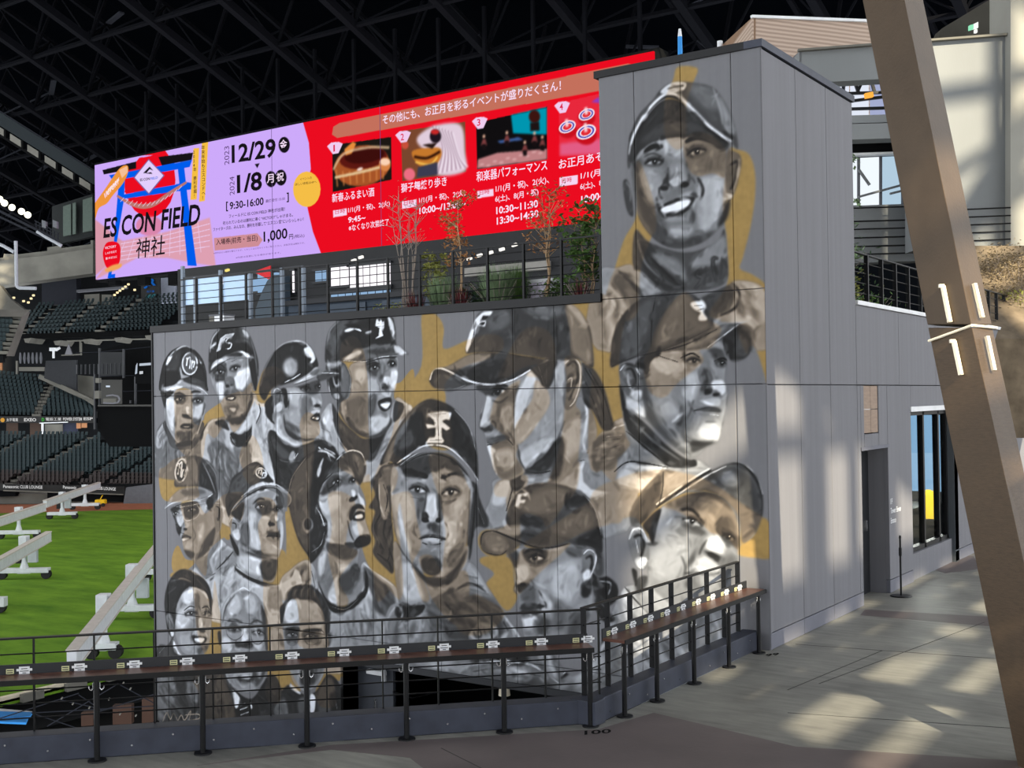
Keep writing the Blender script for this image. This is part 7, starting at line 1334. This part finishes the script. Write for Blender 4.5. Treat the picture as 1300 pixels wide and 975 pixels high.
# concrete beam, upper concourse, JR sign
big = pslab('wall_beam', M['conc'], [(-150, 383, 176), (118, 347, 176), (118, 315, 176), (60, 324, 176), (-150, 348, 176)], 3); struct(big, 'long pale concrete beam left of the screen')
pslab('beam_step', M['conc'], [(-30, 336, 177), (60, 325, 177), (118, 316, 177), (118, 305, 177), (115, 305, 177), (115, 310, 177), (78, 315, 177), (78, 311.5, 177), (60, 314, 177), (60, 318.5, 177), (22, 323, 177), (5, 322, 177), (4, 327, 177), (-30, 330, 177)], 2, big)
uc = pslab('wall_upper_concourse', M['stand'], [(-30, 405, 190), (240, 405, 190), (240, 338, 190), (-30, 358, 190)], 1); struct(uc, 'dark upper concourse behind the seats')
pslab('dark_pier', mat('pier_navy', (26, 29, 38), .8), [(53, 400, 185), (97, 398, 185), (97, 352, 185), (53, 358, 185)], 2, uc); pslab('lit_wall', M['conc'], [(107, 398, 186), (126, 397, 186), (126, 373, 186), (107, 374, 186)], 1, uc); pslab('lit_wall', M['conc'], [(129, 394, 186), (141, 392, 186), (141, 374, 186), (129, 374, 186)], 1, uc); pslab('balcony', M['wall2'], [(97, 371, 184), (160, 366, 184), (160, 363, 184), (97, 368, 184)], 1, uc); pslab('white_wall', mat('pale_lilac', (150, 156, 172), .8), [(203, 385, 184), (223, 384, 184), (223, 352, 184), (203, 353, 184)], 1, uc); pslab('left_wedge', M['conc'], [(-10, 400, 165), (35, 396, 165), (14, 380, 168), (0, 362, 170), (-10, 362, 170)], 1, uc); pslab('wedge_top', M['conc'], [(-10, 402, 148), (28, 402, 148), (37, 393, 150), (-10, 393, 150)], .5, uc); pslab('wedge_side', M['conc'], [(28, 402, 148), (36, 396, 150), (16, 452, 142), (8, 452, 141)], .5, uc)
jr = empty('railway_sign', at(190, 375, 182)); tag(jr, 'dark panel with blue JR letters beneath the screen', 'sign')
pslab('panel', M['sign'], [(179, 386, 182), (203, 384, 182), (203, 352, 182), (179, 355, 182)], .5, jr); JB = emit('jr_blue', (26, 96, 180), .8)
sgt('JR', 182.5, 366.5, 198, 365, 12, 181.6, JB, jr, .05); sgt('北海道', 186, 371.5, 196, 371, 2.6, 181.6, JB, jr); sgt('NEXT', 186, 378.5, 197.5, 377.5, 4, 181.6, emit('jr_green', (60, 130, 140), .8), jr, .02)
for i, (x0, y0) in enumerate(((145.5, 374.5), (149, 371.5), (152.3, 369), (155.8, 366.5), (159.3, 364), (163, 361), (36, 384), (39.5, 379), (42.5, 375), (30, 382.3), (171, 368), (17.5, 378))):
    p = at(x0, y0, 181); t = MB().tube(p - RGT * .16, p + RGT * .16, .16, None, 8).obj('concourse_lamp', emit('warm_lamp', (255, 232, 180), 1.2) if i == 0 else bpy.data.materials['warm_lamp']); tag(t, (['lowest', 'second lowest', 'third lowest', 'third highest', 'second highest', 'highest'][i] + ' warm lamp of the slanting row left of the JR sign') if i < 6 else ['lower warm lamp of the short slanting row near the left frame edge', 'middle warm lamp of the short slanting row near the left frame edge', 'upper warm lamp of the short slanting row near the left frame edge', 'single warm lamp left of the short slanting row', 'single warm lamp directly beside the JR panel', 'single warm lamp nearest the left frame edge in the upper concourse'][i - 6], 'lamp', 'warm concourse lamps')
# pipes before the beam
for lab, pts in (('tall white pipe with a bent foot before the concrete beam', ((20, 306), (21, 363), (24, 365.5), (46, 366))), ('grey strut with flat plate crossing above the concrete beam', ((47, 294), (58, 301), (78, 312))), ('grey strut at the left frame edge above the concrete beam', ((-6, 308), (4, 312), (18, 320)))):
    o = MB().path([at(x, y, 150) for x, y in pts], .22, 8).obj('pipe', mat('pipe_grey', (150, 154, 162), .5) if 'pipe_grey' not in bpy.data.materials else bpy.data.materials['pipe_grey']); tag(o, lab, 'pipe')
# floodlights on their catwalk
cw = empty('light_catwalk', at(40, 285, 150)); tag(cw, 'dark catwalk truss carrying the floodlights', 'catwalk')
for (a, b_, w_) in (((-20, 258), (75, 306), .3), ((-20, 266), (75, 311), .25), ((44, 280), (75, 296), .12), ((44, 284), (75, 300), .12)): MB().beam(at(*a, 150), at(*b_, 150), w_, w_).obj('chord', M['trussl'], cw)
for k in range(7): x = 46 + 4.6 * k; MB().beam(at(x, 281 + 2.4 * k, 150), at(x, 294 + 2 * k, 150), .12, .12).obj('upright', M['trussl'], cw)
for x in (53, 67): pslab('gear_box', M['wall2'], [(x, 288, 149.8), (x + 5, 290, 149.8), (x + 5, 281, 149.8), (x, 279, 149.8)], .6, cw)
for i, (x, y) in enumerate(((0, 253), (6, 258), (15.5, 263.5), (27.5, 268.5), (35.5, 273))):
    p = at(x, y, 149); t = empty('floodlight', p); tag(t, ['floodlight half cut by the left frame edge', 'glowing round floodlight, second from the left frame edge', 'glowing round floodlight in the middle of the row', 'glowing round floodlight, second from the row end', 'glowing round floodlight at the right end of the row'][i], 'floodlight', 'floodlights on the catwalk')
    MB().tube(p, p - FWD * .15, .42, .42, 14).obj('lens', emit('flood_glow', (255, 250, 225), 3.0) if i == 0 else bpy.data.materials['flood_glow'], t); MB().tube(p + FWD * .6, p + FWD * .02, .2, .46, 12).obj('housing', M['dark'], t)
# eaves gutter: dark fascia with pale panels
ev = empty('trim_eaves', at(60, 190, 165)); struct(ev, 'dark eaves with a row of pale panels at the upper left')
def evq(name, m, f0, f1, lo, hi, d=165, th=.6): 
    x0, x1 = lerp(-12, 120, f0), lerp(-12, 120, f1); b0, b1 = lerp(133, 216, f0), lerp(133, 216, f1)
    return pslab(name, m, [(x0, b0 + hi, d), (x1, b1 + hi, d), (x1, b1 + lo, d), (x0, b0 + lo, d)], th, ev)
evq('fascia', mat('eaves_dark', (22, 30, 34), .8), 0, 1, 2, 19); evq('gutter_edge', M['trussl'], 0, 1, 0, 1.4, 164.8)
for k in range(6): evq('pale_panel', M['conc'], k / 6 + .02, k / 6 + .125, 21, 29.5); evq('frame', M['blackmatt'], k / 6 + .13, k / 6 + .145, 20, 31); 
evq('lower_chord', M['blackmatt'], 0, 1, 30, 33)
lv = pslab('wall_louvre', mat('louvre_dark', (30, 34, 35), .8), [(66, 312, 178), (118, 300, 178), (118, 246, 178), (66, 262, 178)], 1); struct(lv, 'dark wall with green-grey shutters left of the screen')
for x0, x1 in ((80, 90), (92, 96), (105, 117)): pslab('shutter', mat('shutter_green', (78, 90, 84), .8) if 'shutter_green' not in bpy.data.materials else bpy.data.materials['shutter_green'], [(x0, 300 - (x0 - 80) * .2, 177), (x1, 300 - (x1 - 80) * .2, 177), (x1, 262 - (x1 - 80) * .33, 177), (x0, 262 - (x0 - 80) * .33, 177)], .4, lv)
# ---- black curtained platform beside the mural building
bp_ = empty('camera_platform', at(160, 545, 40)); tag(bp_, 'black curtained camera platform jutting out beside the mural wall', 'platform')
pslab('curtain', M['blackmatt'], [(124, 545, 40), (139, 567, 40), (215, 567, 40), (215, 513, 40), (124, 515, 40)], 2, bp_); pslab('deck_edge', M['concd'], [(124, 516, 39.8), (215, 516, 39.8), (215, 513.5, 39.8), (124, 514, 39.8)], .3, bp_)
pslab('back_panel', M['blackmatt'], [(124, 516, 44), (215, 516, 44), (215, 432, 44), (155, 437, 44), (124, 446, 44)], .3, bp_); pslab('grey_panel', mat('panel_soot', (44, 46, 48), .8), [(128, 478, 43), (156, 476, 43), (157, 447, 43), (128, 447, 43)], .1, bp_); pslab('grey_panel', M['concd'], [(128, 513, 42.5), (154, 513, 42.5), (154, 482, 42.5), (128, 482, 42.5)], .1, bp_)
for x, y0, y1 in ((120.5, 545, 475), (126.5, 515, 442), (157, 480, 443), (172, 514, 478), (166, 512, 508)): MB().beam(at(x, y0, 39.9), at(x, y1, 39.9), .06, .06).obj('post', M['dark'], bp_)
for (a, b_) in (((124, 478), (215, 475)), ((124, 447), (215, 438)), ((155, 497), (215, 495)), ((96, 448), (124, 447))): MB().tube(at(*a, 39.9), at(*b_, 39.9), .012, None, 5).obj('cable', M['trussl'], bp_)
for k in range(12): MB().beam(at(98 + 5.4 * k, 475, 42), at(98 + 5.4 * k, 463 - .2 * k, 42), .05, .05).obj('baluster', M['dark'], bp_)
for q in (((120, 506), (126, 496)), ((121, 480), (126, 486))): a, b_ = q; pslab('case', M['conc'], [(a[0], a[1], 39.7), (b_[0], a[1], 39.7), (b_[0], b_[1], 39.7), (a[0], b_[1], 39.7)], .2, bp_)
MB().beam(at(214, 540, 40), Vector((-16.6, 26.5, at(214, 540, 40).z)), .6, .6).obj('support_beam', M['dark'], bp_)
hs = empty('hose_reel', at(146, 508, 39.6)); tag(hs, 'pale curved hose loop on the camera platform', 'hose'); MB().path([at(x, y, 39.6) for x, y in ((131, 511.5), (143, 512), (150, 511), (152, 507), (150, 503), (143, 501.5), (135, 502.5))], .03, 6).obj('hose', M['wall'], hs); pslab('tray', M['conc'], [(131, 511, 39.8), (147, 511, 39.8), (147, 506, 39.8), (131, 506, 39.8)], .1, hs)
mo = empty('monitor', at(185, 470, 39.5)); tag(mo, 'small monitor with glowing white edges on the dark platform', 'monitor'); pslab('screen', M['blackmatt'], [(172, 487, 39.6), (194, 487, 39.6), (194, 462, 39.6), (172, 462, 39.6)], .2, mo); pslab('white_strip', emit('strip_lilac', (196, 206, 220), .9), [(177, 464.5, 39.5), (191, 463.5, 39.5), (191, 460.5, 39.5), (177, 461.5, 39.5)], .05, mo); pslab('side_strip', emit('strip_lilac2', (190, 200, 214), .9), [(171.3, 475, 39.5), (173.5, 474, 39.5), (174, 461, 39.5), (172.5, 464, 39.5)], .05, mo); pslab('desk_lamp', emit('strip_lilac3', (210, 214, 220), .9), [(177, 475, 39.5), (181, 474.5, 39.5), (181, 471, 39.5), (177, 471.5, 39.5)], .05, mo)
lp = pslab('desk_screen', emit('desk_glow', (210, 224, 240), 1.0), [(134.5, 491.5, 39.5), (139, 491.5, 39.5), (139, 489.5, 39.5), (134.5, 489.5, 39.5)], .05); tag(lp, 'tiny glowing screen on the camera platform desk', 'screen')
# ================================================================ roof
RU, RWd = Vector((1, 0, 0)), Vector((.03, .92, -.39)).normalized(); RO = at(400, 100, 140); RN = RU.cross(RWd).normalized()
if RN.z < 0: RN = -RN
rf = empty('ceiling', RO); struct(rf, 'black stadium roof with a web of dark steel trusses')
def rp_(u, w_, h): return RO + RU * u + RWd * w_ + RN * h
MB().prism([rp_(-150, -75, 14), rp_(110, -75, 14), rp_(110, 62, 14), rp_(-150, 62, 14)], RN * .5).obj('roof_deck', M['roof'], rf)
GU, GW, HT = 12.0, 8.5, 7.0
us = [-108 + GU * i for i in range(16)]; ws_ = [-66 + GW * j for j in range(14)]
for i, u in enumerate(us):
    MB().beam(rp_(u, -70, 0), rp_(u, 46, 0), .85, .9, RN).obj('roof_chord', M['truss'], rf); MB().beam(rp_(u + GU / 2, -70, HT), rp_(u + GU / 2, 46, HT), .5, .5, RN).obj('roof_chord', M['truss'], rf)
for j, w_ in enumerate(ws_):
    MB().beam(rp_(-115, w_, 0), rp_(80, w_, 0), .4, .42, RN).obj('roof_purlin', M['truss'], rf)
br = MB(); bl = MB(); rq = random.Random(8)
for u in us:
    for w_ in ws_:
        for du in (-GU / 2, GU / 2):
            (bl if rq.random() < .18 else br).beam(rp_(u, w_, 0), rp_(u + du, w_ + GW / 2, HT), .2, .2); br.beam(rp_(u, w_, 0), rp_(u + du, w_ - GW / 2, HT), .2, .2)
        br.beam(rp_(u, w_, 0), rp_(u, w_, HT + 3), .32, .32)
o = br.obj('roof_web', M['truss'], rf); o['kind'] = 'stuff'; o = bl.obj('roof_web', M['trussl'], rf); o['kind'] = 'stuff'
for k in range(26):
    u, w_ = rq.choice(us), rq.choice(ws_); MB().beam(rp_(u + 1, w_ + rq.uniform(-2, 2), 3), rp_(u + 4, w_ + rq.uniform(-2, 2), 3.5), .7, .2).obj('service_tray', M['trussl'], rf)
wf = MB().box(-260, 40, 132, 134, -10, 60).obj('wall_far', M['roof']); struct(wf, 'black far end of the stadium'); wl_ = MB().box(-240, -238, 20, 134, -10, 70).obj('wall_left', M['roof']); struct(wl_)
